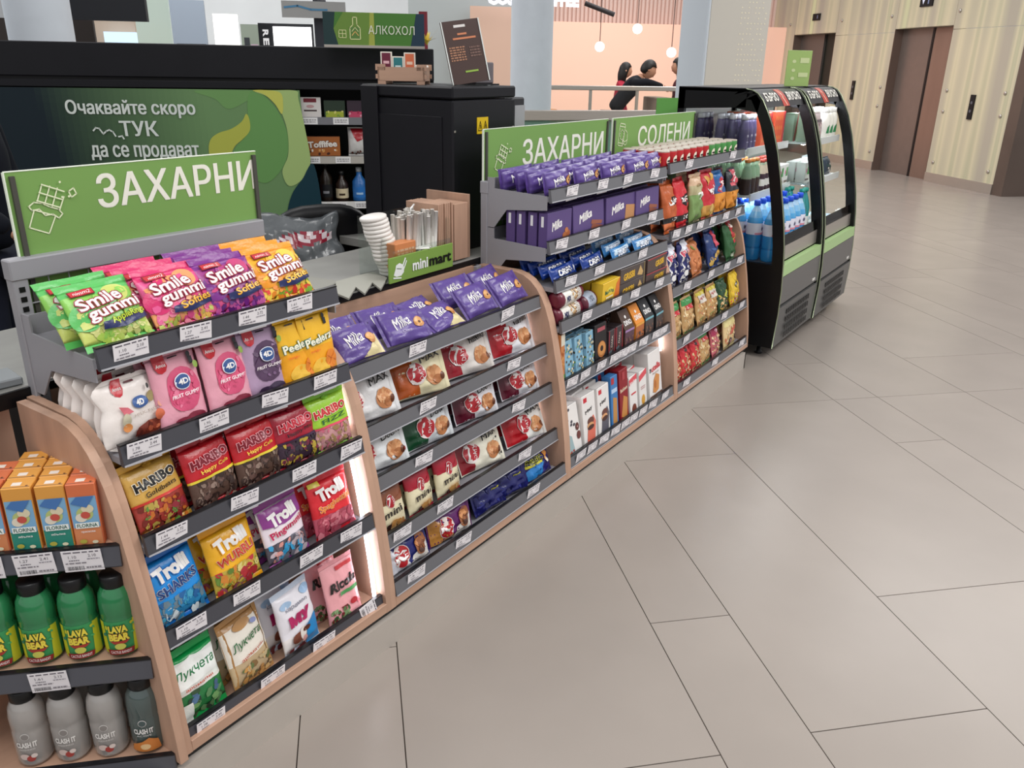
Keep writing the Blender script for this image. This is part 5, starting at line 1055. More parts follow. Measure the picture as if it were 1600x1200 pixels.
# acrylic dispenser with lids, straws, napkins
mm = empty('branded_stand', (.50, .425, .92), label='green shop name board standing on the worktop edge', category='sign')
b = MB().box(0, 0, 0, .335, .006, .085, '#7fa04a', .001)
art(b, flatP(0, 0, .335, .085, 0), .335, .085, [('P', [(.06, .30), (.10, .22), (.17, .22), (.21, .34), (.215, .52), (.20, .64), (.15, .74), (.10, .68), (.085, .5)], '#eef0ea'), ('L', [(.18, .5), (.235, .86)], .006, '#eef0ea'), ('L', [(.20, .42), (.25, .75)], .005, '#eef0ea'), ('L', [(.11, .55), (.17, .50)], .003, '#8a9a80'), ('L', [(.055, .20), (.16, .14)], .005, '#eef0ea'), ('T', 'mini', .46, .50, .24, .42, '#f0f1ec', {'b': .03}), ('T', 'mart', .78, .48, .36, .38, '#14140f', {'b': .03})], cell=.1)
b.obj('board', SIGN, mm)
ds = empty('acrylic_dispenser', (.54, .44, .92), label='clear acrylic dispenser behind the green shop name board', category='dispenser')
for (x0, y0, x1, y1, h) in ((0, 0, .003, .16, .14), (.30, 0, .303, .16, .17), (.16, 0, .163, .16, .16), (0, .157, .303, .16, .20), (0, 0, .303, .003, .10)):
    MB().box(x0, y0, 0, x1, y1, h, '#ffffff').obj('pane', GLASS, ds)
b = MB()
for i in range(15):
    z = .004+i*.0135; b.lathe([(.040, 0), (.046, .003), (.046, .011), (.040, .014), (.0, .015)], 20, cz=z, cx=.003*math.sin(i*1.1)-.0012*i, cy=.002*i, col='#e9e4de', cap=True)
for i in range(1):
    o = b.obj('cup_lid_stack', CARD, loc=(.60, .50, .925), rot=(R(-4), R(-8), 0)); o['label'] = 'leaning stack of white cup lids in the dispenser'; o['category'] = 'cup lids'; o['kind'] = 'stuff'
st = MB(); rs = random.Random(3)
for i in range(95):
    x, y = rs.uniform(0, .15), rs.uniform(0, .09); dx, dy = rs.uniform(-.012, .012), rs.uniform(-.012, .012); h = rs.uniform(.175, .205)
    st.tube([(x, y, .002), (x+dx, y+dy, h)], .0078, 6, rs.choice(['#ece8e2', '#e2ded8', '#f2efe9', '#d9d4cc']))
st.tube([(.03, .02, .19), (.032, .02, .215), (.05, .02, .228)], .003, 6, '#f2f0ec')
o = st.obj('paper_straws', CARD, loc=(.645, .46, .925)); o['label'] = 'bunch of white wrapped straws between cup lids and wooden stirrer boxes'; o['category'] = 'straws'; o['kind'] = 'stuff'
o = MB().box(0, 0, 0, .105, .05, .085, '#cf8350', .002)
art(o, flatP(0, 0, .105, .085, 0), .105, .085, [('D', .1, .2, .9, .8, 4, '#e6b890')], cell=.1)
o = o.obj('sugar_stick_box', CARD, loc=(.555, .446, .955)); o['label'] = 'orange box of sugar sticks behind the shop name board'; o['category'] = 'box'
for i in range(5):
    b = MB().box(0, 0, 0, .052, .012, .004, '#efede8', .001); o = b.obj('sugar_packet', CARD, loc=(.66+.022*i, .45+.004*i, 1.005+.003*(i % 2)), rot=(.2, .1*i, .3*i-.6)); o['label'] = 'white sugar packet lying behind the name board, %s from left' % ORD[i]; o['category'] = 'sugar packet'; o['group'] = 'sugar packets'
for i in range(7):
    o = MB().box(0, 0, 0, .0085, .15, .215, '#d2a884', .0008).obj('stirrer_board', WOOD, loc=(.80+i*.0125, .46+.002*(i % 3), .925)); o['label'] = 'thin plywood sheet standing in the dispenser, %s from left' % ORD[i]; o['category'] = 'board'; o['group'] = 'plywood sheets in the dispenser'
o = MB().box(0, 0, 0, .08, .13, .205, '#d2a884', .001).obj('stirrer_box', WOOD, loc=(.89, .46, .925)); o['label'] = 'solid plywood block right of the thin sheets'; o['category'] = 'box'
o = MB().box(0, 0, 0, .012, .2, .235, '#a9785a', .001).obj('wooden_divider', WOOD, loc=(.985, .47, .92)); 
o['label'] = 'darker brown board against the coffee machine'; o['category'] = 'board'
# zigzag grey card on the worktop edge
ZG = [(.39, .561), (.288, .456), (.267, .379), (.379, .46), (.337, .38), (.454, .459), (.408, .379), (.532, .465), (.561, .56), (.488, .564)]
b = MB(); b.prism(ZG[::-1] if False else ZG, .925, .931, '#9a998f', axis='z')
o = b.obj('zigzag_card', mat('pale_grey_card', '#9d9c92', rough=.6)); o['label'] = 'grey card cut to a zigzag edge lying over the worktop front edge'; o['category'] = 'card'
o = MB().box(0, 0, 0, .30, .26, .004, '#8a8a84', .001).obj('grey_mat', mat('grey_card', '#8d8c84', rough=.6), loc=(.12, .53, .9205), rot=(0, 0, R(6))); o['label'] = 'thin grey sheet lying on the worktop behind the zigzag card'; o['category'] = 'mat'
# left end of the worktop: envelopes and a grey device
ev = MB()
for i in range(12): ev.box(.002*i % .006, .001*i, i*.009, .20, .14, i*.009+.0065, '#d8ccb8' if i > 8 else '#3a3a3c')
ev.box(.0, .0, .108, .20, .14, .112, '#e4d8c4')
o = ev.obj('paper_stack', MATT, loc=(-.86, .77, .92), rot=(0, 0, R(-30))); o['label'] = 'stack of cream and dark papers on the worktop at far left'; o['category'] = 'papers'; o['kind'] = 'stuff'
o = MB().box(0, 0, 0, .14, .09, .018, '#85898c', .003).obj('card_reader_pad', MATT, loc=(-.80, .475, .921), rot=(0, 0, R(-8))); o['label'] = 'flat grey pad on the worktop behind the drinks bay'; o['category'] = 'pad'
# office chair behind the worktop with a plastic bag over its back
chr_ = empty('office_chair', (.955, 1.23, -.05), R(-30), label='black padded office chair behind the worktop with a plastic bag', category='chair')
b = MB(); n = 28; ring = []
for i in range(n):
    a = 2*math.pi*i/n; ring.append((.23*math.copysign(abs(math.cos(a))**.7, math.cos(a)), .20*math.copysign(abs(math.sin(a))**.8, math.sin(a))))
vs = []
for (t, s_) in ((-.04, .80), (-.035, .95), (0, 1.0), (.035, .95), (.04, .80)):
    vs += [(x*s_, t-.18*(z/.25)**2*.2, z*s_+.90) for x, z in ring]
fs = [(j*n+i, j*n+(i+1) % n, (j+1)*n+(i+1) % n, (j+1)*n+i) for j in range(4) for i in range(n)] + [tuple(range(n))[::-1], tuple(range(4*n, 5*n))]
b.add(vs, fs, '#101013', True); b.obj('backrest', BLACK, chr_)
MB().box(-.24, .06, .48, .24, .50, .56, '#101013', .03).obj('seat', BLACK, chr_)
MB().tube([(0, .12, .52), (0, .06, .60), (0, .045, .80)], .02, 8, '#16161a').obj('back_bar', BLACK, chr_)
MB().tube([(0, .27, .08), (0, .27, .48)], .028, 10, '#1c1c20').obj('column', BLACK, chr_)
for i in range(5):
    a = i*2*math.pi/5; MB().tube([(0, .27, .10), (.27*math.cos(a), .27+.27*math.sin(a), .065)], [.022, .014], 8, '#16161a').lathe([(.012, 0), (.028, .006), (.028, .05), (.012, .056)], 10, cx=.27*math.cos(a), cy=.27+.27*math.sin(a), col='#16161a').obj('leg', BLACK, chr_)
# crumpled bag
nx, ny = 30, 16; vs = []; rs = random.Random(9)
for j in range(ny+1):
    for i in range(nx+1):
        u, v = i/nx, j/ny; x = (u-.5)*.38; e = .5*math.sin(u*21+v*7)+.4*math.sin(v*19-u*11)+.3*math.sin(u*43)+rs.uniform(-.3, .3)
        bul = max(0, 1-abs(2*u-1)**2.5)*max(0, 1-abs(2*v-1)**2.5)
        edge = 1+.10*math.sin(u*9+2)*(abs(2*v-1))
        vs.append((x*(1+.06*math.sin(v*9)), -.04-.035*bul-.008*e, (v-.5)*.24*edge+.03*math.sin(u*7)))
fs = [(j*(nx+1)+i, j*(nx+1)+i+1, (j+1)*(nx+1)+i+1, (j+1)*(nx+1)+i) for j in range(ny) for i in range(nx)]
b = MB(); BAGC = mat('crumpled_plastic', rough=.22, vc=True, bump=.8, bscale=26, coat=.3)
for q in fs:
    cx = sum(vs[k][0] for k in q)/4; cz = sum(vs[k][2] for k in q)/4
    r1 = ((cx-.03)/.13)**2+((cz-.0-cx*.12)/.032)**2
    col = '#5d6164'
    if r1 < 1: col = '#d3c4c8' if (abs(abs(cz-cx*.12-.004)-.010) < .0075 and abs(math.sin(cx*34)) > .35) else '#8c2034'
    b.v.extend([vs[k] for k in q]); b.f.append(tuple(range(len(b.v)-4, len(b.v)))); b.c.append(L(col)); b.s.append(True)
me = b.mesh('plastic_bag', BAGC); bm = bmesh.new(); bm.from_mesh(me); bmesh.ops.remove_doubles(bm, verts=bm.verts, dist=.0003)
bmesh.ops.solidify(bm, geom=bm.faces[:], thickness=.004); bm.to_mesh(me); bm.free()
o = bpy.data.objects.new('plastic_bag', me); COL.objects.link(o); p = chr_.matrix_basis @ Vector((0, 0, 0))
Mx = Matrix.Translation((.955, 1.21, -.02)) @ Matrix.Rotation(R(-30), 4, 'Z') @ Matrix.Translation((-.15, -.07, .915)) @ Matrix.Rotation(R(-30), 4, 'X'); o.matrix_world = Mx
o['label'] = 'crumpled clear grey plastic bag with red print over the chair back'; o['category'] = 'bag'
# ------------------------------------------------------------------ kiosk back wall at 45 degrees
dX = Vector((c45, -c45, 0)); nY = Vector((c45, c45, 0))
KO = nY*2.6          # origin: foot of the plane s=2.6 ; local x = q, local y into the cabinet
kb_ = empty('drinks_cabinet', tuple(KO), R(-45), label='long black back cabinet with a deep top beam behind the green banner', category='cabinet')
def kx(): pass
MB().box(-3.2, .0, 1.515, .395, .42, 1.672, '#1c1d22', .004).obj('top_beam', BLACKM, kb_)
MB().box(-3.2, .02, 1.50, .395, .40, 1.516, '#0c0c0e').obj('light_gap', BLACK, kb_)  # black recessed strip between the two beams
MB().box(-3.2, .0, 1.466, .38, .42, 1.50, '#1c1d22', .002).obj('lower_beam', BLACKM, kb_)
MB().box(-3.2, .39, 0, .38, .42, 1.466, '#0b0b0d').obj('back_panel', BLACK, kb_)
for x in (-3.2, -.34, .36): MB().box(x, .0, 0, x+.02, .40, 1.466, '#101014').obj('side_panel', BLACK, kb_)
LV = [(1.325, '#77777c'), (1.125, '#b5b0a8'), (.885, '#dcdad6'), (.665, '#dcdad6')]
for i, (z, c) in enumerate(LV):
    o = MB().box(-.32, .03, z-.012, .36, .39, z, '#1a1a1e').obj('shelf', BLACK, kb_)
    MB().box(-.32, .022, z-.034, .36, .031, z+.004, c).obj('price_rail', MATT, o)
    for t in ((-.26, -.10) if i < 2 else (-.24, -.13, -.01, .11)):
        g = MB().box(-.04, -.002, -.017, .04, 0, .017, '#eceaea'); art(g, flatP(-.04, -.017, .08, .034, -.002), .08, .034, [('D', .1, .2, .9, .8, 2, '#9a989a')]); g.obj('price_card', CARD, o, loc=(t, .022, z-.015))
def kput(key, x, y, z, lab, **k):
    p = KO+dX*x+nY*y; put(key, (p.x, p.y, z), R(-45), label=lab, **k)
carton('white_gift_box', 'white praline box', .11, .10, .06, '#e6e0dc', [('R', .2, .75, .8, .95, '#7a2430'), ('R', .2, .3, .8, .38, '#4a3a3a'), ('E', .5, .55, .02, .008, '#c9a0a0')], cat='box')
carton('green_tea_box', 'dark green box with lime foot', .11, .085, .07, '#2a3a2c', [('R', .08, 0, .92, .36, '#a9b43c'), ('G', .1, .02, .9, .4, 6, .008, ['#7a9a3c', '#d9d47c'])], cat='box')
carton('maroon_tea_box', 'dark box with pink foot', .11, .085, .07, '#3a2c38', [('R', .08, 0, .92, .36, '#c9486a'), ('G', .1, .02, .9, .4, 6, .008, ['#e0a0b0', '#a83050'])], cat='box')
carton('caramel_sweets_box', 'caramel brown sweets box', .185, .10, .04, '#a8622f', [('T', 'Toffifee', .5, .62, .84, .34, '#ece4dc', {'ol': ('#6a3018', .05), 'b': .04, 'rot': 3}), ('G', .1, .05, .9, .35, 9, .010, ['#4a2418', '#d9a05c', '#efe6dc'])], cat='box')
pouch('white_red_coffee_bag', 'white bag with red top', .10, .15, .05, [(0, .62, '#dcd9d6'), (.62, 1, '#d4d0ce')], [('P', [(.15, .95), (.9, .95), (.85, .6), (.5, .5), (.3, .7)], '#b02630'), ('G', .2, .05, .8, .2, 6, .007, ['#6a4030', '#8a3a30'])], cat='bag', seed=61)
pouch('gold_coffee_bag', 'gold coffee bag with dark oval', .13, .14, .06, [(0, 1, '#b08c4c')], [('E', .5, .62, .034, .022, '#1c1812'), ('E', .5, .62, .018, .012, '#c9b88a')], cat='bag', seed=62)
pouch('silver_blue_bag', 'silver and blue bag', .10, .13, .05, [(0, 1, '#9ab0c4')], [('P', [(.1, .3), (.9, .4), (.7, .8), (.3, .7)], '#e8eef2')], cat='bag', seed=63)
def spirit(key, desc, glassc, labc, capc, r, h, band):
    roundpack(key, desc, [(r*.95, 0), (r, .006), (r, h*.58), (r*.4, h*.76), (r*.36, h*.94)], [glassc]*4, label=(h*.10, h*.42, labc, [('R', .3, .3, .7, .5, band)]), cap=([(r*.42, h*.86), (r*.42, h), (0, h+.001)], capc), cat='bottle', n=14)
spirit('red_label_bottle', 'dark bottle with slanted red label', '#2a1712', '#7a2426', '#1a1416', .034, .21, '#c9403c'); spirit('black_label_bottle', 'dark bottle with black label', '#221812', '#1c1c20', '#26262a', .034, .215, '#8a8a90')
spirit('cream_label_bottle', 'squat bottle with cream label', '#2a1a12', '#d9c9a8', '#1f1f20', .034, .16, '#3c2c20'); spirit('blue_glass_bottle', 'bright blue glass bottle', '#2a6ab0', '#2c74c0', '#b9bcc0', .038, .18, '#a9c9e8'); spirit('red_glass_bottle', 'short bottle with crimson label', '#5a2a30', '#a02c3c', '#3a3a40', .042, .13, '#e0c4c4')
y = .09
for k, x, z in (('white_gift_box', -.255, 1.326), ('green_tea_box', -.13, 1.326), ('maroon_tea_box', -.01, 1.326), ('caramel_sweets_box', -.205, 1.126), ('white_red_coffee_bag', -.02, 1.126), ('red_label_bottle', -.275, .886), ('black_label_bottle', -.20, .886), ('cream_label_bottle', -.115, .886), ('blue_glass_bottle', -.02, .886), ('red_glass_bottle', .075, .886)):
    kput(k, x, y, z, KIND[k].desc+' on a black cabinet shelf behind the chair')
for i, (k, x) in enumerate((('gold_coffee_bag', -.24), ('gold_coffee_bag', -.10), ('silver_blue_bag', .05))):
    kput(k, x, y, .668, '%s, %slowest visible shelf of the black cabinet' % (KIND[k].desc, ('left one, ' if i == 0 else 'right one, ') if i < 2 else ''), group='gold coffee bags' if i < 2 else None)
# banner
BN = MB(); nx, ny = 60, 34; x0, x1, z0, z1 = -2.1, -.30, .30, 1.462
def hexm(a, b, t): a, b = L(a), L(b); t = min(max(t, 0), 1); return tuple(a[i]*(1-t)+b[i]*t for i in range(4))
for j in range(ny):
    for i in range(nx):
        u0, u1, v0, v1 = i/nx, (i+1)/nx, j/ny, (j+1)/ny; um, vm = (u0+u1)/2, (v0+v1)/2
        c = hexm('#0f2029', '#6d9060', (um-.36)*2.3+(vm-.5)*.3)
        r0 = 0 if True else 0
        xr = x1 + (-.0)
        pts = []
        for (u, v) in ((u0, v0), (u1, v0), (u1, v1), (u0, v1)): pts.append((x0+(x1-x0)*u+ .045*(1-v)*u, -.012, z0+(z1-z0)*v))
        BN.add(pts, [(0, 1, 2, 3)], c)
Wb, Hb = x1-x0, z1-z0; Pb = lambda u, v, e: (x0+Wb*u+.045*(1-v)*u, -.012-e, z0+Hb*v)
def txt(s, u, v, w, h, **k): return ('T', s, u, v, w, h, '#dfe6e0', dict({'b': .02}, **k))
art(BN, Pb, Wb, Hb, [('S', [(0.7136, 0.9889), (0.765, 0.9611), (0.7993, 0.9194), (0.8593, 0.9611), (0.8765, 0.9944), (0.8508, 0.9972), (0.7479, 0.9972)], '#6f9a5c'), ('S', [(0.8542, 0.9611), (0.8765, 0.9972), (0.9108, 0.9611), (0.94, 0.8917), (0.9537, 0.8083), (0.9468, 0.725), (0.9194, 0.65), (0.8765, 0.6), (0.8336, 0.6278), (0.7907, 0.6833), (0.8027, 0.7528), (0.8422, 0.8222)], '#6a9a58'),
    ('S', [(0.7324, 0.6889), (0.7307, 0.7528), (0.741, 0.7944), (0.765, 0.8194), (0.7993, 0.8361), (0.8302, 0.8667), (0.8456, 0.9), (0.8525, 0.8722), (0.8491, 0.8278), (0.8268, 0.7917), (0.8027, 0.7611), (0.7873, 0.7167), (0.7856, 0.6833), (0.7581, 0.6667)], '#b3b850'),
    ('S', [(0.8765, 0.9944), (0.9091, 0.9722), (0.9365, 0.9278), (0.9503, 0.8639), (0.9537, 0.7944), (0.9468, 0.7167), (0.9262, 0.65), (0.94, 0.5861), (0.9794, 0.6139), (1.0086, 0.6889), (1.0051, 0.8222), (0.9949, 0.9611), (0.9914, 0.9972), (0.9365, 1.0)], '#a4bd78'), ('S', [(0.8714, 0.9972), (0.9022, 0.9806), (0.928, 0.9417), (0.9434, 0.9), (0.9503, 0.9389), (0.9468, 0.9889), (0.9057, 1.0)], '#c5c65e'),
    ('S', [(1.0189, 0.6778), (0.9794, 0.6139), (0.9468, 0.55), (0.9262, 0.4611), (0.916, 0.3222), (0.9108, 0.1278), (1.0189, 0.1278), (1.0292, 0.4056)], '#123642'),
    txt('Очаквайте скоро', 0.5403, 0.9167, .336, .072, big=.025), txt('ТУК', 0.5523, 0.8361, .098, .062, big=.03), txt('да се продават', 0.5609, 0.7333, .285, .066, big=.025), txt('различни', 0.5249, 0.65, .20, .055, big=.02),
    ('L', [(0.434, 0.8278), (0.4408, 0.8389), (0.4494, 0.8361), (0.458, 0.8139), (0.4666, 0.825), (0.4751, 0.8306), (0.4837, 0.8222), (0.4889, 0.8056)], .007, '#dfe6e0'), ('L', [(0.4974, 0.8028), (0.506, 0.8056), (0.5094, 0.7944)], .007, '#dfe6e0')], cell=.05, e0=.001, step=.0008)
bn = BN.obj('soon_banner', SIGN, loc=tuple(KO), rot=(0, 0, R(-45))); bn['label'] = 'wide dark to light green printed banner with white lettering under the black beam'; bn['category'] = 'banner'
# alcohol sign on the beam
A_, w_, h_, a_ = panel_at(505, 20, 663, 71, 4.05)
al = MB().box(0, 0, 0, w_, .01, h_, '#4a7a34'); c0 = h_
art(al, flatP(0, 0, w_, h_, 0), w_, h_, [('P', [(0, 0), (.14, 0), (.10, .5), (.12, 1), (0, 1)], '#223a3c'), ('P', [(.86, 0), (1, 0), (1, 1), (.92, 1)], '#22384a'), ('P', [(.14, 0), (.5, 0), (.5, 1), (.2, 1), (.1, .5)], '#6a8a3c'), ('P', [(.44, 0), (.5, 0), (.5, 1), (.46, 1)], '#a0a84c'),
    ('R', .25, .18, .36, .55, '#5c8040'), ('L', [(.26, .18), (.36, .18), (.36, .52), (.33, .62), (.33, .85), (.29, .85), (.29, .62), (.26, .52), (.26, .18)], .004, '#d9dca0'), ('L', [(.28, .3), (.31, .42), (.34, .3)], .004, '#d9b06a'), ('L', [(.28, .42), (.31, .54), (.34, .42)], .003, '#d9dca0'), ('L', [(.15, .22), (.22, .22), (.22, .45), (.15, .45), (.15, .22)], .003, '#d9dca0'), ('L', [(.15, .34), (.22, .34)], .003, '#d9dca0'), ('L', [(.185, .22), (.185, .45)], .003, '#d9dca0'),
    ('T', 'АЛКОХОЛ', .67, .48, .46, .27, '#dfe2d0', {'b': .0})], cell=.08)
o = al.obj('alcohol_sign', SIGN, loc=tuple(A_), rot=(0, 0, a_)); o['label'] = 'green sign with bottle drawing standing on the black beam'; o['category'] = 'sign'
MB().box(0, -.004, -.012, w_, .014, 0, '#8a98a4').obj('foot_strip', STEEL, o)

# ------------------------------------------------------------------ shop fronts far behind on the left
def board(name, u0, v0, u1, v1, dep, col, label=None, cat=None, ang=-45, th=.05, ops=(), mtl=None, kind=None, parent=None, down=False):
    A_, w_, h_, a_ = panel_at(u0, v0, u1, v1, dep, ang); b = MB().box(0, 0, 0, w_, th, h_, col)
    if down or kind: b.box(0, 0, -A_.z, w_, th, 0, col)
    if ops: art(b, flatP(0, 0, w_, h_, 0), w_, h_, list(ops), cell=.5, e0=.004, step=.003)
    o = b.obj(name, mtl or MATT, loc=tuple(A_), rot=(0, 0, a_))
    if label: o['label'] = label; o['category'] = cat
    if kind: o['kind'] = kind
    return o
def glow(name, col, e): return mat(name, col, emit=e)
WALLW = mat('mall_wall_paint', '#dfe3e5', rough=.7, noise=.03, nscale=2)
BEIGE = mat('beige_wall_paint', '#c9b4a0', rough=.7, noise=.03)
board('wall_back', -300, -260, 760, 240, 21, '#c4c8cb', kind='structure', mtl=WALLW)
board('shop_fascia', -120, 28, 150, 110, 7.4, '#2a211d', 'dark brown shop fascia with white capitals left of the pale column', 'shop sign', ops=[('T', 'R TV', .46, .24, .19, .12, '#d9d4cc')])
board('hanging_screen', 100, -70, 223, 32, 6.8, '#17191f', 'large black hanging panel at the top left', 'panel', th=.08)
board('wall_shop', 140, 25, 215, 120, 8.5, '#c9b4a0', kind='structure', mtl=BEIGE)
board('shop_screen', 166, 50, 216, 110, 8.43, '#c2d8ea', 'pale blue lit screen in the shop behind the beam', 'screen', mtl=glow('screen_glow', '#bcd4ea', .8))
board('glass_partition', 200, -30, 268, 130, 9.5, '#b4c4b8', down=True, label='pale green glass partition between the dark panel and the lit shops', cat='partition', mtl=mat('green_glass', '#cbdcd0', rough=.15))
sh = board('lit_shop_front', 270, 0, 325, 140, 12, '#8f9aa8', down=True, label='grey shop front with small glowing green sign', cat='shop front', ops=[('R', .12, .0, .95, .52, '#1c2028'), ('R', .35, .0, .6, .5, '#9aa8b4'), ('R', .66, .0, .9, .5, '#8494a0')])
A_, w_, h_, a_ = panel_at(286, 11, 300, 33, 11.9)
b = MB(); art(b, flatP(0, 0, w_, h_, 0), w_, h_, [('T', 'Yeti', .5, .5, 1, .8, '#ffffff', {'b': .05})], cell=.5); o = b.obj('glowing_letters', glow('green_letter_glow', '#d9ffc4', 4), loc=tuple(A_), rot=(0, 0, a_)); o['label'] = 'small glowing pale green letters on the grey shop front'; o['category'] = 'letters'
b2 = board('bright_shop_window', 338, 22, 376, 140, 13, '#eef0ea', down=True, label='bright white shop window in the far corridor', cat='shop window', mtl=glow('window_glow', '#f2f2ea', .9))
board('dark_shop_entrance', 380, 38, 408, 140, 14, '#7a8478', down=True, label='narrow dark shop entrance right of the bright window', cat='shop front', ops=[('R', .15, 0, .45, .8, '#20242a'), ('R', .5, 0, .9, .7, '#a890a0')])
re = board('light_box', 407, 37, 492, 140, 10, '#111318', down=True, label='black framed bright light box with vertical white letters', cat='light box')
A_, w_, h_, a_ = panel_at(430, 42, 489, 140, 9.97)
MB().box(0, 0, 0, w_, .02, h_, '#ffffff').obj('lit_face', glow('lightbox_glow', '#ffffff', 1.6), None, loc=tuple(A_), rot=(0, 0, a_))
lf = [o for o in COL.objects if o.name == 'lit_face'][0]; mw = lf.matrix_basis.copy(); lf.parent = re; lf.matrix_parent_inverse = re.matrix_basis.inverted(); 
A_, w_, h_, a_ = panel_at(412, 46, 425, 140, 9.97)
b = MB(); art(b, flatP(0, 0, w_, h_, 0), w_, h_, [('T', 'R', .5, .94, .8, .10, '#ffffff', {'b': .04, 'rot': -90}), ('T', 'E', .5, .80, .8, .10, '#ffffff', {'b': .04, 'rot': -90})], cell=.5)
o = b.obj('letters', CARD, loc=tuple(A_), rot=(0, 0, a_)); o.parent = re; o.matrix_parent_inverse = re.matrix_basis.inverted()
board('ceiling_bulkhead', 300, -90, 700, 14, 15, '#b9bdc0', kind='structure', mtl=WALLW)['kind'] = 'structure'
board('grey_banner', 440, 2, 540, 28, 9, '#9a9a98', 'grey hanging strip with blue wave print above the alcohol sign', 'banner', ops=[('L', [(.05, .6), (.25, .7), (.45, .5), (.7, .5)], .02, '#4a80a4')])
board('dark_cabinet_side', 492, 0, 512, 110, 9.2, '#2a2c34', down=True, label='narrow dark cabinet edge beside the light box', cat='cabinet')
board('red_flower_display', 655, 18, 668, 60, 8.6, '#7a2430', down=True, label='dark red display edge right of the alcohol sign', cat='display')
pl = MB(); rs = random.Random(4)
for i in range(16):
    a = rs.uniform(0, 6.28); r_ = rs.uniform(.03, .07); pl.add([(0, 0, 0), (.012*math.cos(a+1.5), .012*math.sin(a+1.5), .02), (r_*math.cos(a), r_*math.sin(a), rs.uniform(.02, .10)), (-.012*math.cos(a+1.5), -.012*math.sin(a+1.5), .02)], [(0, 1, 2, 3)], rs.choice(['#d9c04c', '#c9b03c', '#e6d47c']))
P0 = at(667, 71, 4.35); o = pl.obj('yellow_plant', MATT, loc=tuple(P0)); o['label'] = 'small spiky yellow plant behind the alcohol sign'; o['category'] = 'plant'
for (u, wpx, dep, v1, lab) in ((75, 92, 5.6, 0, 'pale blue-white round column at the left behind the black beam'), (830, 65, 8.5, 0, 'pale blue round column left of the cafe')):
    p = at(u, 110, dep); r_ = wpx/2*dep/FPX; 
    b = MB().lathe([(r_, 0), (r_, 3.6)], 28, col='#c0d0e0', cap=False); o = b.obj('column', mat('pale_column_paint', '#ccd3da', rough=.6, noise=.03), loc=(p.x, p.y, 0)); o['kind'] = 'structure'; o['label'] = lab; o['category'] = 'column'
# right column: lit left side painted pale blue and flat cream face with small dots
CB = mat('cream_panel', '#cbc6bb', rough=.45)
A_, w_, h_, a_ = panel_at(1110, -200, 1203, 250, 7.6, -45)
b = MB().box(.0, .0, -A_.z, w_, .62, h_, '#cbc6bb', .004); o = b.obj('column', CB, loc=tuple(A_), rot=(0, 0, a_)); o['kind'] = 'structure'; o['label'] = 'cream square column right of the cafe'; o['category'] = 'column'
MB().box(-.035, -.01, -A_.z, -.001, .64, h_, '#b4bfc9', .012).obj('corner_cladding', mat('pale_cladding', '#c9d1d8', rough=.5), o)
b = MB()
for i in range(8):
    for j in range(40):
        if random.random() < .75:
            x, z = w_*(.52+.058*i), h_*.985-.045*j
            if z > .4: b.add([(x+.007*math.cos(k*math.pi/3), -.0015, z+.007*math.sin(k*math.pi/3)) for k in range(6)], [(5, 4, 3, 2, 1, 0)], '#efe4c8')
b.obj('dot_pattern', mat('dot_print', '#efe6cc', rough=.4), o, kind='stuff')

# ------------------------------------------------------------------ cafe behind
PINK = mat('warm_pink_wall', '#f3c3ad', rough=.7, emit=.28)  # pink cafe lighting put into the wall's colour and glow
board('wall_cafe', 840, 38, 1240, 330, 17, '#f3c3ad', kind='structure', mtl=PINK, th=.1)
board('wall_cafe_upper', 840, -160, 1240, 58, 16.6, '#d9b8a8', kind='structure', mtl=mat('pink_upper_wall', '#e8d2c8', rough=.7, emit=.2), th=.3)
A_, w_, h_, a_ = panel_at(845, -150, 1235, 57, 16.5)
b = MB(); n = 62
for i in range(n): b.box(i*w_/n, 0, 0, i*w_/n+w_/n*.5, .08, h_, '#c9a598')
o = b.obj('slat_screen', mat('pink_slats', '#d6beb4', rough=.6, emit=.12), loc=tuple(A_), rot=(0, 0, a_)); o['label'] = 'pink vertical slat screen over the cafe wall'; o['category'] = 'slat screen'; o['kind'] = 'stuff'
A_, w_, h_, a_ = panel_at(640, -60, 800, 240, 13.5)
b = MB().box(0, 0, 0, w_, .05, h_, '#a8b0b0'); o = b.obj('wall_glass_front', mat('grey_glass_front', '#a9b0b0', rough=.2, spec=.6), loc=tuple(A_), rot=(0, 0, a_)); o['kind'] = 'structure'
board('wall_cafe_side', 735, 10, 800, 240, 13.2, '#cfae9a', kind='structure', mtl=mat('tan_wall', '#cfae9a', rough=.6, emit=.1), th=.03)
A_, w_, h_, a_ = panel_at(762, -14, 905, 12, 12.5)
b = MB(); art(b, flatP(0, 0, w_, h_, 0), w_, h_, [('T', 'COSTA COFFEE', .5, .5, 1, .8, '#ffffff', {'b': .06})], cell=.6); o = b.obj('cafe_letters', glow('cafe_letter_glow', '#f4f2ff', 1.6), loc=tuple(A_), rot=(0, 0, a_)); o['label'] = 'white lit cafe name letters at the top edge'; o['category'] = 'letters'
for i, (u, v, lab) in enumerate(((937, 73, 'white globe pendant lamp lowest on the left of the cafe'), (996, 45, 'white globe pendant lamp highest, in the middle of the cafe'), (1049, 82, 'white globe pendant lamp beside the right column'))):
    p = at(u, v, 13.2); e = empty('pendant_lamp', tuple(p), label=lab, category='lamp', group='cafe pendants'); r_ = .075
    MB().lathe([(r_*math.sin(math.pi*k/10)+.0005, -r_*math.cos(math.pi*k/10)) for k in range(11)], 16, col='#ffffff').obj('globe', glow('globe_glow', '#fff4e8', 5), e)
    MB().tube([(0, 0, r_), (0, 0, .9)], .008, 6, '#5a4038').obj('cord', MATT, e)
p0, p1 = at(914, 5, 12.5), at(960, 23, 12.5)
o = MB().tube([p0, p1], .035, 4, '#2c2628').obj('ceiling_track', MATT); o['label'] = 'dark slanted ceiling track light above the cafe'; o['category'] = 'track light'
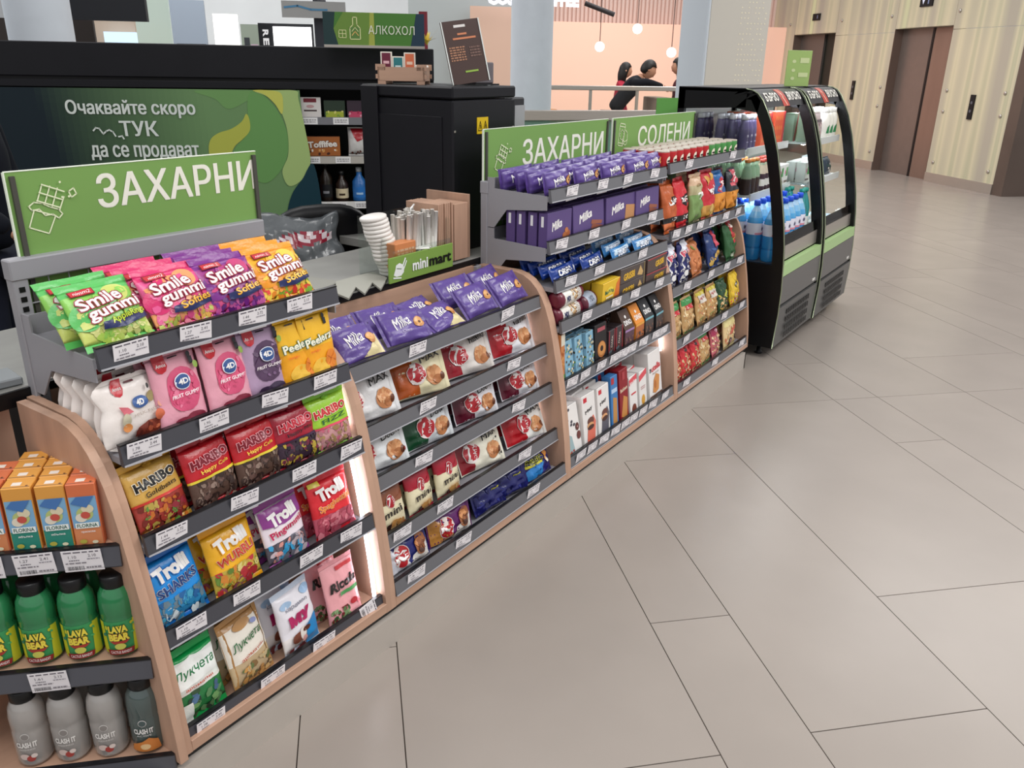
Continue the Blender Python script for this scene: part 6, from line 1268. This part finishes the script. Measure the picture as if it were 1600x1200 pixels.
# glass balustrade
A_, w_, h_, a_ = panel_at(848, 137, 1066, 176, 9.5)
bl = empty('glass_balustrade', tuple(A_), a_, label='glass balustrade with grey handrail in front of the cafe', category='balustrade')
hh = 1.33-A_.z
MB().box(-.1, -.03, 0+h_-.03, w_, .03, h_+.02, '#8a8a90', .006).obj('handrail', STEEL, bl)
for i in range(3): MB().box(i*w_/3+.01, -.005, -A_.z, (i+1)*w_/3-.01, .005, h_-.03, '#ffffff').obj('glass_pane', GLASS, bl)
for i in range(3): MB().box(i*w_/3-.015, -.015, -A_.z, i*w_/3+.015, .015, h_-.03, '#7c9490').obj('post', STEEL, bl)
A_, w_, h_, a_ = panel_at(845, 173, 1035, 188, 7.6, -38)
lg = MB().box(-.2, 0, 0, w_+.3, .12, h_, '#8e9494', .004); o = lg.obj('low_rail', STEEL, loc=tuple(A_), rot=(0, 0, a_)); o['label'] = 'thick grey rail on green glass in front of the balustrade'; o['category'] = 'rail'
MB().box(-.2, .04, -A_.z, w_+.3, .06, 0, '#6d9a84').obj('green_panel', mat('green_glass_panel', '#6f9c86', rough=.15, alpha=.8), o)
A_, w_, h_, a_ = panel_at(1026, 153, 1090, 190, 5.2, -30)
o = MB().box(0, 0, 0, w_, .008, h_, '#5f9a4c'); art(o, flatP(0, 0, w_, h_, 0), w_, h_, [('P', [(.5, .1), (.6, .5), (.56, .8), (.7, .55), (.75, .2)], '#dfe6d8')], cell=.1); o = o.obj('small_green_sign', SIGN, loc=tuple(A_), rot=(0, 0, a_)); o['label'] = 'plain green sign corner behind the third header and fridge'; o['category'] = 'sign'
MB().box(w_/2-.01, .008, -1.38, w_/2+.01, .02, h_*.5, '#6a6a6e').obj('pole', STEEL, o)
# cafe chairs and table
def cafe_chair(u, v, dep, rz, lab):
    p = at(u, v, dep); c = empty('cafe_chair', (p.x, p.y, 0), rz, label=lab, category='chair', group='cafe chairs')
    k = '#c98a58'; n = 12; vs = []
    for t in (0, .02):
        for z in (.74, .98):
            for i in range(n+1): a = math.pi*(.12+.76*i/n); vs.append(((.23+t)*math.cos(a), (.20+t)*math.sin(a)-.02, z+(.04*math.sin(a) if z > .9 else 0)))
    m_ = n+1; fs = [(i, i+1, m_+i+1, m_+i) for i in range(n)]+[(2*m_+i, 3*m_+i, 3*m_+i+1, 2*m_+i+1) for i in range(n)]+[(m_+i, m_+i+1, 3*m_+i+1, 3*m_+i) for i in range(n)]
    MB().add(vs, fs, k, True).obj('backrest', MATT, c)
    MB().lathe([(.0, .44), (.20, .44), (.22, .455), (.20, .47), (0, .475)], 16, col=k, cap=False).obj('seat', MATT, c)
    for sx in (-1, 1):
        for sy in (-1, 1): MB().tube([(sx*.14, sy*.14, .45), (sx*.20, sy*.20, 0)], .012, 6, '#8a5c3c').obj('leg', MATT, c)
        MB().tube([(sx*.16, .1, .45), (sx*.21, .14, .80)], .011, 6, '#8a5c3c').obj('back_post', MATT, c)
cafe_chair(950, 160, 11.2, R(200), 'orange-tan cafe chair left of the group at the table'); cafe_chair(846, 160, 12.0, R(150), 'orange-tan cafe chair by the round column')
p = at(905, 160, 11.6); tb = empty('cafe_table', (p.x, p.y, 0), label='small round pale cafe table between the two tan chairs', category='table')
MB().lathe([(0, .73), (.34, .73), (.35, .74), (.34, .755), (0, .755)], 24, col='#d9c4b0', cap=False).obj('tabletop', MATT, tb); MB().tube([(0, 0, 0), (0, 0, .73)], .03, 8, '#4a4040').obj('leg', MATT, tb)
p = at(1018, 150, 12.0); ct = MB().box(-.02, -.30, 0, .20, .30, 1.20, '#8a7668', .01); o = ct.obj('bar_counter', MATT, loc=(p.x, p.y, 0), rot=(0, 0, R(-45))); o['label'] = 'brown bar counter the people lean on'; o['category'] = 'counter'

# ------------------------------------------------------------------ lift lobby
STR = bpy.data.materials.new('striped_cream_glass'); STR.use_nodes = True; nt = STR.node_tree; bs = nt.nodes['Principled BSDF']
tc = nt.nodes.new('ShaderNodeTexCoord'); mp = nt.nodes.new('ShaderNodeMapping'); mp.inputs['Scale'].default_value = (1, 1, .02); nt.links.new(tc.outputs['Object'], mp.inputs['Vector'])
nz = nt.nodes.new('ShaderNodeTexNoise'); nz.inputs['Scale'].default_value = 3.4; nz.inputs['Detail'].default_value = .6; nt.links.new(mp.outputs['Vector'], nz.inputs['Vector'])
rp_ = nt.nodes.new('ShaderNodeValToRGB'); nt.links.new(nz.outputs['Fac'], rp_.inputs['Fac'])
e = rp_.color_ramp.elements; e[0].position = .34; e[0].color = L('#a89f90'); e[1].position = .68; e[1].color = L('#cccda2')
x = e.new(.46); x.color = L('#b5ad96'); x = e.new(.54); x.color = L('#c6bc9f'); x = e.new(.60); x.color = L('#b1ac92')
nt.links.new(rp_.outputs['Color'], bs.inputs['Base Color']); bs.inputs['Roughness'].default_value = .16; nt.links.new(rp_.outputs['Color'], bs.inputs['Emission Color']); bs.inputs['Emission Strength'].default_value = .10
BRZ = mat('bronze_steel_door', '#8a766c', rough=.3, metal=.6, noise=.12, nscale=3, stretch=(1, 1, .2))
LO = Vector((c45, -c45, 0))*8.8       # q=8.8 plane; local x = s, +y towards larger q is -y here
lob = lambda s, q=0.0: (Vector((c45, c45, 0))*s + Vector((c45, -c45, 0))*(8.8+q))
def lpanel(name, s0, s1, z0, z1, mtl, q0=0.0, q1=.12, kind='structure', parent=None, col='#808080'):
    b = MB().box(s0, -q1, z0, s1, -q0, z1, col)
    o = b.obj(name, mtl, loc=tuple(LO), rot=(0, 0, R(45)))
    if kind: o['kind'] = kind
    return o
ZT = 3.6
lobw = empty('wall_lift', tuple(LO), R(45), kind='structure')
def lp(name, s0, s1, z0, z1, mtl, q0=0., q1=.12, col='#808080', par=None, ch=0):
    return MB().box(s0, -q1, z0, s1, -q0, z1, col, ch).obj(name, mtl, par or lobw)
lp('wall_panel', 8.36, 9.83, .14, 2.2, STR); lp('wall_panel', 8.36, 9.83, 2.206, ZT, STR); lp('wall_panel', 11.26, 13.05, .14, 2.2, STR); lp('wall_panel', 11.26, 13.05, 2.206, ZT, STR)
lp('wall_panel', 14.6, 19.5, .14, ZT, STR); lp('wall_panel', 9.836, 11.254, 2.25, ZT, STR); lp('wall_panel', 13.06, 14.59, 2.25, ZT, STR)
for a, b_ in ((8.36, 9.83), (11.26, 13.05), (14.6, 19.5)): lp('skirting', a, b_, 0, .14, STEEL, -.012, .10)
def lift(s0, s1, openh, nm):
    d = empty(nm, tuple(LO), R(45), kind='structure')
    mid = s0+(s1-s0)*.42
    if openh:
        MB().box(mid, -.21, 0, s1, -.16, 2.25, '#7a685e').obj('door_leaf', mat('grey_lift_door', '#6a625e', rough=.4, metal=.4), d)
        MB().box(s0, -.25, 0, mid+.02, -.20, 2.25, '#0e1610').obj('open_shaft', mat('dark_shaft', '#0f1812', rough=.5), d)
    else:
        MB().box(s0, -.17, 0, mid-.014, -.13, 2.25, '#7a685e').obj('door_leaf', BRZ, d); MB().box(mid+.014, -.19, 0, s1, -.15, 2.25, '#7a685e').obj('door_leaf', mat('grey_steel_door', '#7c706a', rough=.35, metal=.5, noise=.05), d)
        MB().box(mid-.022, -.128, 0, mid+.022, -.12, 2.25, '#060606').obj('door_gap', BLACK, d)
    for s in (s0-.006, s1): MB().box(s, -.21, 0, s+.006, -.0, 2.25).obj('jamb', BRZ, d)
    MB().box(s0, -.21, 2.25, s1, 0, 2.26).obj('head', BRZ, d)
lift(9.84, 11.25, False, 'door_1'); lift(13.06, 14.59, True, 'door_2')
def ldisp(s, z, lab, up=True, w=.16, h=.07):
    g = MB().box(-w/2, 0, -h/2, w/2, .02, h/2, '#101014'); 
    art(g, lambda u, v, e: (w/2-u*w, -e, -h/2+v*h) if False else (-w/2+u*w, -e, -h/2+v*h), w, h, [('P', [(.18, .7), (.36, .7), (.27, .25)], '#dfe6ff'), ('T', '1', .68, .5, .12, .5, '#7a86a8')] if up else [('E', .5, .7, .015, .012, '#8a8a96'), ('E', .5, .35, .015, .012, '#8a8a96')])
    p = lob(s, -.022); o = g.obj('lift_display' if up else 'lift_button_plate', SIGN, loc=(p.x, p.y, z), rot=(0, 0, R(45))); o['label'] = lab; o['category'] = 'display' if up else 'button plate'
# the wall faces towards smaller q, i.e. its local -y is away from us, so turn items by 180 degrees
def face(s, z, w, h, name, lab, cat, ops, mtl=SIGN, col='#101014', th=.02):
    g = MB().box(-w/2, -th, -h/2, w/2, 0, h/2, col); art(g, flatP(-w/2, -h/2, w, h, -th), w, h, ops, cell=.2)
    p = lob(s, -.002); o = g.obj(name, mtl, loc=(p.x, p.y, z), rot=(0, 0, R(225))); o['label'] = lab; o['category'] = cat; return o
AR = [('P', [(.16, .72), (.38, .72), (.27, .22)], '#e6ecff'), ('T', '1', .68, .5, .10, .5, '#7a86a8')]
PB = [('E', .5, .68, .022, .022, '#5a5a62'), ('E', .5, .34, .022, .022, '#5a5a62')]
face(10.55, 2.62, .30, .14, 'lift_display', 'black floor display with white arrow above the nearer bronze lift doors', 'display', AR)
face(13.8, 2.55, .26, .12, 'lift_display', 'black floor display above the far open lift', 'display', AR[1:])
face(9.1, 1.14, .09, .34, 'lift_button_plate', 'black call button plate right of the nearer lift doors', 'button plate', PB)
face(12.2, 1.28, .08, .32, 'lift_button_plate', 'black call button plate between the two lifts', 'button plate', PB)
for k, (s, z) in enumerate(((8.5, 1.05), (8.5, 1.35), (9.7, 1.05), (9.7, 1.35), (8.5, .3), (9.7, .3), (9.75, 2.45), (11.4, 2.45), (11.4, 1.35), (11.4, 1.05), (11.4, .3), (12.9, 2.45), (14.8, 2.45))):
    b = MB().lathe([(.026, 0), (.026, .012), (.018, .018), (0, .019)], 12, col='#8a857c'); p = Vector((s, 0, z)); o = b.obj('wall_stud', STEEL, lobw); o.location = (s, 0, z); o.rotation_euler = (R(-90), 0, 0)
# far steel return at the right edge and a mall wall beyond
p = lob(8.36, 0); DS = mat('dark_steel_wall', '#6a5c54', rough=.4, metal=.5, noise=.1, nscale=2)
o = MB().box(0, -.2, 0, 3.0, .0, ZT, '#6a5c54').obj('wall_steel_return', DS, loc=(p.x, p.y, 0), rot=(0, 0, R(-45))); o['kind'] = 'structure'
o.location = (p.x-.0, p.y-.0, 0)
b = MB().box(0, 0, 0, 9, .1, ZT); o = b.obj('wall_far_right', mat('far_wall_paint', '#a49a90', rough=.6), loc=tuple(lob(19.5, -6)), rot=(0, 0, R(-45))); o['kind'] = 'structure'
# ------------------------------------------------------------------ people
CLO = {}
def cloth(h, rough=.8): return mat('cloth_'+h.strip('#'), h, rough=rough, noise=.12, nscale=30, spec=.2)
SKIN = mat('skin', '#b9876c', rough=.55); HAIR = mat('dark_hair', '#15100e', rough=.5)
def skin_body(name, joints, edges, material, parent, sub=1, rootv=0, mats=None):
    me = bpy.data.meshes.new(name); keys = list(joints); me.from_pydata([joints[k][0] for k in keys], [(keys.index(a), keys.index(b)) for a, b in edges], [])
    o = bpy.data.objects.new(name, me); COL.objects.link(o); o.modifiers.new('s', 'SKIN'); sv = me.skin_vertices[0].data
    for i, k in enumerate(keys):
        r_ = joints[k][1]; sv[i].radius = (r_, r_) if not isinstance(r_, tuple) else r_
    sv[0].use_root = True
    m2 = o.modifiers.new('d', 'SUBSURF'); m2.levels = sub+1; m2.render_levels = sub+1
    dg = bpy.context.evaluated_depsgraph_get(); ev = o.evaluated_get(dg); nm = bpy.data.meshes.new_from_object(ev); bpy.data.objects.remove(o)
    nm.name = name; nm.materials.clear()
    for m_ in (mats or [material]): nm.materials.append(m_)
    for p in nm.polygons: p.use_smooth = True
    ob = bpy.data.objects.new(name, nm); COL.objects.link(ob); ob.parent = parent; return ob
def head(parent, c, yaw, pitch, hair_long, sc=1.0):
    """head facing local +x before yaw"""
    hm = MB(); n = 16; rows = 14; vs = []
    for j in range(rows+1):
        t = math.pi*j/rows
        for i in range(n):
            a = 2*math.pi*i/n; x, y, z = math.sin(t)*math.cos(a), math.sin(t)*math.sin(a), math.cos(t)
            wx, wy = .098, .076; f = 1.0
            if z < 0: f = 1-.30*(-z)**1.5
            X = x*wx*f+(.018 if (z < -.3 and x > 0) else 0)*abs(x); Y = y*wy*f
            if x > .9 and -.35 < z < .15: X += .018*(1-abs(z+.12)/.3)        # nose
            if x > .6 and abs(y) > .25 and abs(y) < .6 and .02 < z < .3: X -= .008   # eye sockets
            vs.append((X, Y, z*.118))
    hm.add(vs, [(j*n+i, (j+1)*n+i, (j+1)*n+(i+1) % n, j*n+(i+1) % n) for j in range(rows) for i in range(n)], '#b9876c', True)
    Mh = Matrix.Translation(c) @ Matrix.Rotation(yaw, 4, 'Z') @ Matrix.Rotation(pitch, 4, 'Y') @ Matrix.Scale(sc, 4)
    h = hm.obj('head', SKIN, parent); h.matrix_local = Mh
    for s in (-1, 1):
        e = MB().lathe([(.002, -.02), (.014, -.012), (.017, .0), (.013, .016), (.002, .022)], 8, col='#b9876c'); o = e.obj('ear', SKIN, h, loc=(-.005, s*.077, -.005))
        e = MB().lathe([(.002, -.006), (.007, 0), (.002, .006)], 8, col='#1c1412'); e.obj('eye', HAIR, h, loc=(.083, s*.030, .012))
    MB().tube([(.088, -.02, -.062), (.093, 0, -.062), (.088, .02, -.062)], .005, 6, '#8a4a44').obj('mouth', mat('lips', '#8a4a44', rough=.5), h)
    hr = MB(); vs = []; rs = random.Random(int(sc*100)+len(parent.name))
    for j in range(rows+1):
        t = math.pi*j/rows
        for i in range(n):
            a = 2*math.pi*i/n; x, y, z = math.sin(t)*math.cos(a), math.sin(t)*math.sin(a), math.cos(t)
            lim = .42 if x > .35 else (-.15 if x > -.2 else -.55)
            if hair_long: lim = .42 if x > .45 else -1.2
            zz = max(z, lim); k_ = 1.13+rs.uniform(-.02, .03)
            if z < lim: k_ = .90
            if hair_long and z < 0 and x < .45: vs.append((x*.098*1.1-.015+.03*z, y*.076*1.3, z*.118*2.1)); continue
            vs.append((x*.098*k_-.006, y*.080*k_, zz*.122*(1.12 if z > 0 else 1)))
    hr.add(vs, [(j*n+i, (j+1)*n+i, (j+1)*n+(i+1) % n, j*n+(i+1) % n) for j in range(rows) for i in range(n)], '#15100e', True)
    hr.obj('hair', HAIR, h)
    return h
def hand(parent, c, d, up=Vector((0, 0, 1))):
    """palm and five curled fingers, wrist at c, pointing along d"""
    d = Vector(d).normalized(); s = d.cross(up).normalized(); u = s.cross(d)
    J = {'w': (tuple(c), .022), 'p': (tuple(Vector(c)+d*.05), (.034, .016))}; E_ = [('w', 'p')]
    for i in range(4):
        o = (i-1.5)*.019; L_ = (.062, .074, .070, .054)[i]; b0 = Vector(c)+d*.085+s*o
        J['k%d' % i] = (tuple(b0), .010); J['m%d' % i] = (tuple(b0+d*L_*.55-u*.012), .0088); J['t%d' % i] = (tuple(b0+d*L_*.8-u*.036), .0075)
        E_ += [('p', 'k%d' % i), ('k%d' % i, 'm%d' % i), ('m%d' % i, 't%d' % i)]
    b0 = Vector(c)+d*.03+s*.032; J['h0'] = (tuple(b0), .012); J['h1'] = (tuple(b0+d*.035+s*.022-u*.01), .010); J['h2'] = (tuple(b0+d*.065+s*.024-u*.022), .0085)
    E_ += [('w', 'h0'), ('h0', 'h1'), ('h1', 'h2')]
    return skin_body('hand', J, E_, SKIN, parent, sub=1)
def person(name, loc, rz, label, top, trousers, lean=0.0, arms=None, hair_long=False, hyaw=0, hpitch=0, sc=1.0, shoe='#1a1a1c', scarf=None, short=False):
    """body faces local +x; lean in radians bends the trunk forward"""
    r = empty(name, loc, rz, label=label, category='person'); hp = Vector((0, 0, .93))
    def tr(x, y, z): v = Vector((x, y, z)); q = v-Vector((0, 0, .95)); return tuple(Vector((q.x*math.cos(lean)+q.z*math.sin(lean), q.y, -q.x*math.sin(lean)+q.z*math.cos(lean)))+Vector((0, 0, .95)))
    J = {'pel': ((0, 0, .93), (.16, .12)), 'wa': (tr(0, 0, 1.08), (.145, .11)), 'ch': (tr(0, 0, 1.28), (.17, .12)), 'nk0': (tr(0, 0, 1.43), (.10, .085)), 'nk': (tr(.01, 0, 1.50), .06)}
    E_ = [('pel', 'wa'), ('wa', 'ch'), ('ch', 'nk0'), ('nk0', 'nk')]
    ar = arms or {1: ((.02, .26, 1.18), (.12, .24, .98)), -1: ((.02, -.26, 1.18), (.12, -.24, .98))}
    wr = {}
    for s, k in ((1, 'l'), (-1, 'r')):
        J['s'+k] = (tr(0, s*.185, 1.40), .070); el, w_ = ar[s]; el = tr(*el) if not isinstance(el, Vector) else tuple(el); w_ = tr(*w_) if not isinstance(w_, Vector) else tuple(w_)
        J['e'+k] = (el, .052); J['w'+k] = (w_, .036); E_ += [('nk0', 's'+k), ('s'+k, 'e'+k), ('e'+k, 'w'+k)]; wr[s] = (Vector(w_), Vector(w_)-Vector(el))
    skin_body('jacket', J, E_, cloth(top), r)
    J = {'pel': ((0, 0, .95), (.15, .12))}; E_ = []
    for s, k in ((1, 'l'), (-1, 'r')):
        J['h'+k] = ((0, s*.095, .86), .098); J['k'+k] = ((.015, s*.11, .50), .066); J['a'+k] = ((-.01, s*.12, .09), .048); E_ += [('pel', 'h'+k), ('h'+k, 'k'+k), ('k'+k, 'a'+k)]
    skin_body('trousers', J, E_, cloth(trousers), r)
    for s in (1, -1):
        skin_body('shoe', {'a': ((-.06, s*.12, .045), .042), 'b': ((.06, s*.125, .04), .044), 'c': ((.15, s*.13, .032), .032)}, [('a', 'b'), ('b', 'c')], cloth(shoe), r)
        w_, d = wr[s]; hand(r, tuple(w_), d)
    skin_body('neck', {'a': (tr(.0, 0, 1.44), .055), 'b': (tr(.012, 0, 1.56), .052)}, [('a', 'b')], SKIN, r)
    head(r, Vector(tr(.03, 0, 1.655)), hyaw, lean*.6+hpitch, hair_long)
    return r
# at the cafe bar: camera sees them from the side; +x of the body points to the right of the photo
RZ = math.atan2(RGT.y, RGT.x)
p = at(958, 150, 12.0)
pm = person('person', (p.x, p.y, 0), RZ, 'man in dark jacket leaning over the cafe bar, seen from the side', '#16171d', '#2c3440', lean=.68, arms={1: (Vector((.40, .2, 1.30)), Vector((.64, .10, 1.255))), -1: (Vector((.42, -.2, 1.33)), Vector((.66, -.12, 1.27)))}, hpitch=-.05)
p = at(966, 150, 12.9)
pw = person('person', (p.x, p.y, 0), RZ, 'long-haired woman in red top standing behind the leaning man', '#a32a3c', '#2a2a30', lean=.1, hair_long=True, sc=1.01)
p = at(1063, 150, 12.3)
pt = person('person', (p.x, p.y, 0), RZ+math.pi, 'dark-haired person in maroon top half hidden by the cream column', '#4a1420', '#22222a', lean=.05, hair_long=True, sc=1.02)
pm.scale = (1.06, 1.06, 1.06); pw.scale = (.94, .94, .94); pt.scale = (.98, .98, .98)
# shop assistant cut by the left edge
p = at(-42, 330, 2.9)
person('person', (p.x, p.y, 0), RZ+math.pi*.05, 'shop assistant in navy T-shirt behind the worktop, mostly cut off at left', '#10131c', '#1a1d2a', arms={1: ((.02, .26, 1.2), (.10, .24, 1.02)), -1: ((.05, -.27, 1.18), (.20, -.22, 1.06))})
